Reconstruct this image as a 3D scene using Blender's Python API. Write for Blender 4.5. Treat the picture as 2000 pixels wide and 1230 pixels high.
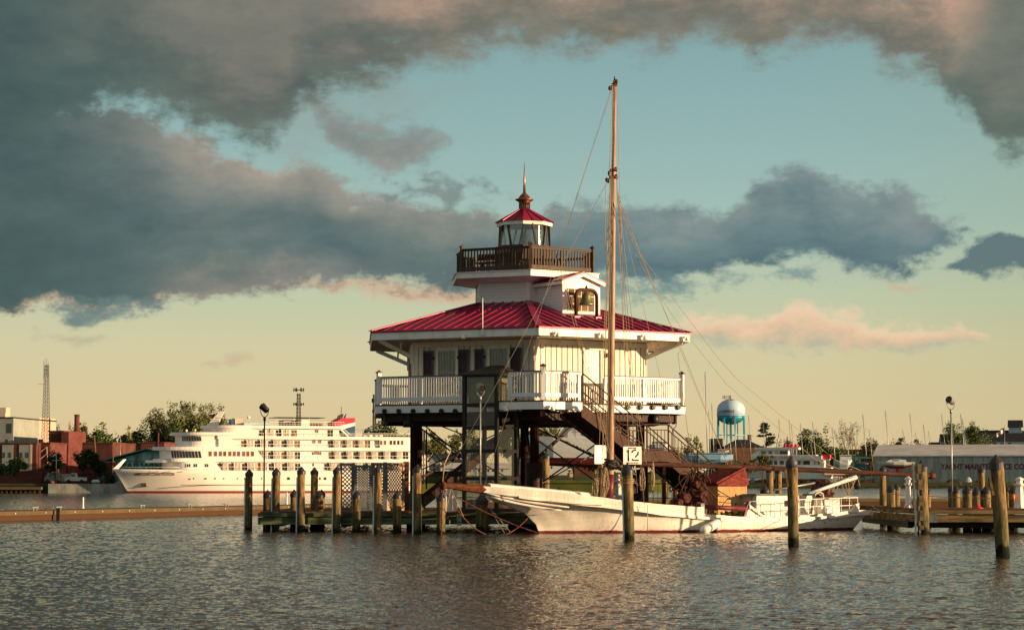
import bpy, bmesh, math, random
from mathutils import Vector, Matrix
R_ = math.radians
random.seed(7)
for o in list(bpy.data.objects): bpy.data.objects.remove(o)
scene = bpy.context.scene
col = scene.collection
# ------------------------------------------------------------------ camera
F = 4400.0            # focal length in photo pixels (photo 2000 x 1230)
EYE = 1.8
HZ = 941.0            # horizon row
PITCH = math.atan((HZ - 615) / F)
cam_d = bpy.data.cameras.new('camera'); cam = bpy.data.objects.new('camera', cam_d); col.objects.link(cam)
cam.location = (0, 0, EYE); cam.rotation_euler = (math.pi / 2 + PITCH, 0, 0)
cam_d.sensor_width = 36; cam_d.lens = 36 * F / 2000; cam_d.clip_start = 1; cam_d.clip_end = 9000
scene.camera = cam
scene.render.resolution_x = 1024; scene.render.resolution_y = 629
scene.view_settings.view_transform = 'Standard'; scene.view_settings.look = 'None'
scene.view_settings.gamma = 1; scene.view_settings.exposure = 0.75
CP, SP = math.cos(PITCH), math.sin(PITCH)
def at(px, py, d):
    """world point seen at photo pixel (px, py), at distance d along Y"""
    u = (px - 1000) / F; v = (615 - py) / F
    y = CP - v * SP; z = SP + v * CP
    return Vector((u / y * d, d, EYE + z / y * d))
def zat(py, d): return at(1000, py, d).z
def xat(px, py, d): return at(px, py, d).x
def s2l(c):
    c = c / 255.0
    return c / 12.92 if c <= .04045 else ((c + .055) / 1.055) ** 2.4
def rgb(r, g, b): return (s2l(r), s2l(g), s2l(b), 1)
# ------------------------------------------------------------------ sun
SUN_AZ = R_(75)       # from the direction back to the camera towards +x
SUN_EL = R_(8.5)
sd = Vector((math.sin(SUN_AZ) * math.cos(SUN_EL), -math.cos(SUN_AZ) * math.cos(SUN_EL), math.sin(SUN_EL)))
sl = bpy.data.lights.new('sun', 'SUN'); sl.energy = 5.0; sl.angle = R_(0.5); sl.color = (1.0, 0.67, 0.37)
so = bpy.data.objects.new('sun', sl); col.objects.link(so)
so.rotation_euler = sd.to_track_quat('Z', 'Y').to_euler()
# ------------------------------------------------------------------ node helpers
class NT:
    def __init__(s, nt): s.nt = nt; s.n = nt.nodes; s.l = nt.links
    def new(s, t, **k):
        n = s.n.new(t)
        for a, b in k.items(): setattr(n, a, b)
        return n
    def put(s, sock, v):
        if isinstance(v, bpy.types.NodeSocket): s.l.new(v, sock)
        elif v is not None: sock.default_value = v
    def m(s, op, a, b=None, c=None, clamp=False):
        n = s.new('ShaderNodeMath', operation=op, use_clamp=clamp)
        s.put(n.inputs[0], a)
        if b is not None: s.put(n.inputs[1], b)
        if c is not None: s.put(n.inputs[2], c)
        return n.outputs[0]
    def mix(s, f, a, b, t='MIX'):
        n = s.new('ShaderNodeMix', data_type='RGBA', blend_type=t)
        s.put(n.inputs[0], f); s.put(n.inputs[6], a); s.put(n.inputs[7], b)
        return n.outputs[2]
    def ramp(s, f, pts, interp='LINEAR'):
        n = s.new('ShaderNodeValToRGB'); cr = n.color_ramp; cr.interpolation = interp
        while len(cr.elements) < len(pts): cr.elements.new(0.5)
        for e, (p, c) in zip(cr.elements, pts):
            e.position = p; e.color = c if len(c) == 4 else (*c, 1)
        s.put(n.inputs[0], f); return n.outputs[0]
    def rng(s, v, a, b, c=0, d=1, smooth=False):
        n = s.new('ShaderNodeMapRange', interpolation_type='SMOOTHSTEP' if smooth else 'LINEAR')
        for i, x in enumerate((v, a, b, c, d)): s.put(n.inputs[i], x)
        return n.outputs[0]
    def noise(s, vec, scale, detail=4, rough=.55, dist=0):
        n = s.new('ShaderNodeTexNoise'); s.put(n.inputs['Vector'], vec)
        n.inputs['Scale'].default_value = scale; n.inputs['Detail'].default_value = detail
        n.inputs['Roughness'].default_value = rough; n.inputs['Distortion'].default_value = dist
        return n.outputs['Fac']
    def mapv(s, vec, sc=(1, 1, 1), rot=(0, 0, 0), loc=(0, 0, 0)):
        n = s.new('ShaderNodeMapping'); s.put(n.inputs[0], vec)
        n.inputs[1].default_value = loc; n.inputs[2].default_value = rot; n.inputs[3].default_value = sc
        return n.outputs[0]
    def curve(s, f, pts):
        n = s.new('ShaderNodeFloatCurve'); c = n.mapping.curves[0]
        n.mapping.use_clip = False
        pts = sorted(pts)
        c.points[0].location = pts[0]; c.points[1].location = pts[-1]
        for p in pts[1:-1]: c.points.new(*p)
        n.mapping.update(); s.put(n.inputs[1], f); return n.outputs[0]
# ------------------------------------------------------------------ world
w = bpy.data.worlds.new('World'); scene.world = w; w.use_nodes = True
w.node_tree.nodes.clear(); W = NT(w.node_tree)
tc = W.new('ShaderNodeTexCoord').outputs['Generated']
sx = W.new('ShaderNodeSeparateXYZ'); W.put(sx.inputs[0], tc)
az = W.m('ARCTAN2', sx.outputs[0], sx.outputs[1])
el = W.m('ARCSINE', sx.outputs[2])
PX = W.m('MULTIPLY_ADD', az, 4.4 / 2.0, 0.5)            # 0..1 across the photo
PY = W.m('MULTIPLY_ADD', el, -4.4, HZ / 1000)           # kilo-rows: 0 top of photo, .941 horizon
cmb = W.new('ShaderNodeCombineXYZ'); W.put(cmb.inputs[0], W.m('MULTIPLY', PX, 2.0)); W.put(cmb.inputs[1], PY)
P2 = cmb.outputs[0]
sky = W.new('ShaderNodeTexSky', sky_type='NISHITA', sun_disc=False)
sky.sun_elevation = SUN_EL; sky.sun_rotation = math.pi - SUN_AZ
# clear air by height
clear = W.ramp(W.rng(PY, -1.6, .941), [
    (0.0, rgb(86, 122, 132)), (.40, rgb(100, 138, 146)), (.66, rgb(132, 168, 170)), (.735, rgb(148, 181, 179)), (.80, rgb(164, 192, 182)),
    (.86, rgb(194, 202, 170)), (.895, rgb(211, 204, 164)), (.95, rgb(222, 201, 154)), (1.0, rgb(228, 195, 146))])
clear = W.mix(W.rng(PX, .72, 1.15, 0, .30, True), clear, rgb(150, 160, 122))
# domain warp and noises
wn = W.new('ShaderNodeTexNoise'); W.put(wn.inputs['Vector'], W.mapv(P2, (1, 1.7, 1)))
wn.inputs['Scale'].default_value = 5; wn.inputs['Detail'].default_value = 5; wn.inputs['Roughness'].default_value = .6
wsp = W.new('ShaderNodeSeparateXYZ'); W.put(wsp.inputs[0], wn.outputs['Color'])
CX = W.m('ADD', PX, W.m('MULTIPLY', W.m('SUBTRACT', wsp.outputs[0], .5), .045))
CYy = W.m('ADD', PY, W.m('MULTIPLY', W.m('SUBTRACT', wsp.outputs[1], .5), .10))
n_big = W.noise(W.mapv(P2, (1, 2.2, 1), loc=(3, 1, 0)), 3.2, 7, .58)
n_fine = W.noise(W.mapv(P2, (1, 1.5, 1), loc=(7, 2, 0)), 14, 7, .62)
n_wisp = W.noise(W.mapv(P2, (1, 1.6, 1), loc=(2, 8, 0)), 42, 6, .6)
edge = W.m('ADD', W.m('MULTIPLY', W.m('SUBTRACT', n_wisp, .5), .035), W.m('ADD', W.m('MULTIPLY', W.m('SUBTRACT', n_fine, .5), .12), W.m('MULTIPLY', W.m('SUBTRACT', n_big, .5), .05)))
def band(top, bot, soft=.016, e=1.0, xr=None, x_soft=.02):
    """cloud between two traced edges (photo px); returns cover and 0..1 height inside it"""
    t = W.curve(CX, [(x / 2000, y / 1000) for x, y in top]) if top else None
    b = W.curve(CX, [(x / 2000, y / 1000) for x, y in bot])
    db = W.m('SUBTRACT', b, CYy)
    c = W.m('MINIMUM', W.m('SUBTRACT', CYy, t), db) if top else db
    if xr:
        c = W.m('MINIMUM', c, W.m('MULTIPLY', W.m('SUBTRACT', CX, xr[0] / 2000), 1.2))
        c = W.m('MINIMUM', c, W.m('MULTIPLY', W.m('SUBTRACT', xr[1] / 2000, CX), 1.2))
    c = W.m('ADD', c, W.m('MULTIPLY', edge, e))
    a = W.rng(c, -soft, soft * 1.3, 0, 1, True)
    h = W.m('DIVIDE', W.m('SUBTRACT', CYy, t), W.m('MAXIMUM', W.m('SUBTRACT', b, t), .02), clamp=True) if top else None
    return a, h, c
tex = W.rng(n_big, .34, .68, 0, 1, True)
texf = W.rng(n_fine, .3, .7)
shade = W.rng(W.noise(W.mapv(P2, (1, 1.9, 1), (0, 0, .25), (4, 9, 0)), 6.5, 8, .62), .33, .67)
shc = W.mix(shade, (.80, .83, .86, 1), (1.22, 1.17, 1.13, 1))
air = clear
def lay(air, a, c, k=1.0): return W.mix(W.m('MULTIPLY', a, k) if k != 1 else a, air, c)
# thin veils round the big gap
a, h, c = band([(500, 120), (560, 130), (700, 150), (860, 170)], [(500, 330), (620, 300), (760, 250), (860, 200)], .05, 1.6, (500, 880))
air = lay(air, a, rgb(150, 160, 152), .45)
# peach layer low under the left mass
a, h, c = band([(-200, 570), (100, 575), (480, 530), (560, 530), (700, 545), (900, 560), (960, 565)],
               [(-200, 640), (100, 612), (230, 605), (480, 565), (560, 560), (700, 572), (900, 590), (960, 575)], .012, .45, (-300, 970))
air = lay(air, a, W.mix(texf, rgb(196, 170, 142), rgb(226, 180, 146)), .9)
# lower left mass stretching to the right
top2 = [(-1500, 120), (0, 215), (240, 228), (380, 280), (450, 312), (600, 330), (700, 370), (850, 400), (1000, 412), (1080, 396), (1200, 398), (1330, 402), (1440, 400), (1480, 362), (1560, 336), (1640, 362), (1750, 374), (1810, 402), (1880, 442), (1910, 462)]
bot2 = [(-1500, 640), (0, 618), (120, 606), (300, 598), (480, 588), (560, 566), (700, 556), (850, 572), (940, 560), (1050, 552), (1180, 548), (1300, 556), (1400, 540), (1500, 524), (1580, 512), (1660, 536), (1740, 540), (1810, 505), (1860, 470), (1910, 452)]
a, h, c = band(top2, bot2, .015, .85, (-2500, 1925))
hh = W.m('ADD', h, W.m('MULTIPLY', W.m('SUBTRACT', n_big, .5), 1.5), clamp=True)
lcol = W.ramp(hh, [(0, rgb(140, 142, 134)), (.3, rgb(120, 128, 124)), (.62, rgb(96, 113, 112)), (1, rgb(80, 104, 108))])
rcol = W.ramp(hh, [(0, rgb(132, 146, 144)), (.35, rgb(104, 128, 132)), (.75, rgb(86, 112, 120)), (1, rgb(90, 120, 126))])
bc = W.mix(W.rng(PX, .42, .62, 0, 1, True), lcol, rcol)
bc = W.mix(W.rng(PX, .26, .0, 0, .9, True), bc, rgb(58, 84, 85))
# warm lit heads near (330-450, 300-360)
bc = W.mix(W.m('MULTIPLY', W.rng(c, .10, .0, 0, 1, True), W.m('MULTIPLY', W.rng(PX, .13, .20, 0, 1, True), W.rng(PX, .42, .25, 0, .42, True))), bc, rgb(186, 164, 146))
air = lay(air, a, W.mix(1.0, bc, shc, 'MULTIPLY'))
# wisps under the right arm
a, h, c = band([(1120, 540), (1250, 550), (1500, 540), (1560, 530)], [(1120, 570), (1250, 590), (1300, 575), (1480, 558), (1560, 545)], .016, 1.1, (1100, 1560))
air = lay(air, a, rgb(110, 140, 142), .75)
# low blue bits bottom left
a, h, c = band([(90, 600), (150, 592), (230, 596), (300, 588)], [(90, 612), (150, 624), (230, 622), (300, 600)], .010, .6, (80, 320))
air = lay(air, a, rgb(104, 128, 128), .9)
# detached grey cloud in the gap and the one below it
a, h, c = band([(620, 205), (700, 236), (760, 250), (820, 250), (860, 280)], [(620, 232), (680, 300), (750, 334), (820, 336), (860, 308)], .026, 1.1, (610, 862))
air = lay(air, a, W.mix(texf, rgb(112, 124, 122), rgb(152, 148, 140)), .92)
a, h, c = band([(780, 362), (850, 352), (890, 345), (930, 334), (985, 352)], [(780, 385), (850, 392), (872, 424), (910, 384), (985, 370)], .014, .9, (775, 985))
air = lay(air, a, rgb(122, 134, 130), .85)
a, h, c = band([(85, 648), (150, 645), (215, 647)], [(85, 658), (150, 662), (215, 655)], .010, .5, (80, 220))
air = lay(air, a, rgb(178, 172, 142), .6)
a, h, c = band([(400, 712), (500, 712)], [(400, 718), (500, 718)], .008, .4, (400, 500))
air = lay(air, a, rgb(200, 180, 146), .6)
# upper mass: left dark bank and the warm band over the top of the picture
bot1 = [(-1500, 330), (0, 330), (150, 250), (240, 212), (310, 236), (370, 260), (430, 276), (500, 296), (545, 252), (590, 192), (680, 170), (780, 142), (900, 122), (1000, 92), (1110, 104), (1200, 102), (1300, 114), (1400, 88), (1500, 124), (1600, 92), (1690, 98), (1750, 146), (1820, 150), (1870, 218), (1910, 248), (1945, 335), (2000, 318), (2100, 300), (3000, 60), (6000, 0)]
a, h, c = band(None, bot1, .034, 1.25)
up = W.m('ADD', W.rng(c, .0, .16, 0, 1), W.m('MULTIPLY', W.m('SUBTRACT', n_big, .5), 1.1), clamp=True)
ucol = W.ramp(up, [(0, rgb(128, 130, 120)), (.35, rgb(116, 114, 102)), (.65, rgb(142, 128, 112)), (1, rgb(186, 154, 132))])
ucol2 = W.ramp(up, [(0, rgb(98, 112, 104)), (.5, rgb(92, 100, 94)), (1, rgb(120, 118, 108))])
ucol = W.mix(W.rng(PX, .30, .45, 0, 1, True), ucol2, ucol)
ucol = W.mix(W.rng(W.m('ADD', PX, W.m('MULTIPLY', W.m('SUBTRACT', PY, .1), .3)), .90, .97, 0, .85, True), ucol, rgb(92, 108, 100))
ucol = W.mix(W.rng(PX, .24, .0, 0, .9, True), ucol, rgb(62, 86, 84))
# higher than the frame: broken grey-brown overcast, brighter gaps
highc = W.mix(W.rng(n_big, .42, .66, 0, 1, True), rgb(76, 78, 70), rgb(192, 154, 120))
ucol = W.mix(W.rng(PY, -.05, -.5, 0, 1, True), ucol, highc)
gap = W.rng(W.noise(W.mapv(P2, (1, 1.6, 1), loc=(11, 5, 0)), 1.6, 5, .6), .60, .68, 0, 1, True)
a = W.m('MULTIPLY', a, W.m('SUBTRACT', 1, W.m('MULTIPLY', gap, W.rng(PY, -.25, -.6, 0, .85, True))))
air = lay(air, a, W.mix(1.0, ucol, shc, 'MULTIPLY'))
# right dark fragment
a, h, c = band([(1840, 522), (1900, 484), (1950, 470), (2010, 474), (2300, 500)], [(1840, 528), (1900, 545), (1960, 548), (2010, 550), (2300, 540)], .009, .6, (1835, 2500))
air = lay(air, a, rgb(88, 112, 118), .95)
# peach cumulus low on the right, small pink streak
a, h, c = band([(1320, 634), (1400, 622), (1480, 630), (1550, 611), (1620, 624), (1700, 630), (1800, 644), (1910, 662)], [(1320, 640), (1400, 662), (1500, 676), (1700, 684), (1850, 684), (1910, 672)], .011, .55, (1310, 1915))
air = lay(air, a, W.ramp(W.m('ADD', h, W.m('MULTIPLY', W.m('SUBTRACT', n_fine, .5), 1.6), clamp=True), [(0, rgb(246, 212, 178)), (.5, rgb(230, 194, 160)), (1, rgb(186, 184, 158))]), .95)
a, h, c = band([(1740, 568), (1815, 570)], [(1740, 576), (1815, 578)], .008, .25, (1735, 1820))
air = lay(air, a, rgb(212, 176, 146), .8)
# warm glow round the sun side of the sky (behind and right of the camera)
glow = W.new('ShaderNodeVectorMath', operation='DOT_PRODUCT'); W.put(glow.inputs[0], tc); glow.inputs[1].default_value = sd
air = W.mix(W.rng(glow.outputs['Value'], .55, 1.0, 0, .8, True), air, (1.1, .75, .45, 1))
air = W.mix(W.rng(sx.outputs[1], .15, -.35, 0, .6, True), air, rgb(150, 164, 164))
tot = W.mix(1.0, W.mix(1.0, air, (9.2, 9.2, 9.2, 1), 'MULTIPLY'), W.mix(1.0, sky.outputs[0], (.08, .08, .08, 1), 'MULTIPLY'), 'ADD')
bgn = W.new('ShaderNodeBackground'); W.put(bgn.inputs[0], tot); bgn.inputs[1].default_value = 0.061
wo = W.new('ShaderNodeOutputWorld'); W.l.new(bgn.outputs[0], wo.inputs[0])
# ------------------------------------------------------------------ materials
MT = {}
def mat(name, c, rough=.6, var=.18, scale=6, bump=0, metal=0, stretch=(1, 1, 1), c2=None, spec=.4, detail=5, sharp=False, thr=(.35, .65), bdist=.02):
    m = bpy.data.materials.new(name); m.use_nodes = True; n = NT(m.node_tree); n.n.clear()
    p = n.new('ShaderNodeBsdfPrincipled'); o = n.new('ShaderNodeOutputMaterial'); n.l.new(p.outputs[0], o.inputs[0])
    pos = n.new('ShaderNodeNewGeometry').outputs['Position']
    v = n.mapv(pos, stretch)
    f = n.noise(v, scale, detail, .62)
    f = n.rng(f, thr[0], thr[1], 0, 1, not sharp)
    c = (*c, 1) if len(c) == 3 else c
    if c2 is None: c2 = tuple(x * (1 - var) for x in c[:3])
    c1 = tuple(min(1, x * (1 + var * .5)) for x in c[:3]) + (1,)
    c2 = (*c2[:3], 1)
    n.put(p.inputs['Base Color'], n.mix(f, c2, c1))
    p.inputs['Roughness'].default_value = rough; p.inputs['Metallic'].default_value = metal
    p.inputs['Specular IOR Level'].default_value = spec * (.3 if rough >= .75 else 1)
    if bump:
        b = n.new('ShaderNodeBump'); b.inputs['Strength'].default_value = bump; b.inputs['Distance'].default_value = bdist
        n.put(b.inputs['Height'], n.noise(v, scale * 2.2, 6, .65)); n.l.new(b.outputs[0], p.inputs['Normal'])
    MT[name] = m; m['n'] = 1
    return m
def nodes(m): return NT(m.node_tree)
mat('white_paint', (.80, .78, .72), .45, .16, 2.2, .05, stretch=(1, 1, .35), thr=(.25, .6))
mat('white_gloss', (.82, .80, .76), .35, .06, 1.2)
mat('rail_white', (.78, .79, .78), .4, .05, 2)
mat('cream_wall', (.74, .71, .60), .55, .12, 2.2, .05, stretch=(1, 1, .3))
mat('batten', (.38, .31, .20), .7, .2, 4)
mat('soffit', (.62, .55, .42), .7, .15, 3)
mat('crimson_roof', (.28, .008, .062), .42, .35, 1.1, metal=.15, c2=(.20, .012, .050), thr=(.3, .75))
mat('crimson_cap', (.34, .014, .080), .34, .12, 1.6, metal=.15)
mat('maroon', (.13, .016, .022), .5, .3, 5, .1)
mat('red_bright', (.62, .03, .07), .45, .15, 3)
mat('shutter_frame', (.055, .07, .085), .5, .2, 4)
mat('shutter_panel', (.035, .008, .014), .5, .3, 5)
mat('dark_metal', (.020, .018, .018), .45, .3, 6, metal=.4)
mat('galv', (.36, .38, .38), .42, .2, 7, metal=.55)
mat('brown_steel', (.058, .025, .016), .65, .25, 5, .08, spec=.2)
mat('rust_steel', (.040, .013, .010), .6, .55, 3.5, .25, c2=(.014, .007, .006), spec=.25)
mat('rust', (.11, .040, .024), .85, .5, 9, .5, c2=(.07, .022, .012))
mat('gallery_wood', (.062, .036, .021), .65, .4, 8, .15, stretch=(1, 1, .5))
mat('watch_wall', (.055, .035, .024), .6, .3, 5, .1)
mat('copper', (.25, .11, .075), .42, .3, 5, .05, metal=.7)
mat('brass', (.36, .27, .20), .4, .3, 5, metal=.8)
mat('bell_bronze', (.16, .17, .07), .45, .35, 4, .05, metal=.5)
mat('pier_deck', (.13, .075, .048), .8, .45, 3, .3, stretch=(1, .3, 1))
mat('green_timber', (.10, .125, .065), .85, .45, 3, .35, stretch=(.35, 1, 2), c2=(.035, .045, .026))
mat('tan_timber', (.23, .165, .08), .85, .4, 3, .35, stretch=(.3, 1, 2), c2=(.10, .075, .035))
mat('lattice_grey', (.16, .19, .19), .8, .3, 6, .1)
mat('lattice_sunlit', (.44, .30, .19), .8, .3, 6, .1)  # paler lattice copy, sunlight on the turned panel put into the colour
mat('plywood', (.48, .33, .17), .75, .3, 5, .15, stretch=(6, 6, .6), c2=(.40, .22, .08))
mat('red_wood', (.19, .042, .036), .8, .45, 4, .3, stretch=(1, 1, 3), c2=(.12, .02, .018))
mat('spar', (.058, .026, .017), .8, .5, 4, .2, stretch=(.5, .5, 3), c2=(.035, .016, .010))
mat('mast_wood', (.33, .225, .145), .55, .45, 3, .15, stretch=(3, 3, .35), c2=(.22, .12, .07))
mat('rope', (.42, .31, .19), .85, .3, 20)
mat('wire', (.22, .19, .17), .6, .2, 10)
mat('rust_chain', (.17, .062, .05), .8, .4, 14, .3)
mat('fender', (.80, .78, .72), .35, .05, 3)
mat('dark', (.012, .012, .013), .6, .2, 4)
mat('concrete', (.30, .31, .27), .85, .35, .5, .2, stretch=(1, 1, .3), c2=(.16, .17, .15))
mat('concrete_dock', (.095, .072, .038), .85, .5, 1.2, .3, c2=(.10, .07, .04))
mat('dock_rust', (.058, .028, .014), .85, .5, .9, .3, c2=(.07, .04, .025))
mat('brick', (.14, .050, .046), .85, .3, .35, stretch=(1, 1, 2.5), c2=(.12, .035, .03))
mat('brick_dark', (.12, .05, .042), .85, .3, .4, c2=(.09, .035, .03))
mat('block_grey', (.30, .33, .30), .8, .12, .4)
mat('stucco_tan', (.60, .46, .33), .8, .12, .5)
mat('stucco_pale', (.56, .44, .36), .8, .15, .5)
mat('teal_roof', (.03, .26, .21), .5, .2, .6)
mat('teal_wall', (.26, .40, .38), .8, .55, .5, stretch=(1.5, 1, .5), c2=(.11, .24, .24))
mat('teal_dark', (.02, .12, .13), .8, .3, 1)
mat('metal_roof', (.62, .62, .63), .45, .18, .18, stretch=(1, 2, 1), metal=.2)
mat('metal_wall', (.36, .39, .36), .6, .25, .35, stretch=(3, 1, .35), c2=(.24, .27, .245))
mat('sign_red', (.15, .018, .022), .6, .2, 2)
mat('asphalt_roof', (.035, .036, .042), .85, .2, .6)
mat('brown_wall', (.17, .09, .055), .8, .25, .6)
mat('house_white', (.50, .54, .54), .7, .08, .6)
mat('house_grey', (.30, .31, .29), .7, .12, .6)
mat('lawn', (.062, .066, .014), .9, .35, .12, c2=(.034, .05, .012))
mat('earth', (.075, .065, .04), .9, .3, .3)
mat('bark', (.10, .075, .05), .9, .35, 1.5)
mat('bark_dark', (.05, .035, .028), .9, .35, 1.5)
mat('leaf_spring', (.14, .145, .040), .7, .4, .5, c2=(.075, .085, .022))
mat('leaf_green', (.085, .13, .028), .7, .4, .4, c2=(.04, .07, .016))
mat('leaf_dark', (.035, .055, .020), .75, .35, .5)
mat('leaf_olive', (.13, .125, .035), .75, .4, .5, c2=(.07, .075, .02))
mat('leaf_pale', (.24, .23, .09), .75, .3, .5)
mat('tank_blue', (.46, .63, .78), .35, .1, .15)
mat('tank_teal', (.03, .34, .48), .4, .15, .15)
mat('hull_white', (.86, .82, .76), .35, .10, .25, .03)
mat('ship_grey', (.42, .38, .34), .5, .15, .8)
mat('ship_shade_blue', (.40, .50, .55), .4, .1, .8)
mat('boot_red', (.36, .035, .035), .5, .3, 1.5)
mat('navy', (.02, .085, .17), .45, .2, .8)
mat('blue_tarp', (.22, .42, .60), .6, .15, .8)
mat('teal_tarp', (.01, .10, .13), .6, .2, 1)
mat('curtain', (.60, .46, .24), .8, .35, .9)
mat('text_black', (.02, .018, .015), .6, .1, 2)
mat('text_gold', (.20, .13, .06), .5, .1, 2)
mat('orange', (.85, .20, .03), .4, .1, 4)
mat('flag_blue', (.02, .03, .12), .7, .1, 4)
mat('lime', (.25, .75, .10), .5, .1, 4)
mat('van_white', (.6, .62, .62), .35, .05, 1)
mat('moss', (.10, .13, .03), .9, .5, 12, .6, c2=(.16, .06, .02))
mat('marine_net', (.10, .035, .028), .9, .6, 9, .5, c2=(.02, .01, .01))
mat('flaked', (.80, .76, .68), .6, .1, 5)
# glass: dark, glossy
def glass(name, c, rough=.06, spec=.6):
    m = mat(name, c, rough, .3, .9, spec=spec); return m
glass('window_dark', (.030, .030, .032)); glass('window_warm', (.16, .10, .045)); glass('window_green', (.075, .115, .095), .12, .9)
glass('window_mauve', (.20, .10, .10), .15)
def pane_mat(name, tint, refl=.25):
    m = bpy.data.materials.new(name); m.use_nodes = True; n = NT(m.node_tree); n.n.clear()
    o = n.new('ShaderNodeOutputMaterial'); t = n.new('ShaderNodeBsdfTransparent'); t.inputs[0].default_value = (*tint, 1)
    g = n.new('ShaderNodeBsdfGlossy'); g.inputs['Roughness'].default_value = .03; g.inputs[0].default_value = (.9, .9, .9, 1)
    fr = n.new('ShaderNodeLayerWeight'); fr.inputs[0].default_value = .5
    mx = n.new('ShaderNodeMixShader'); n.put(mx.inputs[0], n.m('ADD', n.m('MULTIPLY', n.m('POWER', fr.outputs['Facing'], 4.0), .6), .05 + refl, clamp=True))
    n.l.new(t.outputs[0], mx.inputs[1]); n.l.new(g.outputs[0], mx.inputs[2]); n.l.new(mx.outputs[0], o.inputs[0])
    MT[name] = m
pane_mat('clear_pane', (.62, .68, .64), .12); pane_mat('smoke_pane', (.86, .83, .72), .0)
mat('olive_panel', (.15, .15, .11), .5, .1, 2)
# timber piles: bleached top, streaky grain, green weed and a dark wet foot by the water
def pile_mat(name, c_lo, c_hi):
    m = mat(name, c_hi, .85, .3, 5, .7, stretch=(2.2, 2.2, .35), c2=c_lo, bdist=.03)
    n = nodes(m); p = [x for x in n.n if x.type == 'BSDF_PRINCIPLED'][0]
    src = p.inputs['Base Color'].links[0].from_socket
    geo = n.new('ShaderNodeNewGeometry'); sp = n.new('ShaderNodeSeparateXYZ'); n.l.new(geo.outputs['Position'], sp.inputs[0])
    nz = n.noise(geo.outputs['Position'], 3.5, 5, .6)
    h = n.m('ADD', sp.outputs[2], n.m('MULTIPLY', n.m('SUBTRACT', nz, .5), 1.3))
    crack = n.rng(n.noise(n.mapv(geo.outputs['Position'], (9, 9, .8)), 3.0, 3, .5), .30, .42, 0, 1)
    c = n.mix(crack, (.035, .022, .014, 1), src)
    c = n.mix(n.rng(h, 1.3, .1, 0, .75), c, (.045, .075, .035, 1))
    c = n.mix(n.rng(h, .28, .08, 0, 1), c, (.012, .014, .010, 1))
    n.put(p.inputs['Base Color'], c)
pile_mat('pile_wood', (.085, .065, .030), (.30, .185, .085)); pile_mat('pile_light', (.10, .078, .034), (.29, .195, .095))
mat('pile_cap', (.030, .034, .040), .38, .2, 6); mat('pile_cap_grey', (.075, .08, .09), .5, .25, 5); mat('strip_white', (.62, .68, .68), .5, .1, 4)
# skipjack hull: old white paint, flaking along the seams aft and rust stains, red boot top below the line
def boat_mat():
    m = mat('skipjack_paint', (.82, .78, .70), .5, .1, 2.5, .12, stretch=(.4, .4, 3)); n = nodes(m)
    p = [x for x in n.n if x.type == 'BSDF_PRINCIPLED'][0]; src = p.inputs['Base Color'].links[0].from_socket
    geo = n.new('ShaderNodeNewGeometry'); sp = n.new('ShaderNodeSeparateXYZ'); n.l.new(geo.outputs['Position'], sp.inputs[0])
    fl = n.rng(n.noise(n.mapv(geo.outputs['Position'], (1.2, 1.2, 5)), 4.2, 6, .7), .58, .63, 0, 1)
    fl2 = n.m('MULTIPLY', fl, n.rng(sp.outputs[0], 4.5, 11.5, .05, 1))
    c = n.mix(fl2, src, (.20, .10, .055, 1))
    st = n.rng(n.noise(n.mapv(geo.outputs['Position'], (6, 6, .7)), 2.0, 4, .6), .52, .78, 0, .6)
    c = n.mix(st, c, (.50, .36, .20, 1))
    h = n.m('ADD', sp.outputs[2], n.m('MULTIPLY', n.m('SUBTRACT', n.noise(geo.outputs['Position'], 3, 4, .6), .5), .10))
    c = n.mix(n.rng(h, .105, .085, 0, 1), c, (.17, .018, .022, 1))
    n.put(p.inputs['Base Color'], c)
boat_mat()
# cruise ship hull: white with a red boot top at the waterline
def ship_mat():
    m = mat('ship_hull', (.86, .81, .73), .35, .08, .15); n = nodes(m)
    p = [x for x in n.n if x.type == 'BSDF_PRINCIPLED'][0]; src = p.inputs['Base Color'].links[0].from_socket
    geo = n.new('ShaderNodeNewGeometry'); sp = n.new('ShaderNodeSeparateXYZ'); n.l.new(geo.outputs['Position'], sp.inputs[0])
    n.put(p.inputs['Base Color'], n.mix(n.rng(sp.outputs[2], .36, .34, 0, 1), src, (.24, .03, .035, 1)))
ship_mat()
# clapboard: horizontal board shadow lines put into the base colour
def board_mat():
    m = mat('clapboard', (.76, .74, .70), .5, .06, 3); n = nodes(m); p = [x for x in n.n if x.type == 'BSDF_PRINCIPLED'][0]
    geo = n.new('ShaderNodeNewGeometry'); sp = n.new('ShaderNodeSeparateXYZ'); n.l.new(geo.outputs['Position'], sp.inputs[0])
    f = n.m('FRACT', n.m('DIVIDE', sp.outputs[2], .125))
    g = n.rng(f, .0, .12, 0, 1)
    n.put(p.inputs['Base Color'], n.mix(g, (.36, .35, .33, 1), (.77, .75, .71, 1)))
board_mat()
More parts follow.
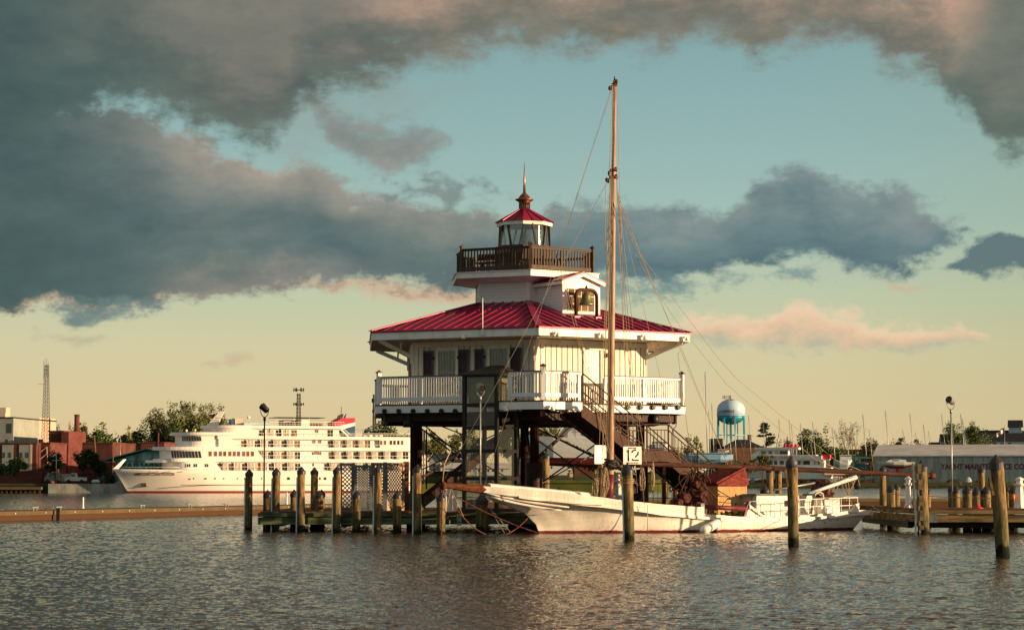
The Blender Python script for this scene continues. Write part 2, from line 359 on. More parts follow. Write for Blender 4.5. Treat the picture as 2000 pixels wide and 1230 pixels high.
# ------------------------------------------------------------------ water
def water():
    m = bpy.data.materials.new('water'); m.use_nodes = True; n = NT(m.node_tree); n.n.clear(); MT['water'] = m
    o = n.new('ShaderNodeOutputMaterial'); p = n.new('ShaderNodeBsdfPrincipled'); n.l.new(p.outputs[0], o.inputs[0])
    p.inputs['Base Color'].default_value = (.030, .028, .020, 1); p.inputs['Roughness'].default_value = .07; p.inputs['IOR'].default_value = 1.33
    p.inputs['Specular IOR Level'].default_value = .5
    pos = n.new('ShaderNodeNewGeometry').outputs['Position']
    mid = n.noise(n.mapv(pos, (.6, 1.1, 1), (0, 0, -.2)), 3.0, 4, .6, .4)
    fine = n.noise(n.mapv(pos, (.75, 1, 1), (0, 0, .3)), 11, 3, .65, .3)
    h = n.m('ADD', n.m('MULTIPLY', mid, .045), n.m('MULTIPLY', fine, .022))
    b = n.new('ShaderNodeBump'); b.inputs['Distance'].default_value = 1.0; b.inputs['Strength'].default_value = .7; n.put(b.inputs['Height'], h)
    n.l.new(b.outputs[0], p.inputs['Normal'])
water()
# ------------------------------------------------------------------ mesh collector
WO = {}
def V3(*a): return Vector(a)
class MB:
    def __init__(s): s.v = []; s.f = []; s.sm = []
    def add(s, vs, fs, smooth=False):
        b = len(s.v); s.v += [tuple(x) for x in vs]; s.f += [tuple(b + i for i in f) for f in fs]; s.sm += [smooth] * len(fs); return s
    def obox(s, c, ax, ay, az):
        c = Vector(c); vs = [c + ax * i + ay * j + az * k for k in (-1, 1) for j in (-1, 1) for i in (-1, 1)]
        return s.add(vs, [(0, 2, 3, 1), (4, 5, 7, 6), (0, 1, 5, 4), (2, 6, 7, 3), (0, 4, 6, 2), (1, 3, 7, 5)])
    def box(s, cx, cy, cz, lx, ly, lz, rz=0):
        a = Vector((math.cos(rz), math.sin(rz), 0)); b = Vector((-math.sin(rz), math.cos(rz), 0))
        return s.obox((cx, cy, cz), a * lx / 2, b * ly / 2, Vector((0, 0, lz / 2)))
    def beam(s, p, q, w, h=None, up=None):
        p, q = Vector(p), Vector(q); d = q - p; L = d.length
        if L < 1e-6: return s
        d /= L; up = Vector(up) if up else Vector((0, 0, 1))
        if abs(d.dot(up)) > .98: up = Vector((0, 1, 0))
        x = d.cross(up).normalized(); y = x.cross(d).normalized(); h = h or w
        return s.obox((p + q) / 2, d * L / 2, x * w / 2, y * h / 2)
    def tube(s, pts, r, n=6, cap=True, smooth=True):
        pts = [Vector(p) for p in pts]; N = len(pts); rr = r if isinstance(r, (list, tuple)) else [r] * N
        ref = None; vs = []
        for i, p in enumerate(pts):
            t = (pts[min(i + 1, N - 1)] - pts[max(i - 1, 0)])
            t = t.normalized() if t.length > 1e-9 else Vector((0, 0, 1))
            if ref is None: ref = Vector((1, 0, 0)) if abs(t.x) < .9 else Vector((0, 1, 0))
            x = (ref - t * ref.dot(t)).normalized(); y = t.cross(x); ref = x
            for k in range(n):
                a = 2 * math.pi * k / n; vs.append(p + (x * math.cos(a) + y * math.sin(a)) * rr[i])
        fs = [(i * n + k, i * n + (k + 1) % n, (i + 1) * n + (k + 1) % n, (i + 1) * n + k) for i in range(N - 1) for k in range(n)]
        s.add(vs, fs, smooth)
        if cap: s.add([], []); b = len(s.v) - len(vs); s.f += [tuple(b + k for k in reversed(range(n))), tuple(b + (N - 1) * n + k for k in range(n))]; s.sm += [False, False]
        return s
    def lathe(s, c, prof, n=16, smooth=True, a0=0, sc=(1, 1)):
        c = Vector(c); vs = []
        for r, z in prof:
            for k in range(n):
                a = a0 + 2 * math.pi * k / n; vs.append(c + Vector((r * math.cos(a) * sc[0], r * math.sin(a) * sc[1], z)))
        N = len(prof); fs = [(i * n + k, i * n + (k + 1) % n, (i + 1) * n + (k + 1) % n, (i + 1) * n + k) for i in range(N - 1) for k in range(n)]
        fs2 = [tuple(reversed(range(n))), tuple((N - 1) * n + k for k in range(n))]
        b = len(s.v); s.add(vs, fs, smooth); s.f += [tuple(b + i for i in f) for f in fs2]; s.sm += [False, False]
        return s
    def prism(s, poly, z0, z1):
        n = len(poly); vs = [(x, y, z0) for x, y in poly] + [(x, y, z1) for x, y in poly]
        return s.add(vs, [tuple(reversed(range(n))), tuple(range(n, 2 * n))] + [(i, (i + 1) % n, n + (i + 1) % n, n + i) for i in range(n)])
    def slab(s, poly3, off):
        """polygon in space given a thickness along vector off"""
        n = len(poly3); off = Vector(off); vs = [Vector(p) for p in poly3] + [Vector(p) + off for p in poly3]
        return s.add(vs, [tuple(reversed(range(n))), tuple(range(n, 2 * n))] + [(i, (i + 1) % n, n + (i + 1) % n, n + i) for i in range(n)])
    def loft(s, secs, closed=False, smooth=True, cap=True):
        n = len(secs[0]); vs = [p for q in secs for p in q]; m = n if closed else n - 1
        fs = [(i * n + k, i * n + (k + 1) % n, (i + 1) * n + (k + 1) % n, (i + 1) * n + k) for i in range(len(secs) - 1) for k in range(m)]
        b = len(s.v); s.add(vs, fs, smooth)
        if cap: s.f += [tuple(b + k for k in reversed(range(n))), tuple(b + (len(secs) - 1) * n + k for k in range(n))]; s.sm += [False, False]
        return s
    def build(s, name, m, parent=None, origin=None):
        if parent is not None: origin = WO[parent]
        if origin is None:
            if s.v:
                origin = Vector((sum(v[0] for v in s.v) / len(s.v), sum(v[1] for v in s.v) / len(s.v), min(v[2] for v in s.v)))
            else: origin = Vector((0, 0, 0))
        origin = Vector(origin)
        me = bpy.data.meshes.new(name)
        me.from_pydata([(v[0] - origin[0], v[1] - origin[1], v[2] - origin[2]) for v in s.v], [], s.f)
        me.polygons.foreach_set('use_smooth', s.sm); me.update()
        me.materials.append(MT[m] if isinstance(m, str) else m)
        bm = bmesh.new(); bm.from_mesh(me); bmesh.ops.recalc_face_normals(bm, faces=bm.faces); bm.to_mesh(me); bm.free()
        o = bpy.data.objects.new(name, me); col.objects.link(o)
        if parent is not None: o.parent = parent
        else: o.location = origin
        WO[o] = origin
        return o
def tag(o, label, cat, group=None):
    o['label'] = label; o['category'] = cat
    if group: o['group'] = group
    return o
def thing(name, label, cat, loc=(0, 0, 0), group=None):
    o = bpy.data.objects.new(name, None); col.objects.link(o); o.location = loc; WO[o] = Vector(loc); o.empty_display_size = .3
    return tag(o, label, cat, group)
def struct(o): o['kind'] = 'structure'; return o
def stuff(o): o['kind'] = 'stuff'; return o
def copy_tree(o, label=None, parent=None, loc=None, rz=None):
    c = o.copy(); col.objects.link(c)
    if parent is not None: c.parent = parent
    if label: c['label'] = label
    if loc is not None: c.location = loc
    if rz is not None: c.rotation_euler = (0, 0, rz)
    for ch in [x for x in bpy.data.objects if x.parent == o]: copy_tree(ch, parent=c)
    return c
class VP:
    """a vertical plane through point o along direction d: photo pixels hit it at (u, z)"""
    def __init__(s, o, d):
        s.o = Vector((o[0], o[1], 0)); s.d = Vector((d[0], d[1], 0)).normalized(); s.n = Vector((s.d.y, -s.d.x, 0))
        if s.n.y > 0: s.n = -s.n
    def hit(s, px, py):
        r = at(px, py, 1.0) - Vector((0, 0, EYE)); c = Vector((0, 0, EYE))
        t = (s.o - c).dot(s.n) / r.dot(s.n); p = c + r * t
        return (p - s.o).dot(s.d), p.z
    def pt(s, u, z, off=0): return Vector((s.o.x, s.o.y, 0)) + s.d * u + s.n * off + Vector((0, 0, z))
    def pix(s, px, py, off=0):
        u, z = s.hit(px, py); return s.pt(u, z, off)
    def quad(s, mb, x0, y0, x1, y1, off=0, th=.05):
        """box whose front face covers the pixel rectangle"""
        u0, z1 = s.hit(x0, y0); u1, z0 = s.hit(x1, y1)
        return s.bx(mb, u0, u1, z0, z1, off, th)
    def bx(s, mb, u0, u1, z0, z1, off=0, th=.05):
        c = s.pt((u0 + u1) / 2, (z0 + z1) / 2, off - th / 2)
        return mb.obox(c, s.d * abs(u1 - u0) / 2, s.n * th / 2, Vector((0, 0, abs(z1 - z0) / 2)))
def text_mesh(name, body, m, vp, u, z, h, off, parent, width=None, th=.01, bold=.0, space=1.0, font=None):
    cu = bpy.data.curves.new(name + '_c', 'FONT'); cu.body = body; cu.size = 1; cu.extrude = .5; cu.offset = bold; cu.space_character = space
    to = bpy.data.objects.new('tmp', cu); col.objects.link(to); bpy.context.view_layer.update()
    dg = bpy.context.evaluated_depsgraph_get(); me = bpy.data.meshes.new_from_object(to.evaluated_get(dg))
    bpy.data.objects.remove(to)
    xs = [v.co.x for v in me.vertices]; ys = [v.co.y for v in me.vertices]
    x0, x1, y0, y1 = min(xs), max(xs), min(ys), max(ys); k = h / (y1 - y0); kx = (width / (x1 - x0)) if width else k
    og = WO[parent]
    for v in me.vertices:
        p = vp.pt(u + (v.co.x - x0) * kx, z + (v.co.y - y0) * k, off + v.co.z * th); v.co = p - og
    me.materials.clear(); me.materials.append(MT[m]); me.update()
    o = bpy.data.objects.new(name, me); col.objects.link(o); o.parent = parent; WO[o] = og
    return o
# ------------------------------------------------------------------ water: real wavelets near the camera, flat sheet beyond
import numpy as np
def make_water():
    rs = np.random.RandomState(5); y0, y1, step = 22.0, 400.0, .0027
    ny = int(math.log(y1 / y0) / step); ys = y0 * np.exp(np.arange(ny) * step); nx = 1000; ts = np.linspace(-.30, .30, nx)
    Y, T = np.meshgrid(ys, ts, indexing='ij'); X = T * Y; Z = np.zeros_like(X)
    for i in range(84):
        lam = .07 * (6.0 ** (rs.rand() ** 1.5)); k = 2 * np.pi / lam; th = rs.normal(-.15, .5)
        kx, ky = k * math.sin(th), k * math.cos(th); ph = rs.rand() * 6.28
        q = kx * X + ky * Y + ph + .8 * np.sin(.21 * X + .13 * Y + i) + .6 * np.sin(.5 * Y - .37 * X + 2 * i)
        Z += .030 / k * (np.sin(q) + .22 * np.cos(2 * q)) * (WAVE * (.75 + .5 * np.sin(.045 * X + .06 * Y + i * .9)))
    Z *= np.clip((y1 - Y) / 120, 0, 1)
    v = np.stack([X, Y, Z], -1).reshape(-1, 3)
    idx = np.arange(ny * nx).reshape(ny, nx); f = np.stack([idx[:-1, :-1], idx[:-1, 1:], idx[1:, 1:], idx[1:, :-1]], -1).reshape(-1, 4)
    n0 = len(v); far = np.array([(-1500, -200, -.16), (1700, -200, -.16), (1700, 3000, -.16), (-1500, 3000, -.16)], float)
    v = np.concatenate([v, far]); f = np.concatenate([f, [[n0, n0 + 1, n0 + 2, n0 + 3]]])
    me = bpy.data.meshes.new('water'); me.vertices.add(len(v)); me.vertices.foreach_set('co', v.ravel().astype(np.float32))
    me.loops.add(f.size); me.loops.foreach_set('vertex_index', f.ravel().astype(np.int32))
    me.polygons.add(len(f)); me.polygons.foreach_set('loop_start', np.arange(0, f.size, 4, dtype=np.int32))
    me.polygons.foreach_set('use_smooth', np.ones(len(f), bool)); me.update(calc_edges=True); me.materials.append(MT['water'])
    o = bpy.data.objects.new('water', me); col.objects.link(o); struct(o)
WAVE = 1.3
make_water()
# ------------------------------------------------------------------ lighthouse
LCX, LCY = .5, 90.0
PHI = R_(4)
def hx(R, k, ph=PHI, c=None):
    a = ph + k * math.pi / 3; return ((LCX + R * math.sin(a)), (LCY - R * math.cos(a)))
def hexpoly(R, ph=PHI): return [hx(R, k, ph) for k in range(6)]
def fplane(R, k):
    """face between corners k and k+1, u to the right seen from outside"""
    a, b = hx(R, k), hx(R, k + 1); v = VP(a, (b[0] - a[0], b[1] - a[1]))
    m_ = PHI + (k + .5) * math.pi / 3; v.n = Vector((math.sin(m_), -math.cos(m_), 0)); return v, math.dist(a, b)
Z_DECK = 4.74; Z_EAVE = 7.53; Z_FAS = 7.20; R_E = 7.11; R_D = 2.16; Z_D = 8.84
LH = thing('lighthouse', 'white hexagonal cottage lighthouse with crimson metal roof standing on steel legs over the pier', 'lighthouse', (LCX, LCY, 0))
mb = MB(); rw = 5.24
for k in range(6):
    v, L = fplane(rw, k); v.bx(mb, 0, L, Z_DECK + .005, 7.19, 0, .12)
mb.build('cottage_wall', 'cream_wall', LH)
mb = MB()
for k in range(6):
    v, L = fplane(rw, k); n = 21
    for i in range(1, n):
        u = L * i / n; v.bx(mb, u - .014, u + .014, Z_DECK + .01, 7.0, .018, .03)
mb.build('batten', 'batten', LH)
mb = MB()
for k in range(6):
    v, L = fplane(rw, k); v.bx(mb, -.02, L + .02, 7.0, 7.19, .035, .05); v.bx(mb, -.04, .10, Z_DECK + .01, 7.0, .03, .045); v.bx(mb, L - .10, L + .04, Z_DECK + .01, 7.0, .032, .045)
mb.build('wall_trim', 'cream_wall', LH)
# main roof
mb = MB(); r0 = hexpoly(R_E + .03); r1 = hexpoly(R_D - .3)
zt = Z_D + .30 * .3
vs = [(x, y, Z_EAVE) for x, y in r0] + [(x, y, zt) for x, y in r1] + [(x, y, Z_EAVE - .05) for x, y in r0]
mb.add(vs, [(k, (k + 1) % 6, 6 + (k + 1) % 6, 6 + k) for k in range(6)] + [(k, 12 + k, 12 + (k + 1) % 6, (k + 1) % 6) for k in range(6)] + [tuple(range(12, 18))])
roof = mb.build('roof', 'crimson_roof', LH)
mb = MB()
def roof_z(x, y):
    """height of the main roof above a plan point"""
    best = 0
    for k in range(6):
        a = PHI + (k + .5) * math.pi / 3; best = max(best, (x - LCX) * math.sin(a) - (y - LCY) * math.cos(a))
    ri, ro = R_D * .866, R_E * .866; return Z_EAVE + (ro - best) / (ro - ri) * (Z_D - Z_EAVE)
DR = None
for k in range(6):
    v, L = fplane(R_E, k); ap = R_E * .866; mid = L / 2
    nrm = v.n; n = 17
    for i in range(-n // 2 + 1, n // 2 + 1):
        u = mid + i * .425
        if abs(u - mid) > L / 2 - .12: continue
        r_in = max(R_D * .866, abs(u - mid) / math.tan(R_(30)))
        p = v.pt(u, 0, .02); q = v.pt(u, 0, -(ap - r_in))
        if k == 0 and abs((u - mid)) < .95: q = v.pt(u, 0, -(ap - 4.1)) if r_in < 4.1 else q
        p.z = Z_EAVE + .02; q.z = roof_z(q.x, q.y) + .02
        if (p - q).length > .15: mb.beam(p, q, .028, .055)
mb.build('standing_seam', 'crimson_roof', roof)
mb = MB()
for k in range(6):
    a, b = hx(R_E + .04, k), hx(R_D, k); mb.beam((*a, Z_EAVE + .035), (*b, Z_D + .035), .26, .03)
mb.build('hip_cap', 'crimson_cap', roof)
mb = MB()
for k in range(6):
    v, L = fplane(R_E - .02, k); v.bx(mb, -.01, L + .01, Z_FAS, Z_EAVE - .055, 0, .05)
mb.build('fascia', 'white_paint', LH)
mb = MB(); mb.prism(hexpoly(R_E - .1), Z_FAS + .015, Z_FAS + .05); mb.build('soffit', 'soffit', LH)
for k in range(6):
    mb = MB(); a, b = hx(rw + .02, k), hx(R_E - .35, k); mb.beam((*a, 6.60), (*b, Z_FAS + .0), .10, .15); mb.beam((*hx(rw + .05, k), 6.35), (*hx(rw + .05, k), 7.1), .10, .10)
    c = [hx(rw + .55, k), hx(rw + .95, k)]; mb.beam((*c[0], 6.80), (*hx(rw + .52, k), 7.16), .07, .07)
    mb.build('eave_bracket', 'white_paint', LH)
# windows in the left face (corner -1 .. 0), seen in the photo
vl, Ll = fplane(rw, -1)
def window(x0, x1, y0):
    u0, z1 = vl.hit(x0, y0); u1, _ = vl.hit(x1, y0); z0 = z1 - 1.62
    mb = MB()
    vl.bx(mb, u0 - .11, u0, z0 - .08, z1 + .14, .06, .06); vl.bx(mb, u1, u1 + .11, z0 - .08, z1 + .14, .06, .06)
    vl.bx(mb, u0, u1, z1, z1 + .14, .06, .06); vl.bx(mb, u0 - .16, u1 + .16, z0 - .14, z0 - .02, .10, .10)
    f = mb.build('window', 'cream_wall', LH)
    mb = MB(); vl.bx(mb, u0, u1, z0, z1, .012, .01); mb.build('pane', 'window_green', f)
    mb = MB(); zm = (z0 + z1) / 2 + .0
    for i in (1, 2): vl.bx(mb, u0 + (u1 - u0) * i / 3 - .012, u0 + (u1 - u0) * i / 3 + .012, z0, z1, .025, .012)
    for zz in (z0 + .4, zm, z1 - .40): vl.bx(mb, u0, u1, zz - .012, zz + .012, .027, .012)
    vl.bx(mb, u0, u1, zm - .03, zm + .03, .03, .014); mb.build('muntin', 'window_mauve' if 0 else 'house_grey', f)
window(857, 891, 686); window(957.5, 992, 681)
for i, (x0, x1, y0) in enumerate([(829, 848, 685.5), (897, 917, 683), (929, 947.5, 682), (998.5, 1020, 679)]):
    u0, z1 = vl.hit(x0, y0); u1, _ = vl.hit(x1, y0); z0 = z1 - 1.78; mb = MB()
    for a, b, c, d in ((u0, u0 + .055, z0, z1), (u1 - .055, u1, z0, z1), (u0 + .055, u1 - .055, z1 - .09, z1), (u0 + .055, u1 - .055, z0, z0 + .09), (u0 + .055, u1 - .055, z0 + .78, z0 + .87)): vl.bx(mb, a, b, c, d, .12, .05)
    s = mb.build('shutter', 'shutter_frame', LH)
    mb = MB(); vl.bx(mb, u0 + .055, u1 - .055, z0 + .09, z1 - .09, .09, .03)
    for j in range(20):
        z = z0 + .13 + j * .08; vl.bx(mb, u0 + .07, u1 - .07, z, z + .03, .10, .012)
    mb.build('louvre', 'shutter_panel', s)
    mb = MB(); ue = u1 if i % 2 == 0 else u0
    for z in (z0 + .35, z1 - .3): vl.bx(mb, ue - .03, ue + .05, z - .05, z + .05, .14, .06)
    mb.build('hinge', 'dark_metal', s)
# door in the right face
vr, Lr = fplane(rw, 0)
u0, z1 = vr.hit(1144, 686); u1, _ = vr.hit(1171.5, 686)
mb = MB(); vr.bx(mb, u0 - .14, u0, Z_DECK + .01, z1 + .05, .06, .06); vr.bx(mb, u1, u1 + .14, Z_DECK + .01, z1 + .05, .06, .06); vr.bx(mb, u0 - .2, u1 + .2, z1 + .05, z1 + .24, .075, .07)
df = mb.build('door_frame', 'cream_wall', LH)
mb = MB(); vr.bx(mb, u0, u1, Z_DECK + .01, z1 + .05, .012, .01)
for i in range(3):
    for j in range(4): vr.bx(mb, u0 + .10 + i * (u1 - u0 - .2) / 3 + .02, u0 + .10 + (i + 1) * (u1 - u0 - .2) / 3 - .02, z1 - .12 - j * .36 - .32, z1 - .12 - j * .36, .028, .015)
mb.build('door', 'white_paint', df)
def wall_lamp(v, px, py):
    mb = MB(); p = v.pix(px, py, .12); mb.beam(v.pix(px, py, .0), p + Vector((0, 0, .06)), .05, .05); mb.lathe(p, [(.10, -.10), (.10, -.02), (.04, .06)], 10); mb.build('wall_lamp', 'dark_metal', LH)
wall_lamp(vr, 1187, 692); wall_lamp(vr, 1147.5, 796)
# small white floodlights on the fascia and the deck skirt
def small_light(v, px, py, off=.02, name='floodlight'):
    mb = MB(); p = v.pix(px, py, off + .08); mb.obox(p, v.d * .06, v.n * .06, Vector((0, 0, .05)))
    mb.lathe(p + v.d * .05 + v.n * .06 - Vector((0, 0, .14)), [(.085, 0), (.08, .07), (.04, .16)], 10); mb.build(name, 'white_paint', LH)
ve0, _ = fplane(R_E, 0); ve1, _ = fplane(R_E, -1)
for x, y in ((1083, 650.5), (1170, 652.5), (1253, 656), (1335, 659)): small_light(ve0, x, y)
small_light(ve1, 906, 655)
mb = MB(); p = ve1.pix(944, 649, .06); mb.tube([p, p + Vector((0, 0, 1.28))], [.022, .015], 6); mb.obox(p, ve1.d * .06, ve1.n * .05, Vector((0, 0, .09))); mb.build('antenna_rod', 'white_paint', LH)
# ---- upper drum, gallery, watch room, lantern
mb = MB()
for k in range(6):
    v, L = fplane(R_D, k); v.bx(mb, 0, L, Z_D - .35, 9.79, 0, .1)
mb.build('upper_wall', 'clapboard', LH)
mb = MB()
for k in range(6):
    v, L = fplane(R_D, k); v.bx(mb, -.02, .08, Z_D - .2, 9.74, .03, .04); v.bx(mb, L - .08, L + .02, Z_D - .2, 9.74, .032, .04); v.bx(mb, -.03, L + .03, Z_D - .06, Z_D + .03, .05, .06)
mb.build('corner_board', 'white_paint', LH)
Z_G = 10.0
mb = MB(); mb.prism(hexpoly(3.24), Z_G - .24, Z_G - .03); mb.prism(hexpoly(3.30), Z_G - .028, Z_G)
mb.add([(x, y, 9.6) for x, y in hexpoly(R_D + .06)] + [(x, y, Z_G - .242) for x, y in hexpoly(3.1)], [(k, (k + 1) % 6, 6 + (k + 1) % 6, 6 + k) for k in range(6)])
mb.build('gallery_deck', 'white_paint', LH)
def railing(R, z0, top, mat_n, cap_m, name, bal_w, gap, post_w, post_h, capsize, spans=None, bot=.12, thick=.05, bot_h=.11):
    for k in range(6):
        v, L = fplane(R, k)
        for (ua, ub) in (spans.get(k) if spans and k in spans else [(0, L)]):
            if ub - ua < .2: continue
            mb = MB()
            v.bx(mb, ua, ub, top - .085, top - .02, .02, thick)
            v.bx(mb, ua, ub, z0 + bot, z0 + bot + bot_h, .015, thick)
            n = max(1, int((ub - ua) / gap))
            for i in range(1, n):
                u = ua + (ub - ua) * i / n; v.bx(mb, u - bal_w / 2, u + bal_w / 2, z0 + bot - .05, top - .085, -.012, bal_w)
            for u in ([ua, ub] if spans and k in spans else [])+[(ua + ub) / 2]: v.bx(mb, u - post_w * .35, u + post_w * .35, z0 + .01, top - .09, .03, post_w * .7)
            r = mb.build(name, mat_n, LH)
            mb = MB(); v.bx(mb, ua, ub, top - .018, top + .015, .05, thick + .07); mb.build('cap_rail', cap_m, r)
        p = v.pt(0, 0)
    for k in range(6):
        mb = MB(); x, y = hx(R, k); mb.box(x, y, (z0 + post_h) / 2 + .005, post_w, post_w, post_h - z0 - .01, PHI + (k) * math.pi / 3); pp = mb.build('corner_post', mat_n, LH)
        mb = MB(); mb.box(x, y, post_h + .03, post_w + .05, post_w + .05, .05, PHI + k * math.pi / 3); mb.lathe((x, y, post_h + .055), [(capsize, 0), (.02, .06)], 4, False, PHI + math.pi / 4 + k * math.pi / 3); mb.build('post_cap', cap_m, pp)
railing(2.98, Z_G, 10.93, 'gallery_wood', 'gallery_wood', 'gallery_railing', .045, .135, .11, 11.0, .07, bot=.06, bot_h=.15)
mb = MB(); mb.lathe((LCX, LCY, 0), [(1.13, Z_G), (1.13, 11.12), (1.17, 11.12), (1.17, 11.20)], 8, False, R_(-93)); mb.build('watch_room_wall', 'watch_wall', LH)
zg0, zg1 = zat(482, 90), zat(437.5, 89.4)
lant = MB().lathe((LCX, LCY, 0), [(1.0, zg0 - .1), (.97, zg1)], 24, True, 0)
lant = lant.build('lantern_glass', 'clear_pane', LH)
# open ended: remove the caps so the glass is a shell
bm = bmesh.new(); bm.from_mesh(lant.data); bmesh.ops.delete(bm, geom=[f for f in bm.faces if len(f.verts) > 4], context='FACES'); bm.to_mesh(lant.data); bm.free()
mb = MB()
for k in range(6):
    for sgn in (-1, 1):
        c = R_(8 + 60 * k); a1 = c + sgn * R_(10); a0 = c + sgn * R_(21)
        p = (LCX + 1.02 * math.sin(a0), LCY - 1.02 * math.cos(a0), zg0 - .1); q = (LCX + 1.0 * math.sin(a1), LCY - 1.0 * math.cos(a1), zg1); mb.beam(p, q, .075, .06)
mb.build('astragal', 'watch_wall', LH)
mb = MB(); mb.lathe((LCX, LCY, 0), [(1.0, zg1 - .03), (1.05, zg1)], 24); mb.build('lantern_sill', 'watch_wall', LH)
mb = MB(); mb.lathe((LCX, LCY, 0), [(.16, 11.15), (.2, 11.3), (.13, 11.38), (.19, 11.5), (.12, 11.58), (.15, 11.68), (.05, 11.85)], 14); mb.build('lens', 'window_green', LH)
zf0, zf1, zr = zat(437.5, 89), zat(430.5, 89), zat(412, 90)
def octp(r): return [(LCX + r * math.sin(R_(-3 + 45 * i)), LCY - r * math.cos(R_(-3 + 45 * i))) for i in range(8)]
mb = MB(); mb.prism(octp(1.12), zf0, zf1 - .002); mb.build('lantern_fascia', 'white_paint', LH)
mb = MB(); a = octp(1.18); b = octp(.22); mb.add([(x, y, zf1) for x, y in a] + [(x, y, zr + .03) for x, y in b], [(k, (k + 1) % 8, 8 + (k + 1) % 8, 8 + k) for k in range(8)] + [tuple(reversed(range(8))), tuple(range(8, 16))])
lr = mb.build('lantern_roof', 'crimson_roof', LH)
mb = MB()
for i in range(8):
    mb.beam((*a[i], zf1 + .02), (*b[i], zr + .05), .06, .04)
    m0 = ((a[i][0] + a[(i + 1) % 8][0]) / 2, (a[i][1] + a[(i + 1) % 8][1]) / 2); m1 = ((b[i][0] + b[(i + 1) % 8][0]) / 2, (b[i][1] + b[(i + 1) % 8][1]) / 2); mb.beam((*m0, zf1 + .01), (*m1, zr + .03), .03, .04)
mb.build('roof_rib', 'crimson_cap', lr)
mb = MB(); z1, z2, z3, z4 = zat(412, 90), zat(394, 90), zat(390, 90), zat(376, 90); zt = zat(316, 90)
mb.lathe((LCX, LCY, 0), [(.235, z1 - .03), (.235, z1 + .02), (.205, z1 + .03), (.205, z2 - .04), (.24, z2 - .03), (.25, z2)], 20)
for i in range(20):
    t = i * math.pi / 10; mb.beam((LCX + .215 * math.cos(t), LCY + .215 * math.sin(t), z1 + .04), (LCX + .215 * math.cos(t), LCY + .215 * math.sin(t), z2 - .05), .025, .025)
vt = mb.build('roof_vent', 'copper', LH)
mb = MB(); mb.lathe((LCX, LCY, 0), [(.25, z2), (.37, z3 - .03), (.37, z3 + .01), (.24, z3 + .05), (.20, z3 + .14), (.10, z4 - .06), (.055, z4)], 20); mb.build('vent_cap', 'copper', vt)
mb = MB(); mb.lathe((LCX, LCY, 0), [(.055, z4), (.04, z4 + .5), (.006, zt)], 10); mb.build('finial', 'brass', vt)
# ---- dormer with the bell in front of it
vd = VP((LCX + 3.70 * math.sin(PHI + R_(30)), LCY - 3.70 * math.cos(PHI + R_(30))), (math.cos(PHI + R_(30)), math.sin(PHI + R_(30))))
uc, zr_ = vd.hit(1135.5, 537); ul, zb = vd.hit(1099, 612); ur, _ = vd.hit(1172, 612); _, ze = vd.hit(1099, 548)
hw = (ur - ul) / 2; uc = (ul + ur) / 2; zp = ze + .30; zb = 7.95
mb = MB(); front = [vd.pt(ul, zb), vd.pt(ur, zb), vd.pt(ur, ze), vd.pt(uc, zp), vd.pt(ul, ze)]
mb.slab(front, vd.n * -.1); mb.build('dormer_front', 'white_paint', LH)
mb = MB()
for u in (ul + .03, ur - .03):
    mb.slab([vd.pt(u, zb - .0, -.1), vd.pt(u, ze, -.1), vd.pt(u, ze, -2.0), vd.pt(u, zb + .2, -2.0)], vd.d * (.05 if u < uc else -.05))
mb.build('dormer_side', 'clapboard', LH)
mb = MB()
for sg in (-1, 1):
    e = uc + sg * (hw + .13); ez = ze - .02
    mb.slab([vd.pt(uc, zp + .03, .16), vd.pt(e, ez, .16), vd.pt(e, ez, -2.0), vd.pt(uc, zp + .03, -2.0)], (0, 0, .05))
dro = mb.build('dormer_roof', 'crimson_roof', LH)
mb = MB()
for sg in (-1, 1):
    e = uc + sg * (hw + .13); mb.beam(vd.pt(uc, zp - .04, .15), vd.pt(e, ze - .09, .15), .03, .12, vd.n.cross(vd.d)); mb.beam(vd.pt(e, ze - .085, .15), vd.pt(e, ze - .085, -1.9), .03, .12)
mb.build('bargeboard', 'white_paint', dro)
wu0, wz1 = vd.hit(1109, 563); wu1, wz0 = vd.hit(1160, 609.5)
mb = MB(); vd.bx(mb, wu0, wu1, wz0, wz1, .012, .02); mb.build('dormer_window', 'window_warm', LH)
mb = MB()
for i in range(5): u = wu0 + (wu1 - wu0) * i / 4; vd.bx(mb, u - .012, u + .012, wz0, wz1, .028, .014)
for i in range(4): z = wz0 + (wz1 - wz0) * i / 3; vd.bx(mb, wu0, wu1, z - .012, z + .012, .030, .014)
mb.build('dormer_muntin', 'cream_wall', LH)
vb = VP(vd.pt(0, 0, .62), vd.d)
b0, bt = vb.hit(1124.8, 565); b1, _ = vb.hit(1165.5, 565); bw = b1 - b0; zbase = roof_z(*vb.pt(b0, 0)[:2]) - .02; rr = bw * .27
pts = [vb.pt(b0, zbase), vb.pt(b0, bt - rr)]
for i in range(1, 7):
    t = math.pi / 2 * i / 6; pts.append(vb.pt(b0 + rr - rr * math.cos(t), bt - rr + rr * math.sin(t)))
for i in range(0, 7):
    t = math.pi / 2 * (1 - i / 6); pts.append(vb.pt(b1 - rr + rr * math.cos(t), bt - rr + rr * math.sin(t)))
pts.append(vb.pt(b1, zbase))
bfm = MB().tube(pts, .072, 12).build('bell_frame', 'copper', LH)
bfm.data.materials[0] = MT['brown_steel']
mb = MB(); bc = vb.pt((b0 + b1) / 2, 0); _, zt1 = vb.hit(1144, 571); _, zt0 = vb.hit(1144, 596)
H = zt1 - zt0; mb.lathe((bc.x, bc.y, zt0), [(.30, 0), (.315, .02), (.27, .08), (.215, H * .35), (.185, H * .7), (.17, H * .88), (.11, H), (.03, H + .02), (.03, H + .10)], 24); bell = mb.build('bell', 'bell_bronze', LH)
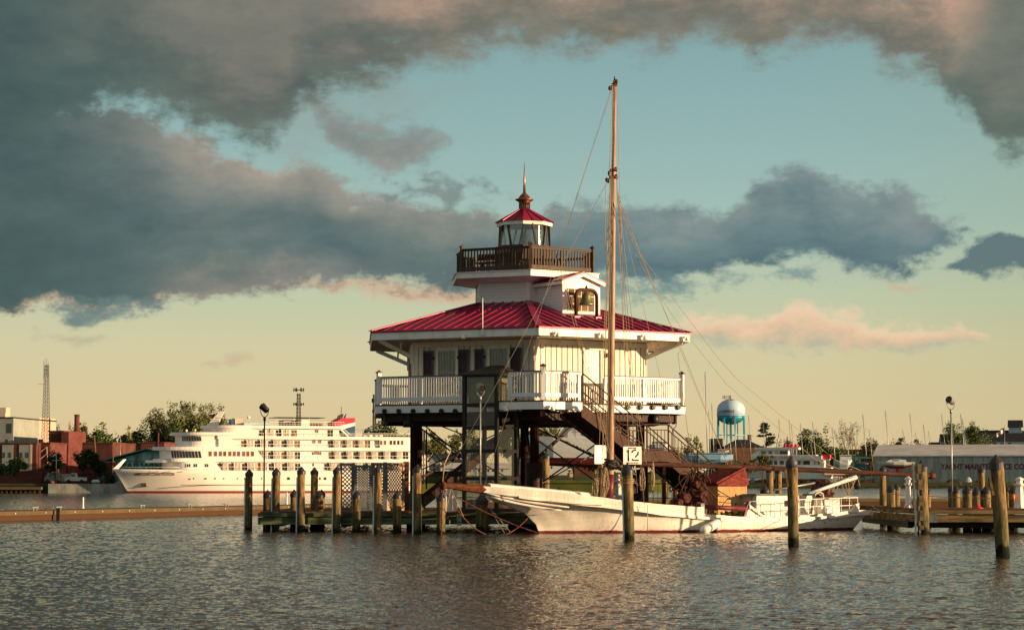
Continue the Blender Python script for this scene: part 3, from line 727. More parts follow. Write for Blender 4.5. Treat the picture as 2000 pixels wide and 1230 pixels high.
mb = MB(); mb.lathe((bc.x, bc.y, bt + .06), [(.05, 0), (.05, .05), (.015, .12)], 8); mb.build('bell_finial', 'dark_metal', bfm)
mb = MB()
for u in (b0, b1): vb.bx(mb, u - .13, u + .13, zbase + .0, zbase + .06, .13, .28)
mb.build('bell_foot', 'crimson_cap', bfm)
# ---- main deck: hexagon plus a projecting front corner between lift and stairs
R_K = 6.9; PK = R_(4.5)
EXT = 1.9 / .866
def ext(Rr): return hx(Rr + EXT, 0)
vL, LL = fplane(R_K, -1); vR, LR = fplane(R_K, 0)
# front platform planes, parallel to the two front faces, 1.9 m further out
vLx = VP(hx(R_K + EXT, 0), vL.d); vRx = VP(hx(R_K + EXT, 0), vR.d)
uA, _ = vLx.hit(974, 784); uB, _ = vRx.hit(1135, 786)
A0 = vLx.pt(uA, 0); B0 = vRx.pt(uB, 0)
A1 = vLx.pt(uA, 0, -1.9); B1 = vRx.pt(uB, 0, -1.9)
base = [hx(R_K, k) for k in range(6)]
poly = [tuple(A1[:2]), tuple(A0[:2]), hx(R_K + EXT, 0), tuple(B0[:2]), tuple(B1[:2])] + [base[k] for k in (1, 2, 3, 4, 5)]
def inset(P, k):
    c = Vector((LCX, LCY)); return [tuple(c + (Vector(p) - c) * k) for p in P]
mb = MB(); mb.prism(poly, Z_DECK - .05, Z_DECK); mb.build('deck_floor', 'pier_deck', LH)
mb = MB()
for i in range(len(poly)):
    a, b = Vector(poly[i]), Vector(poly[(i + 1) % len(poly)]); v = VP(a, b - a)
    dd = (b - a).normalized(); nn = Vector((dd.y, -dd.x)); nn = nn if nn.dot((a + b) / 2 - Vector((LCX, LCY))) > 0 else -nn
    c = (a + b) / 2 - nn * .03; L = (b - a).length
    mb.obox((c.x, c.y, Z_DECK - .19), Vector((dd.x, dd.y, 0)) * (L / 2 - .005), Vector((nn.x, nn.y, 0)) * .025, Vector((0, 0, .135)))
mb.build('deck_skirt', 'rail_white', LH)
mb = MB(); mb.prism(inset(poly, .975), Z_DECK - .14, Z_DECK - .055)
for k in range(6):
    a, b = hx(R_K - .5, k), hx(R_K - .5, k + 1); mb.beam((*a, Z_DECK - .47), (*b, Z_DECK - .47), .16, .34)
    a = hx(R_K - .4, k); mb.beam((*a, Z_DECK - .48), (LCX, LCY, Z_DECK - .48), .16, .32)
    for f in (.25, .5, .75):
        p = Vector(hx(R_K - .4, k)) * (1 - f) + Vector(hx(R_K - .4, k + 1)) * f; mb.beam((*p, Z_DECK - .38), (LCX, LCY, Z_DECK - .38), .10, .2)
mb.beam((*hx(R_K + EXT - .4, 0), Z_DECK - .42), (LCX, LCY, Z_DECK - .42), .16, .3)
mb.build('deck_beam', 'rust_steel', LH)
mb = MB()
for x in (752, 780, 808, 835.5, 863, 890):
    p = vL.pix(x, 802.5, .05); mb.obox(p, vL.d * .05, vL.n * .05, Vector((0, 0, .085))); mb.obox(p, vL.d * .085, vL.n * .05, Vector((0, 0, .04)))
for x in (1226, 1250, 1274.5, 1299, 1324):
    p = vR.pix(x, 795.5, .05); mb.obox(p, vR.d * .05, vR.n * .05, Vector((0, 0, .085))); mb.obox(p, vR.d * .085, vR.n * .05, Vector((0, 0, .04)))
mb.build('skirt_bolt', 'dark_metal', LH)
small_light(vLx, 989, 795); small_light(vRx, 1072, 794); small_light(vRx, 1119, 795)
# railings of the main deck
uE, _ = vL.hit(900, 760)
uS, _ = vR.hit(1140, 770)
railing(R_K - .15, Z_DECK, 5.80, 'rail_white', 'maroon', 'deck_railing', .042, .105, .14, 5.95, .1,
        spans={-1 % 6: [], 5: [(0, uE - .05)], 0: [(uS + 1.0, LR - .15)]}, bot=.13, bot_h=.14)
# remove the corner post at the front corner: that corner projects
for o in [x for x in bpy.data.objects if x.parent == LH and x.name.startswith('corner_post')]:
    bb = o.data.vertices[0].co + WO[o]
    if abs(bb.x - hx(R_K - .15, 0)[0]) < .3 and abs(bb.y - hx(R_K - .15, 0)[1]) < .3 and bb.z < 6.5:
        for c in list(o.children): bpy.data.objects.remove(c)
        bpy.data.objects.remove(o)
def rail_run(v, ua, ub, posts):
    mb = MB(); top, z0 = 5.80, Z_DECK
    v.bx(mb, ua, ub, top - .085, top - .02, .02, .05); v.bx(mb, ua, ub, z0 + .13, z0 + .27, .015, .05)
    n = int((ub - ua) / .105)
    for i in range(1, n): u = ua + (ub - ua) * i / n; v.bx(mb, u - .021, u + .021, z0 + .08, top - .085, -.012, .042)
    for u in posts: v.bx(mb, u - .055, u + .055, z0 + .01, top - .09, .035, .10)
    r = mb.build('deck_railing', 'rail_white', LH)
    mb = MB(); v.bx(mb, ua, ub, top - .018, top + .015, .05, .12); mb.build('cap_rail', 'maroon', r)
vLi = VP(hx(R_K + EXT - .17, 0), vL.d); vRi = VP(hx(R_K + EXT - .17, 0), vR.d)
ui, _ = vLi.hit(993, 760); uj, _ = vRi.hit(1133, 760)
rail_run(vLi, ui, -.06, [ui + .04]); rail_run(vRi, .06, uj, [uj - .05])
vRet = VP(vLi.pt(ui, 0), -vLi.n if vLi.n.y > 0 else vLi.n * -1)
mb = MB(); x, y = hx(R_K + EXT - .17, 0); mb.box(x, y, (Z_DECK + 5.95) / 2, .15, .15, 5.95 - Z_DECK - .01, PHI); pp = mb.build('corner_post', 'rail_white', LH)
mb = MB(); mb.box(x, y, 5.975, .2, .2, .045, PHI); mb.lathe((x, y, 6.0), [(.12, 0), (.02, .06)], 4, False); mb.build('post_cap', 'maroon', pp)
# benches on the deck (seen through the rails)
mb = MB(); v, L = fplane(5.9, 1)
v.bx(mb, .6, L - .9, Z_DECK + .40, Z_DECK + .46, .2, .4); v.bx(mb, .6, L - .9, Z_DECK + .62, Z_DECK + .90, .0, .05)
for u in (.8, 2.4, L - 1.1): v.bx(mb, u, u + .08, Z_DECK + .01, Z_DECK + .40, .1, .3)
tag(mb.build('bench', 'gallery_wood'), 'brown deck bench seen through the white balusters at the right end of the cottage deck', 'bench')
mb = MB(); v, L = fplane(2.45, -1)
v.bx(mb, .2, L - .3, Z_G + .36, Z_G + .42, .2, .36); v.bx(mb, .2, L - .3, Z_G + .5, Z_G + .75, .0, .05)
for u in (.35, L - .5): v.bx(mb, u, u + .07, Z_G + .01, Z_G + .36, .1, .28)
tag(mb.build('bench', 'gallery_wood'), 'brown wooden bench behind the dark upper gallery railing', 'bench')
# ---- legs and bracing
def leg(R, k, sleeve=None):
    x, y = hx(R, k) if R else (LCX, LCY); mb = MB(); mb.lathe((x, y, 0), [(.17, -1), (.17, 4.3), (.24, 4.31), (.24, 4.38)], 14); l = mb.build('screw_pile', 'rust_steel', LH)
    mb = MB(); mb.lathe((x, y, 0), [(.31, -1), (.31, sleeve or 1.5), (.27, (sleeve or 1.5) + .05), (.18, (sleeve or 1.5) + .06)], 16); mb.build('sleeve', 'rust_steel', l)
for k in range(6): leg(5.0, k, {0: 2.5}.get(k, 1.3))
leg(0, 0, 1.2)
def brace(p, q, w, m='rust_steel', name='brace', h=None):
    MB().beam(p, q, w, h).build(name, m, LH)
c5 = [hx(5.0, k) for k in range(6)]
brace((*c5[0], 2.55), (*c5[5], 4.3), .04, 'dark_metal'); brace((*c5[0], 4.3), (*c5[5], 2.2), .04, 'dark_metal')
brace((*c5[0], 2.6), (c5[0][0] * .55 + c5[1][0] * .45, c5[0][1] * .55 + c5[1][1] * .45, 4.3), .10)
brace((c5[0][0] * .6 + c5[1][0] * .4, c5[0][1] * .6 + c5[1][1] * .4, 4.25), (*c5[1], 1.5), .14, h=.10)
brace((c5[0][0] * .6 + c5[1][0] * .4, c5[0][1] * .6 + c5[1][1] * .4 + .3, 4.25), (c5[1][0], c5[1][1] + .3, 1.5), .14, h=.10)
brace((c5[0][0], c5[0][1], 3.9), (*c5[1], 2.0), .035, 'dark_metal'); brace((c5[0][0], c5[0][1], 1.6), (*c5[1], 3.9), .035, 'dark_metal')
brace((*c5[5], .9), (*c5[3], 4.1), .30, h=.34); brace((*c5[5], 4.2), (*c5[3], 1.0), .04, 'dark_metal'); brace((*c5[4], 4.1), (*c5[0], 1.4), .04, 'dark_metal')
for a, b in ((1, 2), (2, 3), (3, 4), (4, 5)):
    brace((*c5[a], 4.2), (*c5[b], 1.0), .05, 'dark_metal'); brace((*c5[a], 1.0), (*c5[b], 4.2), .05, 'dark_metal')
for k in (0, 1, 5, 3): brace((*c5[k], 1.9), (LCX, LCY, 4.2), .09)
brace((*c5[0], 4.05), (*c5[1], 4.05), .12, h=.14); brace((*c5[5], 4.05), (*c5[0], 4.05), .12, h=.14)
# pipes slung below the deck
for i, (x0, x1, yy, d) in enumerate([(800, 900, 827, 85.5), (845, 898, 820, 86.5), (1055, 1095, 813, 86), (1073, 1125, 818, 88), (1195, 1250, 818, 86)]):
    p, q = at(x0, yy, d), at(x1, yy, d + .2); mb = MB(); mb.tube([p + Vector((0, 0, .28)), p, q, q + Vector((0, 0, .3))], .022, 6); mb.build('pipe', 'dark_metal' if i < 2 else 'cream_wall', LH)
mb = MB(); p = at(1278, 815, 86.5); mb.lathe(p, [(.20, -.28), (.18, .05), (.10, .12)], 12); mb.beam(p + Vector((-.02, 0, .1)), p + Vector((-.02, 0, .45)), .05, .05); mb.build('under_deck_light', 'dark_metal', LH)
mb = MB(); p = at(797, 826, 85.6); mb.lathe(p, [(.20, -.16), (.16, .1), (.10, .14)], 12); mb.beam(p + Vector((.0, 0, .1)), p + Vector((.0, 0, .35)), .05, .05); mb.build('under_deck_light', 'dark_metal', LH)
# ---- lift tower
EL = thing('elevator_tower', 'dark framed smoked glass lift shaft with black hipped top at the left of the deck', 'elevator', tuple(A0[:2]) + (.72,))
ve = VP(vLx.pt(0, 0, .12), vLx.d); e0, _ = ve.hit(902.5, 850); e1, _ = ve.hit(971.5, 850); D = 1.75
zt = ve.hit(905, 731)[1]; z0 = .73
mb = MB(); fr = .13
for u in (e0, e1 - fr):
    for off in (0, -D + fr): ve.bx(mb, u, u + fr, z0, zt, off, fr)
hz = [ve.hit(936, y)[1] for y in (787, 831.5, 877, 931)] + [zt, z0 + .1]
for z in hz:
    h = .12 if z < zt else .1
    ve.bx(mb, e0 + fr, e1 - fr, z - h, z, -.005, fr - .02); ve.bx(mb, e0 + fr, e1 - fr, z - h, z, -D + fr - .02, fr - .03)
    for u in (e0 + .008, e1 - fr + .012): c = ve.pt(u + .055, z - h / 2, -D / 2); mb.obox(c, ve.d * .055, ve.n * (D / 2 - fr), Vector((0, 0, h / 2)))
mb.build('frame', 'dark_metal', EL)
mb = MB()
for z1_, z0_ in zip([zt] + hz[:3] + [hz[3]], hz[:4] + [z0 + .1]):
    mb.add([ve.pt(e0 + fr, z0_, -.06), ve.pt(e1 - fr, z0_, -.06), ve.pt(e1 - fr, z1_ - .1, -.06), ve.pt(e0 + fr, z1_ - .1, -.06)], [(0, 1, 2, 3)])
    for u in (e0 + .06, e1 - .06): mb.add([ve.pt(u, z0_, -fr), ve.pt(u, z0_, -D + fr), ve.pt(u, z1_ - .1, -D + fr), ve.pt(u, z1_ - .1, -fr)], [(0, 1, 2, 3)])
mb.build('glass', 'smoke_pane', EL)
mb = MB(); ve.bx(mb, e0 + .2, e1 - .2, hz[0] + .02, zt - .1, -.12, D - .3); mb.build('top_panel', 'olive_panel', EL)
mb = MB()
ov = .12; g = [ve.pt(e0 - ov, zt, ov), ve.pt(e1 + ov, zt, ov), ve.pt(e1 + ov, zt, -D - ov), ve.pt(e0 - ov, zt, -D - ov)]
t0, t1 = ve.pt(e0 + .75, zt + .36, -D / 2), ve.pt(e1 - .15, zt + .36, -D / 2)
mb.add([*g, t0, t1] + [p - Vector((0, 0, .06)) for p in g], [(0, 1, 5, 4), (1, 2, 5), (2, 3, 4, 5), (3, 0, 4), (0, 6, 7, 1), (1, 7, 8, 2), (2, 8, 9, 3), (3, 9, 6, 0), (6, 9, 8, 7)])
mb.build('roof', 'dark_metal', EL)
mb = MB(); ve.quad(mb, 925, 916, 930.5, 929, -.05, .02); mb.build('notice', 'cream_wall', EL)
# ---- steel stairs
ST = thing('staircase', 'brown steel staircase with barred handrails dropping from the deck to the right past a landing', 'staircase', tuple(B0[:2]) + (.72,))
vs0 = VP(vRx.pt(0, 0, -.15), vRx.d)
def sp(px, py): return vs0.hit(px, py)
S = [sp(1136, 790), sp(1257, 882), sp(1306, 882), sp(1432, 968)]
S = [(S[0][0], Z_DECK - .12), (S[1][0], S[1][1]), (S[2][0], S[1][1]), (S[3][0], .80)]
Wd = 1.35
for off, nm in ((0, 'stringer'), (-Wd, 'stringer')):
    for (a, b) in ((0, 1), (1, 2), (2, 3)):
        mb = MB(); u0, z0_ = S[a]; u1, z1_ = S[b]; h = .44 if b != 2 else .36
        mb.slab([vs0.pt(u0, z0_ + .04, off), vs0.pt(u1, z1_ + .04, off), vs0.pt(u1, z1_ - h, off), vs0.pt(u0, z0_ - h, off)], vs0.n * -.05); mb.build(nm, 'brown_steel', ST)
mb = MB()
for a, b, n in ((0, 1, 11), (2, 3, 11)):
    for i in range(n):
        u = S[a][0] + (S[b][0] - S[a][0]) * (i + .5) / n; z = S[a][1] + (S[b][1] - S[a][1]) * (i + .5) / n - .05
        c = vs0.pt(u, z, -Wd / 2 - .02); mb.obox(c, vs0.d * .14, vs0.n * (Wd / 2 - .03), Vector((0, 0, .02)))
c = vs0.pt((S[1][0] + S[2][0]) / 2, S[1][1] - .03, -Wd / 2); mb.obox(c, vs0.d * (S[2][0] - S[1][0]) / 2, vs0.n * (Wd / 2 - .03), Vector((0, 0, .03)))
mb.build('tread', 'brown_steel', ST)
mb = MB(); mb.slab([vs0.pt(S[0][0], S[0][1] - .33, -.06), vs0.pt(S[1][0], S[1][1] - .30, -.06), vs0.pt(S[2][0], S[2][1] - .30, -.06), vs0.pt(S[3][0], S[3][1] - .33, -.06), vs0.pt(S[3][0], S[3][1] - .36, -.06), vs0.pt(S[2][0], S[2][1] - .34, -.06), vs0.pt(S[1][0], S[1][1] - .34, -.06), vs0.pt(S[0][0], S[0][1] - .37, -.06)], vs0.n * -(Wd - .1)); mb.build('underside', 'dark_metal', ST)
for off in (-.02, -Wd + .02):
    mb = MB(); hgt = 1.02
    P = [(S[0][0] + .02, S[0][1]), S[1], S[2], S[3]]
    tops = [vs0.pt(u, z + hgt + (.10 if i in (0,) else 0), off) for i, (u, z) in enumerate(P)]
    mb.tube([vs0.pt(P[0][0], P[0][1], off), vs0.pt(P[0][0], P[0][1] + hgt, off), vs0.pt(P[0][0] + .06, P[0][1] + hgt + .10, off)] + tops[1:] + [vs0.pt(P[3][0] + .05, P[3][1] + .1, off)], .030, 6)
    for a, b in ((0, 1), (1, 2), (2, 3)):
        for hh in ((.10, .82) if b == 2 else (.12, .26, .82)): mb.beam(vs0.pt(P[a][0], P[a][1] + hh, off), vs0.pt(P[b][0], P[b][1] + hh, off), .036, .036)
        n = max(2, int((P[b][0] - P[a][0]) / .15))
        for i in range(n + 1):
            f = i / n; u = P[a][0] + (P[b][0] - P[a][0]) * f; z = P[a][1] + (P[b][1] - P[a][1]) * f
            big = i % 9 == 0; mb.beam(vs0.pt(u, z + .0, off), vs0.pt(u, z + (hgt if big else .82), off), .055 if big else .022, .055 if big else .022)
    mb.build('handrail', 'brown_steel', ST)
for u in (S[1][0] + .1, S[2][0] - .1):
    for off in (-.15, -Wd + .1): MB().beam(vs0.pt(u, .72, off), vs0.pt(u, S[1][1] - .3, off), .12, .12).build('support_post', 'rust_steel', ST)
# ------------------------------------------------------------------ piers
ZP = .72
PIER = thing('pier', 'weathered green timber pier platform under the lighthouse with dark beams along its front', 'pier', (-3, 85, 0))
pp = [(-9.25, 83.1), (1.2, 83.5), (1.4, 85.6), (8.2, 88.2), (8.2, 97), (-9.25, 97)]
mb = MB(); mb.prism(pp, ZP - .06, ZP); mb.build('decking', 'pier_deck', PIER)
def fascia(a, b, m, parent, z=ZP, n=1):
    a, b = Vector(a), Vector(b); mb = MB(); d = (b - a)
    mb.beam((*a, z - .12), (*b, z - .12), .09, .13); mb.build('cap_stringer', m, parent)
    k = max(1, int(d.length / 3.2))
    for i in range(k):
        p, q = a + d * i / k, a + d * (i + 1) / k - d.normalized() * .03; off = Vector((0, .05 if i % 2 else .06))
        MB().beam((*(p + off), z - .34 - .01 * (i % 2)), (*(q + off), z - .34 - .01 * (i % 2)), .08, .26).build('fascia_board', m, parent)
fascia((-9.25, 83.05), (1.2, 83.45), 'green_timber', PIER); fascia((1.4, 85.55), (8.2, 88.15), 'green_timber', PIER); fascia((-9.3, 97), (-9.3, 83.1), 'green_timber', PIER)
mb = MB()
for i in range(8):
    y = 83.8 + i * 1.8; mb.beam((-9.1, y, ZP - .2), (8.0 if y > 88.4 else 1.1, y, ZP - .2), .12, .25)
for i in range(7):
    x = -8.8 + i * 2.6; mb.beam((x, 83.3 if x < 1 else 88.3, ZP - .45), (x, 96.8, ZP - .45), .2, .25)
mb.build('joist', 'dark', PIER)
# right-hand pier (walkway)
PR = thing('pier', 'low brown timber walkway pier with sunlit fascia boards at the right, behind the ladder pile', 'pier', (20, 82, 0))
qq = [(at(1680, 985, 90.5).x, 90.5), (at(1788, 990, 80.6).x, 80.6), (at(1800, 990, 80.2).x, 80.2), (22.5, 79.6), (22.5, 84.2), (at(1800, 985, 84.5).x, 84.5), (at(1694, 985, 94.5).x, 94.5)]
ZR = .86
mb = MB(); mb.prism(qq, ZR - .06, ZR); mb.build('decking', 'pier_deck', PR)
fascia(qq[0], qq[1], 'tan_timber', PR, ZR); fascia(Vector(qq[2]) - Vector((0, .05)), Vector(qq[3]) - Vector((0, .05)), 'tan_timber', PR, ZR)
mb = MB(); mb.beam((qq[0][0] + .3, 91.4, .34), (qq[1][0], 81.6, .30), .2, .3); mb.beam((qq[2][0], 81.0, .32), (22.4, 80.6, .32), .22, .3)
mb.beam((qq[2][0], 83.8, .32), (22.4, 83.4, .32), .22, .3); mb.build('joist', 'dark', PR)
MB().beam((at(1786, 1000, 80).x, 79.95, ZR - .33), (at(1830, 1000, 80).x, 79.9, ZR - .33), .12, .30).build('splice_board', 'lattice_grey', PR)
# ------------------------------------------------------------------ piles
def pile(px, py_w, py_top, dia_px, label, lean=0, m='pile_wood', cap='pile_cap', strip=False, plank=None, group='mooring piles', zbot=-1.2, d=None, rope=None, capk=1.0):
    if d is None: d = EYE * F / (py_w - HZ)
    base = at(px, py_w, d); base.z = 0; r = dia_px / 2 * d / F; ztop = zat(py_top, d); ch = r * 1.25 * capk
    t = thing('mooring_pile', label, 'piling', (base.x, base.y, 0), group)
    x0, y0 = base.x, base.y; tx = x0 + lean * ztop
    rnd = random.Random(px * 7 + int(py_top)); rows = []; lean += rnd.uniform(-.006, .006)
    for i in range(11):
        f = i / 10; z = zbot + (ztop - ch * .9 - zbot) * f; rr = r * (1.05 - .07 * f) * (1 + rnd.uniform(-.02, .02)); cx = x0 + lean * z
        rows.append([(cx + rr * math.cos(a) * (1 + .02 * math.sin(3 * a + px)), y0 + rr * math.sin(a), z) for a in [2 * math.pi * k / 18 for k in range(18)]])
    mb = MB(); mb.loft(rows, closed=True); mb.build('post', m, t)
    mb = MB(); mb.lathe((tx, y0, ztop - ch), [(r * 1.10, -.16 * (1 if dia_px > 18 else .7)), (r * 1.12, 0), (r * .55, ch * .52), (.012, ch)], 18, False if cap == 'pile_cap' else True)
    mb.build('cap', cap, t)
    if strip:
        mb = MB(); lx = -r * 1.02; mb.beam((x0 + lx + lean * -.5, y0 - r * .35, -.5), (tx + lx, y0 - r * .35, ztop - ch - .22), .045, .10, (0, 1, 0)); mb.build('rub_strip', 'strip_white', t)
    if plank:
        mb = MB(); zt_, zb_ = ztop - plank[0], ztop - plank[1]; mb.beam((x0 - r * 1.05 - .05 + lean * zt_, y0 - .1, zt_), (x0 - r - .0 + lean * zb_, y0 - .12, zb_), .06, .12, (0, 1, 0)); mb.build('cleat_board', 'tan_timber', t)
    if rope:
        for k in range(3):
            z = ztop - rope + k * .045; mb = MB(); mb.tube([(x0 + lean * z + r * 1.08 * math.cos(a), y0 + r * 1.08 * math.sin(a), z + .02 * math.sin(a + k)) for a in [2 * math.pi * j / 14 for j in range(15)]], .016, 5); mb.build('rope_turn', 'rope', t)
    return t
# big foreground piles
pile(1959, 1085, 887, 27, 'tallest nearest pile at the far right, black cone cap, plank nailed near its top', -.055, 'pile_light', 'pile_cap', plank=(.55, 1.0))
pile(1550, 1065, 888, 21, 'lone sunlit pile with grey cone cap in front of the stern of the skipjack', -.012, 'pile_light', 'pile_cap_grey', plank=(.42, .90))
pile(1229, 1053, 904, 21, 'pile in front of the skipjack below the number twelve board, rope turns near its top', -.02, 'pile_light', 'pile_cap', strip=True, rope=.62, plank=(.3, .8))
pile(1804, 1041, 898, 22, 'tall black capped pile behind the slatted boat ladder on the right pier', -.02, 'pile_light', 'pile_cap')
# ladder in front of that pile
LD = thing('boat_ladder', 'grey timber ladder with pale rungs fixed beside the tall pile on the right pier', 'ladder', tuple(at(1787, 1040, 79)[:2]) + (0,))
pa, pb = at(1789, 1041, 78.7), at(1783, 904, 78.7); pc, pd = at(1797, 1041, 78.4), at(1791, 904, 78.4)
for a, b in ((pa, pb), (pc, pd)):
    MB().beam(a, b, .06, .06, (1, 0, 0)).build('rail', 'lattice_grey', LD)
for f in (.02, .19, .40, .63, .86):
    a = pc.lerp(pd, f) + Vector((.02, 0, 0)); MB().box(a.x + .05, a.y - .02, a.z + .15, .13, .06, .34 if f > .1 else .14).build('rung', 'tan_timber', LD)
# left row along the front of the pier
tall = [(485, 1033, 915, 14.5, 'leftmost tall mooring pile, standing alone in open water left of the pier'),
        (538, 1036, 912.5, 15.5, 'second tall pile from the left, white strip, just right of the lamp post'),
        (587, 1037, 910.5, 15.5, 'third tall front pile from the left, in front of the pier'),
        (657, 1038.5, 909.5, 15.5, 'tall front pile beside the left edge of the lattice fence'),
        (737, 1040, 907, 15.5, 'tall front pile standing before the middle of the lattice fence'),
        (815, 1041.5, 906, 17, 'tall front pile in front of the left leg of the lighthouse')]
for px, yw, yt, w_, lb in tall: pile(px, yw, yt, w_, lb, .006 if px < 800 else 0, strip=True, cap='pile_cap', capk=.95)
pile(613, 1031, 911.5, 14.5, 'tall stripless pile at the back of the pier, right of the third front pile', .003)
short = [(522, 1033.5, 956, 16, 'short capped pile at the left end of the pier'), (574, 1033, 955, 15, 'short dark pile between the second and third tall piles'),
         (623, 1034.5, 956.5, 16.5, 'short pile below the strip-less tall pile'), (696, 1037, 957, 15.5, 'short sunlit pile in front of the closed lattice gate'),
         (775.5, 1039, 957, 16, 'short sunlit pile in front of the sunlit lattice panel'), (861, 1042, 961, 17, 'short green pile beside the white cabinet on the pier'),
         (941, 1043, 962, 23, 'thick stubby pile under the bowsprit of the skipjack')]
for px, yw, yt, w_, lb in short: pile(px, yw, yt, w_, lb, group='short pier piles', zbot=-1.2, d=80.3 if px == 941 else None)
pile(627.5, 1028, 955, 14, 'small dark pile hidden mostly behind the short pile under the strip-less one', group='short pier piles', d=92)
# behind and right
for a in [(1066, 1012, 881, 15, 'sunlit pile behind the lighthouse legs, under the motor yacht hull', 110), (1175, 1010, 884, 14, 'sunlit pile seen between the ropes left of the mast', 108),
          (1299, 1020, 927, 13, 'left one of two piles beside the pier fence under the stair landing', 98), (1321, 1020, 929, 13, 'right one of two piles beside the pier fence under the stair landing', 98),
          (1504, 1010, 908, 14, 'left one of two black capped piles behind the boom right of the wooden shed', 97), (1521, 1010, 911, 13, 'right one of two black capped piles behind the boom right of the wooden shed', 96),
          (1725, 1012, 908, 13, 'slim tall pile at the left part of the right pier', 94), (1918, 1010, 908, 14, 'tall pile behind the row of short piles on the right pier', 96)]:
    pile(a[0], a[1], a[2], a[3], a[4], group='piles behind the piers', d=a[5], m='pile_light')
pile(1494, 1003, 946, 17, 'low black cone topped pile in front of the two capped piles behind the boom', group='piles behind the piers', d=90)
pile(1092, 1010, 951, 16, 'black cone topped pile head just above the skipjack rail beside the fence', group='piles behind the piers', d=88)
rs = [(1741, 1030, 945, 17, 'front one of two short piles left of the white pedestal on the right pier', 86), (1752, 1020, 943, 13, 'rear one of two short piles left of the white pedestal on the right pier', 92), (1813, 1020, 953, 11, 'pile peeping out behind the tall ladder pile', 88),
      (1859, 1022, 947, 13, 'leftmost short pile of the clustered row on the right pier, behind the lamp post', 90), (1868, 1030, 946.5, 16, 'short pile directly behind the foot of the lamp post', 86), (1890, 1034, 946, 18, 'fat short pile right of the lamp post', 83),
      (1908, 1030, 949, 16.5, 'short pile with a pink tub on the deck at its foot', 84), (1927, 1030, 946.5, 18, 'short pile below the tall rear pile', 84), (1940, 1026, 950, 12, 'short pile showing left of the nearest big pile', 88),
      (1968, 1028, 947, 12, 'short pile showing right of the nearest big pile', 88), (1980, 1030, 946.5, 16.5, 'short pile beside the white pedestal at the right edge', 85)]
for a in rs: pile(a[0], a[1], a[2], a[3], a[4], group='short piles on the right pier', d=a[5], m='pile_light')
# ------------------------------------------------------------------ lattice enclosure
LT = thing('lattice_fence', 'weathered timber lattice enclosure on the left part of the pier', 'fence', (-5.5, 86, ZP))
def lattice(v, u0, u1, z0, z1, m, fm, step=.145, w_=.045, fw=.09, slant=1):
    mb = MB()
    for a, b, c, d in ((u0, u0 + fw, z0, z1), (u1 - fw, u1, z0, z1), (u0 + fw, u1 - fw, z1 - fw, z1), (u0 + fw, u1 - fw, z0, z0 + fw)): v.bx(mb, a, b, c, d, .03, .06)
    fr = mb.build('panel_frame', fm, LT)
    for sg in (-1, 1):
        mb = MB(); a0, a1, b0, b1 = u0 + fw, u1 - fw, z0 + fw, z1 - fw; W_, H_ = a1 - a0, b1 - b0
        k = -H_
        while k < W_ + H_:
            # line u = a0 + k + t (sg=1) or mirrored, z = b0 + t
            t0, t1 = max(0, -k), min(H_, W_ - k)
            if t1 - t0 > .03:
                f = (lambda t: a0 + k + t) if sg > 0 else (lambda t: a1 - k - t)
                mb.beam(v.pt(f(t0), b0 + t0, .0 + .006 * sg), v.pt(f(t1), b0 + t1, .0 + .006 * sg), .010, w_, v.d) if False else mb.beam(v.pt(f(t0), b0 + t0, .006 * sg), v.pt(f(t1), b0 + t1, .006 * sg), .010, w_, up=v.n.cross((v.pt(f(t1), b0 + t1) - v.pt(f(t0), b0 + t0)).normalized()))
            k += step
        mb.build('lattice', m, fr)
vA = VP(at(667, 950, 87.0), (1, .06)); vB = VP(at(694, 950, 85.6), (1, 0.0)); vC = VP(at(728, 950, 86), (1, .05)); vD = VP(at(753, 950, 86.0), (.62, .78))
def uu(v, x): return v.hit(x, 950)[0]
zt_ = zat(904, 86)
lattice(vA, uu(vA, 664), uu(vA, 692), ZP, zt_, 'lattice_grey', 'lattice_grey', .16, .04)
lattice(vB, uu(vB, 692), uu(vB, 726), ZP, zat(908, 86), 'lattice_grey', 'lattice_grey', .10, .045, .10)
lattice(vC, uu(vC, 728), uu(vC, 752), ZP, zt_, 'lattice_grey', 'lattice_grey', .12, .045)
lattice(vD, uu(vD, 753), uu(vD, 789), ZP, zt_, 'lattice_sunlit', 'lattice_sunlit', .15, .05)
for x, d, h in ((690, 85.9, 906), (728, 85.9, 903), (752, 85.9, 902), (793, 88.0, 901)):
    p = at(x, 950, d); MB().box(p.x, p.y, (ZP + zat(h, d)) / 2, .15 if x != 793 else .22, .14, zat(h, d) - ZP).build('fence_post', 'lattice_grey' if x != 793 else 'brown_wall', LT)
# ------------------------------------------------------------------ small things on the piers
def cabinet():
    c = at(877, 998, 82.6); t = thing('utility_cabinet', 'tall white utility cabinet mounted on the pier edge under the bowsprit tip', 'cabinet', (c.x, c.y, .6))
    z1, z0 = zat(953, 82.6), zat(998, 82.6); mb = MB(); mb.box(c.x, c.y, (z0 + z1) / 2, .46, .36, z1 - z0, R_(28)); mb.build('body', 'white_paint', t)
    mb = MB(); mb.box(c.x, c.y, z1 + .03, .54, .44, .05, R_(28)); mb.build('lid', 'white_paint', t)
    mb = MB(); d_ = Vector((math.sin(R_(28)), -math.cos(R_(28)), 0)); p = c + d_ * .172; mb.box(p.x, p.y, (z0 + z1) / 2, .012, .02, z1 - z0 - .06, R_(28)); mb.build('door_seam', 'galv', t)
cabinet()
sg = thing('notice_board', 'small pale vertical notice reading A PIER on the green fascia under the bowsprit', 'sign', at(896, 1014, 82.9))
vS = VP((0, 82.92), (1, .038)); mb = MB(); vS.quad(mb, 892.5, 1003, 901, 1026, 0, .02); mb.build('board', 'galv', sg)
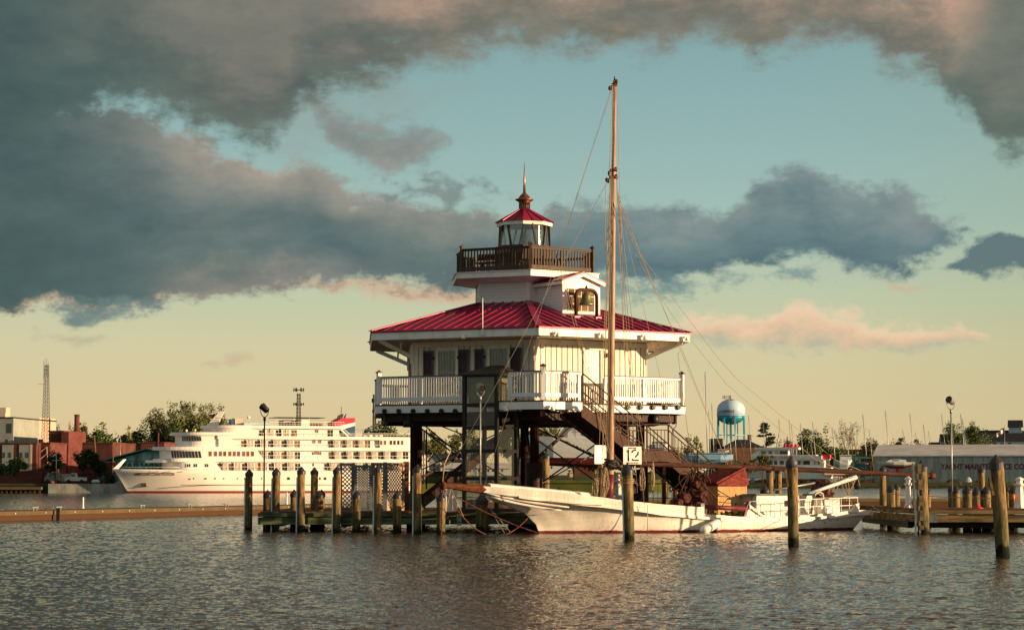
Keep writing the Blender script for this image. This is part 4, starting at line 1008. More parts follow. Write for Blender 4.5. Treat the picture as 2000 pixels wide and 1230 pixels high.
u, z = vS.hit(894.6, 1012); text_mesh('lettering', 'A', 'text_black', vS, u, z, .12, .004, sg, width=.07, bold=.03)
u, z = vS.hit(893.3, 1022); text_mesh('lettering', 'PIER', 'text_black', vS, u, z, .085, .004, sg, width=.125, bold=.03)
def pedestal(px, py_b, py_t, d, label, zb, k=1.0):
    p = at(px, py_b, d); h = zat(py_t, d) - zb; t = thing('power_pedestal', label, 'power pedestal', (p.x, p.y, zb), 'white dock power pedestals')
    s = h / 1.0 * k * .74
    mb = MB(); mb.lathe((p.x, p.y, zb), [(.19 * s, 0), (.13 * s, h * .15), (.11 * s, h * .68)], 8, False); mb.build('body', 'white_gloss', t)
    mb = MB(); mb.lathe((p.x, p.y, zb + h * .68), [(.11 * s, 0), (.17 * s, h * .06), (.17 * s, h * .10), (.10 * s, h * .12), (.10 * s, h * .22)], 8, False); mb.build('hood', 'white_gloss', t)
    mb = MB(); mb.lathe((p.x, p.y, zb + h * .90), [(.15 * s, 0), (.13 * s, h * .05), (.04 * s, h * .10)], 8, False); mb.build('lamp_cap', 'white_gloss', t)
pedestal(1208, 972, 923, 87.5, 'white pedestal just right of the mast foot', ZP + .1)
pedestal(1774, 984, 930, 83.5, 'white pedestal left of the boat ladder on the right pier', ZR)
pedestal(1992, 990, 931, 82.0, 'white pedestal cut off by the right edge of the photo', ZR, 1.4)
pedestal(1243, 972, 935, 90, 'white pedestal half hidden behind the pile with rope turns', ZP)
# lamp posts with drum floodlights
def lamp(px, yt, yb, d, zb, label, tilt, side, hm='galv', r=.028):
    p = at(px, yb, d); zt = zat(yt, d); t = thing('dock_floodlight', label, 'lamp post', (p.x, p.y, zb), 'drum floodlights on thin poles')
    mb = MB(); mb.tube([(p.x, p.y, zb), (p.x, p.y, zt - .62)], r, 10); mb.tube([(p.x, p.y, zt - .66), (p.x, p.y, zt - .52)], r * 1.7, 10); mb.build('pole', hm, t)
    c = Vector((p.x, p.y, zt - .20)); ax = Vector((tilt[0], tilt[1], tilt[2])).normalized()
    mb = MB(); pts = [c + Vector((.15 * math.cos(a), 0, -.05 + .27 * math.sin(a))) for a in [math.pi + math.pi * i / 10 for i in range(11)]]
    mb.tube(pts, .014, 6); mb.build('yoke', hm, t)
    q = ax.to_track_quat('Z', 'Y').to_matrix(); prof = [(.04, -.17), (.115, -.14), (.125, .10), (.135, .11), (.135, .16)]; n = 18; vs = []
    for rr, z in prof:
        for k in range(n): a = 2 * math.pi * k / n; vs.append(c + q @ Vector((rr * math.cos(a), rr * math.sin(a), z)))
    mb = MB(); mb.add(vs, [(i * n + k, i * n + (k + 1) % n, (i + 1) * n + (k + 1) % n, (i + 1) * n + k) for i in range(4) for k in range(n)] + [tuple(reversed(range(n)))], True); h = mb.build('lamp_head', hm, t)
    mb = MB(); mb.add([c + q @ Vector((.13 * math.cos(2 * math.pi * k / n), .13 * math.sin(2 * math.pi * k / n), .14)) for k in range(n)], [tuple(range(n))]); mb.build('lens', 'window_dark', h)
lamp(515, 787, 1028, 84, -.5, 'dark drum floodlight on a thin pole at the left end of the pier', (-.5, .3, .45), 0, 'dark_metal')
lamp(938, 745, 962, 80.3, zat(965, 80.3), 'grey floodlight on a pole in front of the lift shaft', (.35, -.7, -.30), 0)
lamp(1860, 772, 985, 83, ZR, 'floodlight on the tall slim pole of the right pier', (-.6, -.7, .30), 0)
lamp(1315, 812, 975, 92, ZP, 'small floodlight showing beside the stair landing rail', (-.3, -.8, .2), 0, 'dark_metal', .02)
# pier guard rails
def guard(a, b, z, h, label, bal=None, m='dark_metal'):
    a, b = Vector(a), Vector(b); t = thing('guard_rail', label, 'railing', (*((a + b) / 2), z)); L = (b - a).length; mb = MB()
    for hh in (h, h * .45): mb.tube([(*a, z + hh), (*b, z + hh)], .022, 6)
    mb.build('rail', m, t); mb = MB(); n = max(1, int(L / 1.9))
    for i in range(n + 1): p = a.lerp(b, i / n); mb.beam((*p, z), (*p, z + h), .045, .045)
    mb.build('post', m, t)
    if bal:
        mb = MB(); n = int(L / bal)
        for i in range(n): p = a.lerp(b, (i + .5) / n); mb.beam((*p, z + .05), (*p, z + h), .02, .02)
        mb.build('baluster', m, t)
guard((-4.3, 89.2), (-1.0, 89.2), ZP, 1.05, 'thin black guard rail on the pier left of the lift shaft')
guard((.95, 87.2), (4.3, 88.3), ZP, 1.02, 'thin guard rail between the lighthouse legs behind the skipjack bow')
guard((4.9, 88.8), (8.1, 89.6), ZP, 1.02, 'black barred pier fence under the stair landing', .19)
MB().tube([at(833, 955, 88), at(833, 838, 88)], .03, 8).build('pipe', 'dark_metal', LH); 
for x in (824, 828.5): MB().tube([at(x, 945, 87.4), at(x, 842, 87.4)], .035, 8).build('conduit', 'cream_wall', LH)
MB().beam(at(831, 925, 88.5), at(905, 925, 88.5), .08, .22).build('cross_beam', 'dark_metal', LH)
for x in (1021, 1068): pass
# stepladder in the water by the bow
t = thing('swim_ladder', 'grey metal ladder dropping into the water under the skipjack bow', 'ladder', at(1030, 1040, 84.5))
for x in (1019, 1041): MB().tube([at(x, 1043, 84.8), at(x, 1000, 84.8)], .03, 6).build('rail', 'galv', t)
for y in (1016, 1029): MB().tube([at(1019, y, 84.8), at(1041, y, 84.8)], .022, 6).build('rung', 'galv', t)
# pink tub, orange ring, pier beacon
p = at(1910, 992, 81); mb = MB(); mb.lathe((p.x, p.y, ZR), [(.20, 0), (.18, .03), (.10, .05), (.09, .12)], 12); tag(mb.build('tub', 'red_bright'), 'squashed pink tub on the right pier deck', 'tub')
p = at(1990, 968, 81.9); mb = MB(); mb.lathe((p.x - .22, p.y - .1, zat(976, 81.9)), [(.05, 0), (.06, .1), (.05, .2)], 10); tag(mb.build('cable_coil', 'orange'), 'orange coil hanging on the white pedestal at the right edge', 'cable')
p = at(742, 0, 84); 
# floating docks
def float_dock(a, b, z, w_, label, cleats):
    a, b = Vector(a), Vector(b); d = (b - a).normalized(); n = Vector((-d.y, d.x)); c = (a + b) / 2 + n * w_ / 2; L = (b - a).length
    t = thing('floating_dock', label, 'dock', (c.x, c.y, 0)); rz = math.atan2(d.y, d.x)
    mb = MB(); mb.box(c.x, c.y, (z - .28) / 2 - .05, L, w_, z + .18, rz); mb.build('pontoon', 'dock_rust', t)
    mb = MB(); mb.box(c.x, c.y, z - .06, L + .05, w_ + .12, .20, rz); mb.build('deck', 'concrete_dock', t)
    mb = MB()
    for i in range(int(L / 2.6)):
        p = a + d * (1 + i * 2.6) - n * .075; mb.box(p.x, p.y, z - .06, .05, .05, .05, rz)
    mb.build('bolt_head', 'white_paint', t)
    for f in cleats:
        p = a + d * L * f + n * .35; mb = MB(); mb.box(p.x, p.y, z + .19, .55, .07, .05, rz)
        for s in (-.14, .14): q = p + d * s; mb.box(q.x, q.y, z + .10, .06, .06, .14, rz)
        mb.build('cleat', 'galv', t)
    return t
fa = at(-60, 1018, 102.5); fb = at(700, 1000, 142)
FD1 = float_dock(fa[:2], fb[:2], .40, 2.6, 'long low rusty floating dock stretching across the water at the left', (.14, .19, .38, .50, .6, .72, .80))
pedestal(162, 991, 970, 112.5, 'short white bollard light on the floating dock at the left', .5, .9)
pedestal(560, 987, 961, 133, 'white bollard light on the floating dock seen between the piles', .5, .9)
ga, gb = at(1560, 985, 160), at(2080, 985, 165)
float_dock(ga[:2], gb[:2], .58, 2.6, 'rust stained floating dock across the water behind the right pier', (.2, .5, .75))
ga, gb = at(930, 985, 150), at(1400, 985, 155)
float_dock(ga[:2], gb[:2], .6, 2.2, 'floating dock glimpsed behind the lighthouse legs', (.5,))
# riprap-dark rubble below the pier
def marker():
    p = at(114, 1010, 109); mb = MB(); mb.beam((p.x, p.y - .1, -.3), (p.x, p.y - .1, .55), .16, .10); mb.build('rubber_joint', 'dark', FD1)
marker()
# ------------------------------------------------------------------ the old white skipjack
BA = math.atan2(7.0, 11.3); BO = Vector((.95, 79.5, 0))
vb0 = VP(BO, (math.cos(BA), math.sin(BA)))
def lut(t, x):
    if x <= t[0][0]: return t[0][1]
    for (a, b), (c, d) in zip(t, t[1:]):
        if x <= c: f = (x - a) / (c - a); f = f * f * (3 - 2 * f) * .35 + f * .65; return b + (d - b) * f
    return t[-1][1]
SHD = [(0, .05), (.05, .23), (.1, .38), (.2, .66), (.35, .92), (.5, 1), (.7, .96), (.85, .85), (1, .66)]
SHW = [(0, .0), (.05, .12), (.1, .28), (.2, .60), (.35, .90), (.5, .985), (.7, .95), (.85, .83), (1, .60)]
U0, U1 = -2.35, 14.3
def hb(u): return 1.95 * lut(SHD, (u - U0) / (U1 - U0))
def near(px, py):
    off = 0
    for _ in range(5): v = VP(vb0.pt(0, 0, off), vb0.d); u, z = v.hit(px, py); off = hb(u)
    return u, z
deck_t = [near(*p) for p in ((945, 960), (1000, 967), (1060, 974), (1160, 984), (1240, 993), (1300, 1002), (1380, 1009), (1450, 1014), (1540, 1013), (1610, 1008), (1678, 1001))]
bul_t = [near(*p) for p in ((945, 949), (1000, 952.5), (1060, 957), (1160, 969), (1228, 978), (1300, 985), (1374, 990))]
stem_t = sorted([(z, u) for u, z in [vb0.hit(*p) for p in ((1053, 1043), (1049, 1028), (1040, 1015), (1022, 1000), (990, 984.6), (960, 972))]])
stem_t = [(-.6, stem_t[0][1] + .35)] + stem_t
SK = thing('skipjack', 'old white skipjack sailboat with flaking paint moored before the lighthouse, rusty bowsprit pointing left', 'sailboat', (6.3, 82, 0))
NS, rows = 46, []
fz = [-.6, -.12, 0, .22, .5, .8, 1.0]
grid = []
for j, f in enumerate(fz):
    row = []
    for i in range(NS + 1):
        s = (i / NS) ** 1.25
        # deck-level u first guess for height
        zz = f if f <= 0 else None; u = 0
        for _ in range(4):
            dz = lut(deck_t, U0 + (U1 - U0) * s); z = f if f <= 0 else f * dz
            us = lut(stem_t, z) if f < 1 else U0; ue = 13.3 + 1.0 * max(0, z) / 1.0
            us = max(U0, us); u = us + (ue - us) * s
        bw = 1.88 * lut(SHW, s); bd = 1.95 * lut(SHD, s); ff = max(0, f); b = bw + (bd - bw) * ff ** .5
        if f < 0: b = bw * (.93 if f > -.3 else .02)
        if i == 0: b = .03
        row.append((u, z, b))
    grid.append(row)
for sg, nm in ((1, 'hull'),):
    mb = MB(); n = NS + 1; vs = []
    for side in (1, -1):
        for row in grid: vs += [vb0.pt(u, z, b * side) for u, z, b in row]
    fs = []; H = len(fz)
    for side in range(2):
        o = side * H * n
        fs += [(o + j * n + i, o + j * n + i + 1, o + (j + 1) * n + i + 1, o + (j + 1) * n + i) for j in range(H - 1) for i in range(NS)]
    mb.add(vs, fs, True)
    tr = [j * n + NS for j in range(H)] + [H * n + j * n + NS for j in reversed(range(H))]
    tv = [mb.v[q_] for q_ in tr]; mb.add(tv, [tuple(range(len(tv)))])
    hull = mb.build('hull', 'skipjack_paint', SK)
mb = MB(); dk = []
for side in (1, -1):
    r_ = grid[-1]; dk.append([vb0.pt(u, z - .03, (b - .02) * side) for u, z, b in r_])
mb.loft([dk[0], dk[1]], cap=False, smooth=False); mb.build('deck', 'flaked', SK)
# rubbing strake, bulwark, log rail
def along(t, u0, u1, n, dz=0, dout=0):
    return [vb0.pt(u, lut(t, u) + dz, hb(u) + dout) for u in [u0 + (u1 - u0) * i / n for i in range(n + 1)]]
ub = bul_t[-1][0]
for side in (1, -1):
    N = 40; secs = []
    for i in range(N + 1):
        u = U0 + (ub - U0) * i / N; z0 = lut(deck_t, u) - .02; z1 = lut(bul_t, u); b = hb(u)
        secs.append([vb0.pt(u, z0, side * (b + .01)), vb0.pt(u, z1, side * (b * 1.0 + .03)), vb0.pt(u, z1, side * (b - .05)), vb0.pt(u, z0, side * (b - .07))])
    mb = MB(); mb.loft(secs, closed=True, smooth=False); mb.build('bulwark', 'skipjack_paint', SK)
    mb = MB(); secs = []
    for i in range(61):
        u = -1.2 + (U1 + 1.1) * i / 60; z = lut(deck_t, u); b = hb(u)
        secs.append([vb0.pt(u, z - .09, side * (b + .0)), vb0.pt(u, z - .09, side * (b + .035)), vb0.pt(u, z + .01, side * (b + .035)), vb0.pt(u, z + .01, side * (b + .0))])
    mb.loft(secs, closed=True, smooth=False); mb.build('rub_rail', 'skipjack_paint', SK)
    mb = MB(); secs = []
    for i in range(41):
        u = ub + .05 + (U1 - ub - .15) * i / 40; z = lut(deck_t, u); b = hb(u) - .08
        secs.append([vb0.pt(u, z - .0, side * b), vb0.pt(u, z + .10, side * b), vb0.pt(u, z + .10, side * (b - .07)), vb0.pt(u, z, side * (b - .07))])
    mb.loft(secs, closed=True, smooth=False); mb.build('log_rail', 'skipjack_paint', SK)
# bowsprit and head rails
tip = vb0.hit(859, 948); root = vb0.hit(950, 956)
mb = MB(); P = [vb0.pt(tip[0], tip[1]), vb0.pt(tip[0] + .35, tip[1] - .0), vb0.pt(root[0] - .9, (tip[1] + root[1]) / 2 - .0), vb0.pt(root[0] + .1, root[1])]
mb.tube(P, [.08, .10, .13, .165], 8, smooth=False); bs = mb.build('bowsprit', 'rust', SK)
mb = MB(); mb.tube([vb0.pt(tip[0] + .06, tip[1]), vb0.pt(tip[0] + .16, tip[1])], .145, 10); mb.build('bowsprit_band', 'rust', bs)
mb = MB(); r2 = vb0.hit(1150, 976); mb.tube([vb0.pt(root[0] + .08, root[1] + .02), vb0.pt(r2[0], r2[1] + .1)], [.21, .17], 8, smooth=False); mb.build('bowsprit_heel', 'skipjack_paint', bs)
for side in (1, -1):
    for (a, b) in (((948, 962), (1110, 990)), ((960, 970), (1095, 996))):
        u, z = near(*a) if side == 1 else near(*a); u2, z2 = near(*b); mb = MB()
        pts = [vb0.pt(u + (u2 - u) * i / 8, z + (z2 - z) * i / 8 + .05 * math.sin(i / 8 * math.pi) * -1, side * (hb(u + (u2 - u) * i / 8) * (.55 + .45 * i / 8) + .05)) for i in range(9)]
        mb.tube(pts, [.03, .045, .05, .05, .05, .05, .045, .04, .02], 6); mb.build('head_rail', 'skipjack_paint', SK)
# mast
mbase = vb0.pt(3.0, 0); mb_d = mbase.y
M0 = at(1190.5, 985, mb_d); M1 = at(1200.5, 158, mb_d + .3)
def mp(py):
    f = (M0.z - zat(py, mb_d)) / (M0.z - M1.z); return M0.lerp(M1, f)
mb = MB(); K = 14; mb.tube([M0.lerp(M1, i / K) for i in range(K + 1)], [.140 - .078 * (i / K) ** 1.3 for i in range(K + 1)], 14); mast = mb.build('mast', 'mast_wood', SK)
mb = MB(); mb.tube([M1, M1 + Vector((0, 0, .16))], [.04, .012], 8); mb.build('mast_tip', 'dark_metal', mast)
mb = MB(); mb.tube([mp(980), mp(926)], .149, 14); mb.build('mast_paint', 'maroon', mast)
for i, y in enumerate((897, 900.5, 904, 907.5, 911, 914)):
    c = mp(y); r = .21 + .02 * (i % 3); mb = MB(); mb.tube([(c.x + r * math.cos(a) + .03 * (i % 2), c.y + r * math.sin(a), c.z + .03 * math.sin(a + i)) for a in [2 * math.pi * k / 16 for k in range(17)]], .028, 6); mb.build('mast_hoop', 'dark', mast)
for y, w_ in ((331, .10), (345, .13), (163, .08)):
    c = mp(y); mb = MB(); mb.tube([c - Vector((0, 0, .05)), c + Vector((0, 0, .05))], w_ + .03, 10)
    mb.box(c.x - w_ - .06, c.y, c.z - .12, .08, .06, .16); mb.box(c.x + w_ * .8, c.y - .05, c.z + .05, .06, .06, .12); mb.build('mast_band', 'rust', mast)
for (x, y) in ((1191, 173), (1185, 352), (1204, 160), (1190, 338)):
    p = at(x, y, mb_d); mb = MB(); mb.lathe(p - Vector((0, 0, .07)), [(.03, 0), (.06, .05), (.05, .13), (.02, .16)], 8); mb.build('block', 'rust', mast)
# standing and running rigging
def rope(pts, r, m='rope', nm='rope', sag=0, n=12):
    P = []
    for a, b in zip(pts, pts[1:]):
        a, b = Vector(a), Vector(b); k = n if sag else 1
        for i in range(k): f = i / k; P.append(a.lerp(b, f) - Vector((0, 0, sag * 4 * f * (1 - f))))
    P.append(Vector(pts[-1])); return MB().tube(P, r, 5).build(nm, m, SK)
tipw = vb0.pt(tip[0] + .1, tip[1] + .1)
rope([mp(170) + Vector((-.12, 0, 0)), vb0.pt(*vb0.hit(945, 950))], .008, 'wire', 'forestay'); rope([mp(352) + Vector((-.2, 0, 0)), tipw], .008, 'wire', 'jib_stay')
near_d = mb_d - 1.75; far_d = mb_d + 1.75
sh = [((1192, 345), mb_d, (1166, 976), far_d), ((1193, 345), mb_d, (1173, 976), far_d), ((1195, 345), mb_d, (1180, 976), near_d), ((1204, 348), mb_d, (1245, 962), near_d), ((1204, 350), mb_d, (1258, 984), near_d + .1), ((1204, 345), mb_d, (1229, 900), near_d)]
for i, (a, d1, b, d2) in enumerate(sh): rope([at(*a, d1), at(*b, d2)], .010, 'wire' if i in (3, 4) else 'rope', 'shroud')
hal = [((1197, 345), (1186, 880)), ((1193, 352), (1176, 905)), ((1199, 165), (1194, 345)), ((1196, 165), (1190, 345)), ((1205, 165), (1218, 640)), ((1207, 375), (1236, 640)), ((1183, 360), (1182, 500)), ((1188, 380), (1178, 880))]
for a, b in hal: rope([at(*a, mb_d - .25), at(*b, mb_d - .35)], .010, 'rope', 'halyard')
rope([at(1218, 640, mb_d - .3), at(1262, 905, mb_d - .2)], .009, 'rope', 'topping_lift')
blk = at(1089, 503, mb_d - .9); rope([at(1196, 172, mb_d), blk], .008, 'wire', 'stay')
for dx in (0, 5): rope([blk, at(1108 + dx, 585, mb_d - .9), at(1186 + dx, 880, mb_d - .5), at(1224 + dx * .4, 912, near_d)], .009, 'rope', 'jib_halyard')
MB().lathe(blk - Vector((0, 0, .12)), [(.03, 0), (.055, .06), (.05, .2), (.02, .26)], 8).build('block', 'dark_metal', SK)
# the boom and its lifts
bA = at(1212, 905, mb_d - .1); ut = 18.6; bt_ = vb0.pt(ut, 0); bT = at(1826, 929.5, bt_.y)
mb = MB(); K = 16; pts = []
for i in range(K + 1):
    p = bA.lerp(bT, i / K); p.z += .05 * math.sin(i / K * math.pi); pts.append(p)
mb.tube(pts, [.07 + .028 * math.sin(min(1, i / K * 1.3) * math.pi / 1.3) for i in range(K + 1)], 12); boom = mb.build('boom', 'spar', SK)
mb = MB(); d_ = (bT - bA).normalized(); mb.tube([bT - d_ * .3, bT - d_ * .05], .12, 12); mb.box(bT.x - .12, bT.y, bT.z + .15, .06, .05, .12); mb.build('boom_end_band', 'rust', boom)
def onboom(px):
    best = min(range(401), key=lambda i: abs(1000 + F * ((bA.lerp(bT, i / 400)).x / (bA.lerp(bT, i / 400)).y) * 1.0 - px)); return bA.lerp(bT, best / 400) + Vector((0, 0, .1))
for a, x in (((1206, 385), 1420), ((1206, 390), 1330)):
    rope([at(*a, mb_d), onboom(x)], .008, 'rope', 'lazy_jack')
rope([at(1206, 375, mb_d), at(1250, 497, mb_d + .3), at(1299, 562, mb_d + .7), at(1400, 696, mb_d + 1.5), at(1439, 740, mb_d + 1.8), at(1630, 897, mb_d + 3.2), onboom(1680)], .008, 'rope', 'lazy_jack')
rope([at(1206, 380, mb_d), at(1243, 500, mb_d + .3), at(1277, 562, mb_d + .6), at(1330, 640, mb_d + 1), at(1420, 751, mb_d + 1.7), at(1591, 896, mb_d + 3), onboom(1640)], .008, 'rope', 'lazy_jack')
q = at(1333, 685, mb_d + .8); rope([q, onboom(1420)], .009, 'rope', 'lazy_jack'); rope([q, at(1206, 400, mb_d)], .009, 'rope', 'lazy_jack'); rope([q, at(1324, 690, mb_d + .7), onboom(1350)], .009, 'rope', 'lazy_jack')
def coil(px, y0, y1, d, n, w_, nm='rope_coil'):
    rnd = random.Random(px); mb = MB()
    for i in range(n):
        c = at(px + rnd.uniform(-2, 2), 0, d); zt, zb = zat(y0 + rnd.uniform(0, 5), d), zat(y1 - rnd.uniform(0, 14), d); x = c.x; w2 = w_ * rnd.uniform(.5, 1.1)
        pts = [(x + w2 * math.sin(a) * (.4 + .6 * (1 - math.cos(a)) / 2), d + rnd.uniform(-.05, .05), zt + (zb - zt) * (1 - math.cos(a)) / 2) for a in [2 * math.pi * k / 14 for k in range(15)]]
        mb.tube(pts, .012, 5)
    mb.build(nm, 'rope', SK)
coil(1250, 912, 962, near_d + .3, 4, .10); coil(1272, 900, 958, near_d + .6, 4, .07); coil(1160, 915, 976, far_d, 5, .12); coil(1180, 912, 970, mb_d - .5, 4, .14); coil(1170, 905, 940, mb_d, 4, .15)
rope([at(1188, 905, mb_d - .3), at(1215, 908, mb_d - .5), at(1210, 950, mb_d - .5), at(1192, 955, mb_d - .3)], .014, 'rope', 'lashing', .05)
MB().beam(at(1160, 916, mb_d + .4), at(1225, 913, mb_d - .6), .05, .06).build('spreader_bar', 'rust', SK)
MB().beam(at(1232, 916, near_d + .3), at(1253, 914, near_d + .3), .04, .05).build('spreader_bar', 'flaked', SK)
# bobstays, chains, warps at the bow
T0 = vb0.pt(tip[0] + .1, tip[1] - .1); stm = vb0.pt(*vb0.hit(1050, 1040))
def chain(a, b, sag, m='rust_chain', r=.017, nm='chain', n=26):
    P = [Vector(a).lerp(Vector(b), i / n) - Vector((0, 0, sag * 4 * (i / n) * (1 - i / n))) for i in range(n + 1)]
    MB().tube(P, [r * (1.3 if i % 2 else .75) for i in range(n + 1)], 6).build(nm, m, SK)
chain(T0, stm, .12, 'rust', .017, 'bobstay', 60); chain(T0 + Vector((.05, -.1, 0)), at(1030, 1012, 79.2), 1.05, n=60)
chain(T0 + Vector((0, -.02, 0)), (T0.x - .03, T0.y, -.1), 0, 'rust_chain', .02, 'hanging_chain', 30)
rope([at(947, 960, 78.4), at(1010, 972, 78.2), at(1075, 979, 78.0), at(1175, 986, 78.6)], .014, 'rust_chain', 'anchor_chain', .03)
rope([T0 + Vector((.3, -.1, 0)), at(868, 1012, T0.y)], .01); rope([T0 + Vector((.3, -.1, 0)), at(905, 1008, T0.y)], .01)
rope([tipw, at(868, 905, T0.y), at(880, 880, T0.y + .2)], .02, 'rope', 'furled_line')
rope([at(955, 990, 79), at(1000, 1042, 79.5)], .012, 'wire'); rope([at(956, 992, 79), at(985, 1040, 79.5)], .012, 'wire')
# draft marks hanging off the side
rope([near_p := vb0.pt(*near(1257, 985)) + vb0.n * 2.0, vb0.pt(*near(1257, 985)) + vb0.n * 2.0 - Vector((0, 0, .95))], .012, 'galv', 'hanging_line')
# number boards on the shrouds
def board(x0, y0, x1, y1, d, dirv, label, txt):
    v = VP(at(x0, (y0 + y1) / 2, d), dirv); t = thing('number_board', label, 'sign', at((x0 + x1) / 2, y1, d)); mb = MB(); v.quad(mb, x0, y0, x1, y1, 0, .03); mb.build('board', 'white_paint', t)
    return v, t
v, t = board(1217.5, 871.5, 1253, 906, near_d - .05, (1, .42), 'white board with a stencilled black number 12 hanging on the near rigging', 1)
def stroke(mb, v, P, w_):
    for a, b in zip(P, P[1:]):
        pa, pb = v.pix(*a, .006), v.pix(*b, .006); mb.beam(pa, pb, .004, w_, up=v.n.cross((pb - pa).normalized()))
        for q in (a, b): c = v.pix(*q, .0062); mb.add([c + v.d * (w_ / 2 * math.cos(t_)) + Vector((0, 0, w_ / 2 * math.sin(t_))) for t_ in [math.pi * i / 5 for i in range(10)]], [tuple(range(10))])
mb = MB(); stroke(mb, v, [(1227.3, 878.5), (1227.3, 899)], .06); stroke(mb, v, [(1224.2, 881.5), (1226.8, 878.8)], .045); mb.build('digit', 'text_black', t)
mb = MB(); stroke(mb, v, [(1234.2, 883), (1236, 880), (1238.8, 878.6), (1241.6, 878.5)], .055); stroke(mb, v, [(1246.3, 882.5), (1246, 886.5), (1241.3, 891.8)], .055); stroke(mb, v, [(1235.2, 896.5), (1236, 898.2), (1246.6, 898.6)], .055); mb.build('digit', 'text_black', t)
u, z = v.hit(1226.5, 876); text_mesh('lettering', 'MARYLAND', 'sign_red', v, u, z, .046, .004, t, width=.33, bold=.01)
u, z = v.hit(1222.5, 904.8); text_mesh('lettering', 'DREDGE BOAT', 'text_black', v, u, z, .050, .004, t, width=.50, bold=.02)
board(1161.5, 869, 1184, 905.5, far_d - .6, (.72, .69), 'blank white board hanging on the far rigging left of the mast', 0)
# deck gear --------------------------------------------------------
# winder
wc = vb0.pt(6.75, 0); wz = lut(deck_t, 6.8)
WD = thing('dredge_winder', 'tangled rusty dredge winder and machinery heaped on the skipjack deck beside the wooden shed', 'machinery', (wc.x, wc.y, wz))
def wpt(px, py, off=0): v = VP(vb0.pt(0, 0, off), vb0.d); return v.pix(px, py)
rnd = random.Random(3)
mb = MB(); p = wpt(1352, 984); mb.lathe((p.x, p.y, wz), [(.55, 0), (.62, .15), (.50, .45), (.55, .6), (.35, .9), (.12, 1.05)], 9, False); 
for i in range(26):
    a = rnd.uniform(0, 6.28); r = rnd.uniform(.2, .65); z = wz + rnd.uniform(.1, 1.0) * (1.1 - r); mb.box(p.x + r * math.cos(a), p.y + r * math.sin(a), z, rnd.uniform(.08, .3), rnd.uniform(.06, .2), rnd.uniform(.08, .3), rnd.uniform(0, 3))
mb.build('engine', 'marine_net', WD)
for x, y, r, L in ((1335, 972, .24, .5), (1370, 968, .27, .4), (1358, 945, .16, .35), (1322, 980, .16, .5)):
    c = wpt(x, y, .5); MB().tube([c - vb0.n * L / 2, c + vb0.n * L / 2], r * .72, 14).build('drum', 'marine_net', WD)
for a, b, r in (((1350, 985), (1352, 915), .04), ((1345, 925), (1318, 985), .03), ((1352, 920), (1400, 975), .035), ((1360, 915), (1340, 975), .03), ((1372, 925), (1385, 985), .04), ((1310, 960), (1350, 918), .02), ((1330, 985), (1345, 930), .025)):
    MB().tube([wpt(*a, .4), wpt(*b, .4)], r, 6).build('strut', 'rust_steel', WD)
for i in range(9):
    c = wpt(1338 + rnd.uniform(-12, 40), 955 + rnd.uniform(-22, 22), .6); r = rnd.uniform(.12, .3); q = Vector((rnd.uniform(-.4, .4), 0, 0)); MB().tube([c + Vector((r * math.cos(a), .2 * math.sin(a), r * 1.3 * math.sin(a))) for a in [5.0 * k / 10 for k in range(11)]], .02, 5).build('cable', 'marine_net' if i % 2 else 'rust', WD)
# wooden shed with tipped red roof
SHD_ = thing('deck_shed', 'plywood box shed with a tipped red painted roof on the skipjack deck', 'shed', vb0.pt(8.5, wz))
vS1 = VP(vb0.pt(0, 0, .25), vb0.d); s0, sz1 = vS1.hit(1402, 947); s1, sz0 = vS1.hit(1459, 1004)
mb = MB(); vS1.bx(mb, s0, s1, wz - .05, sz1, 0, 1.1); mb.build('body', 'plywood', SHD_)
P = [vS1.hit(*q) for q in ((1400, 946), (1453.5, 915), (1461.5, 943), (1457, 949), (1402, 949))]
mb = MB(); mb.slab([vS1.pt(u, z, .06) for u, z in P], vS1.n * -1.25); mb.build('roof', 'red_wood', SHD_)
mb = MB(); a, b = vS1.hit(1399, 945), vS1.hit(1453.5, 914); mb.slab([vS1.pt(a[0] - .05, a[1], .1), vS1.pt(b[0], b[1], .1), vS1.pt(b[0] + .04, b[1] + .08, .1), vS1.pt(a[0] - .05, a[1] + .08, .1)], vS1.n * -1.35); mb.build('roof_board', 'red_wood', SHD_)
for x, y in ((1437, 966), (1437, 984), (1404, 965)): MB().lathe(vS1.pix(x, y, .0), [(.03, -.03), (.03, .03)], 8).build('vent_hole', 'dark', SHD_)
# scroll rail
pts = [wpt(*q, 1.2) for q in ((1402, 957), (1416, 965), (1428, 972), (1432, 980), (1430, 988), (1424, 990))]
MB().tube(pts, .018, 5).build('scroll_rail', 'dark_metal', SK)
for a, b in (((1400, 968), (1425, 970)), ((1422, 972), (1408, 990)), ((1404, 980), (1430, 982))): MB().tube([wpt(*a, 1.2), wpt(*b, 1.2)], .014, 5).build('scroll_bar', 'dark_metal', SK)
# roller and its stands
vN = VP(vb0.pt(0, 0, 1.78), vb0.d)
mb = MB(); mb.tube([vN.pix(1380, 989.5), vN.pix(1455, 993)], .085, 14); rl = mb.build('dredge_roller', 'maroon', SK)
mb = MB(); mb.tube([vN.pix(1374, 989), vN.pix(1380, 989.5)], .075, 12); mb.build('roller_hub', 'rust', rl)
mb = MB(); a = vN.pix(1372.5, 982); mb.beam(a, (a.x, a.y, a.z - .62), .13, .12); mb.build('roller_post', 'skipjack_paint', SK)
mb = MB(); a = vN.pix(1379, 989); mb.beam(a, (a.x, a.y, a.z - .5), .06, .06); mb.build('roller_post', 'skipjack_paint', SK)
MB().beam(vN.pix(1463, 978.5), vN.pix(1453, 1013), .06, .10).build('roller_bracket', 'maroon', SK)
MB().beam(vN.pix(1455, 980, -.05), vN.pix(1463, 992, -.05), .03, .05).build('roller_bracket', 'maroon', SK)
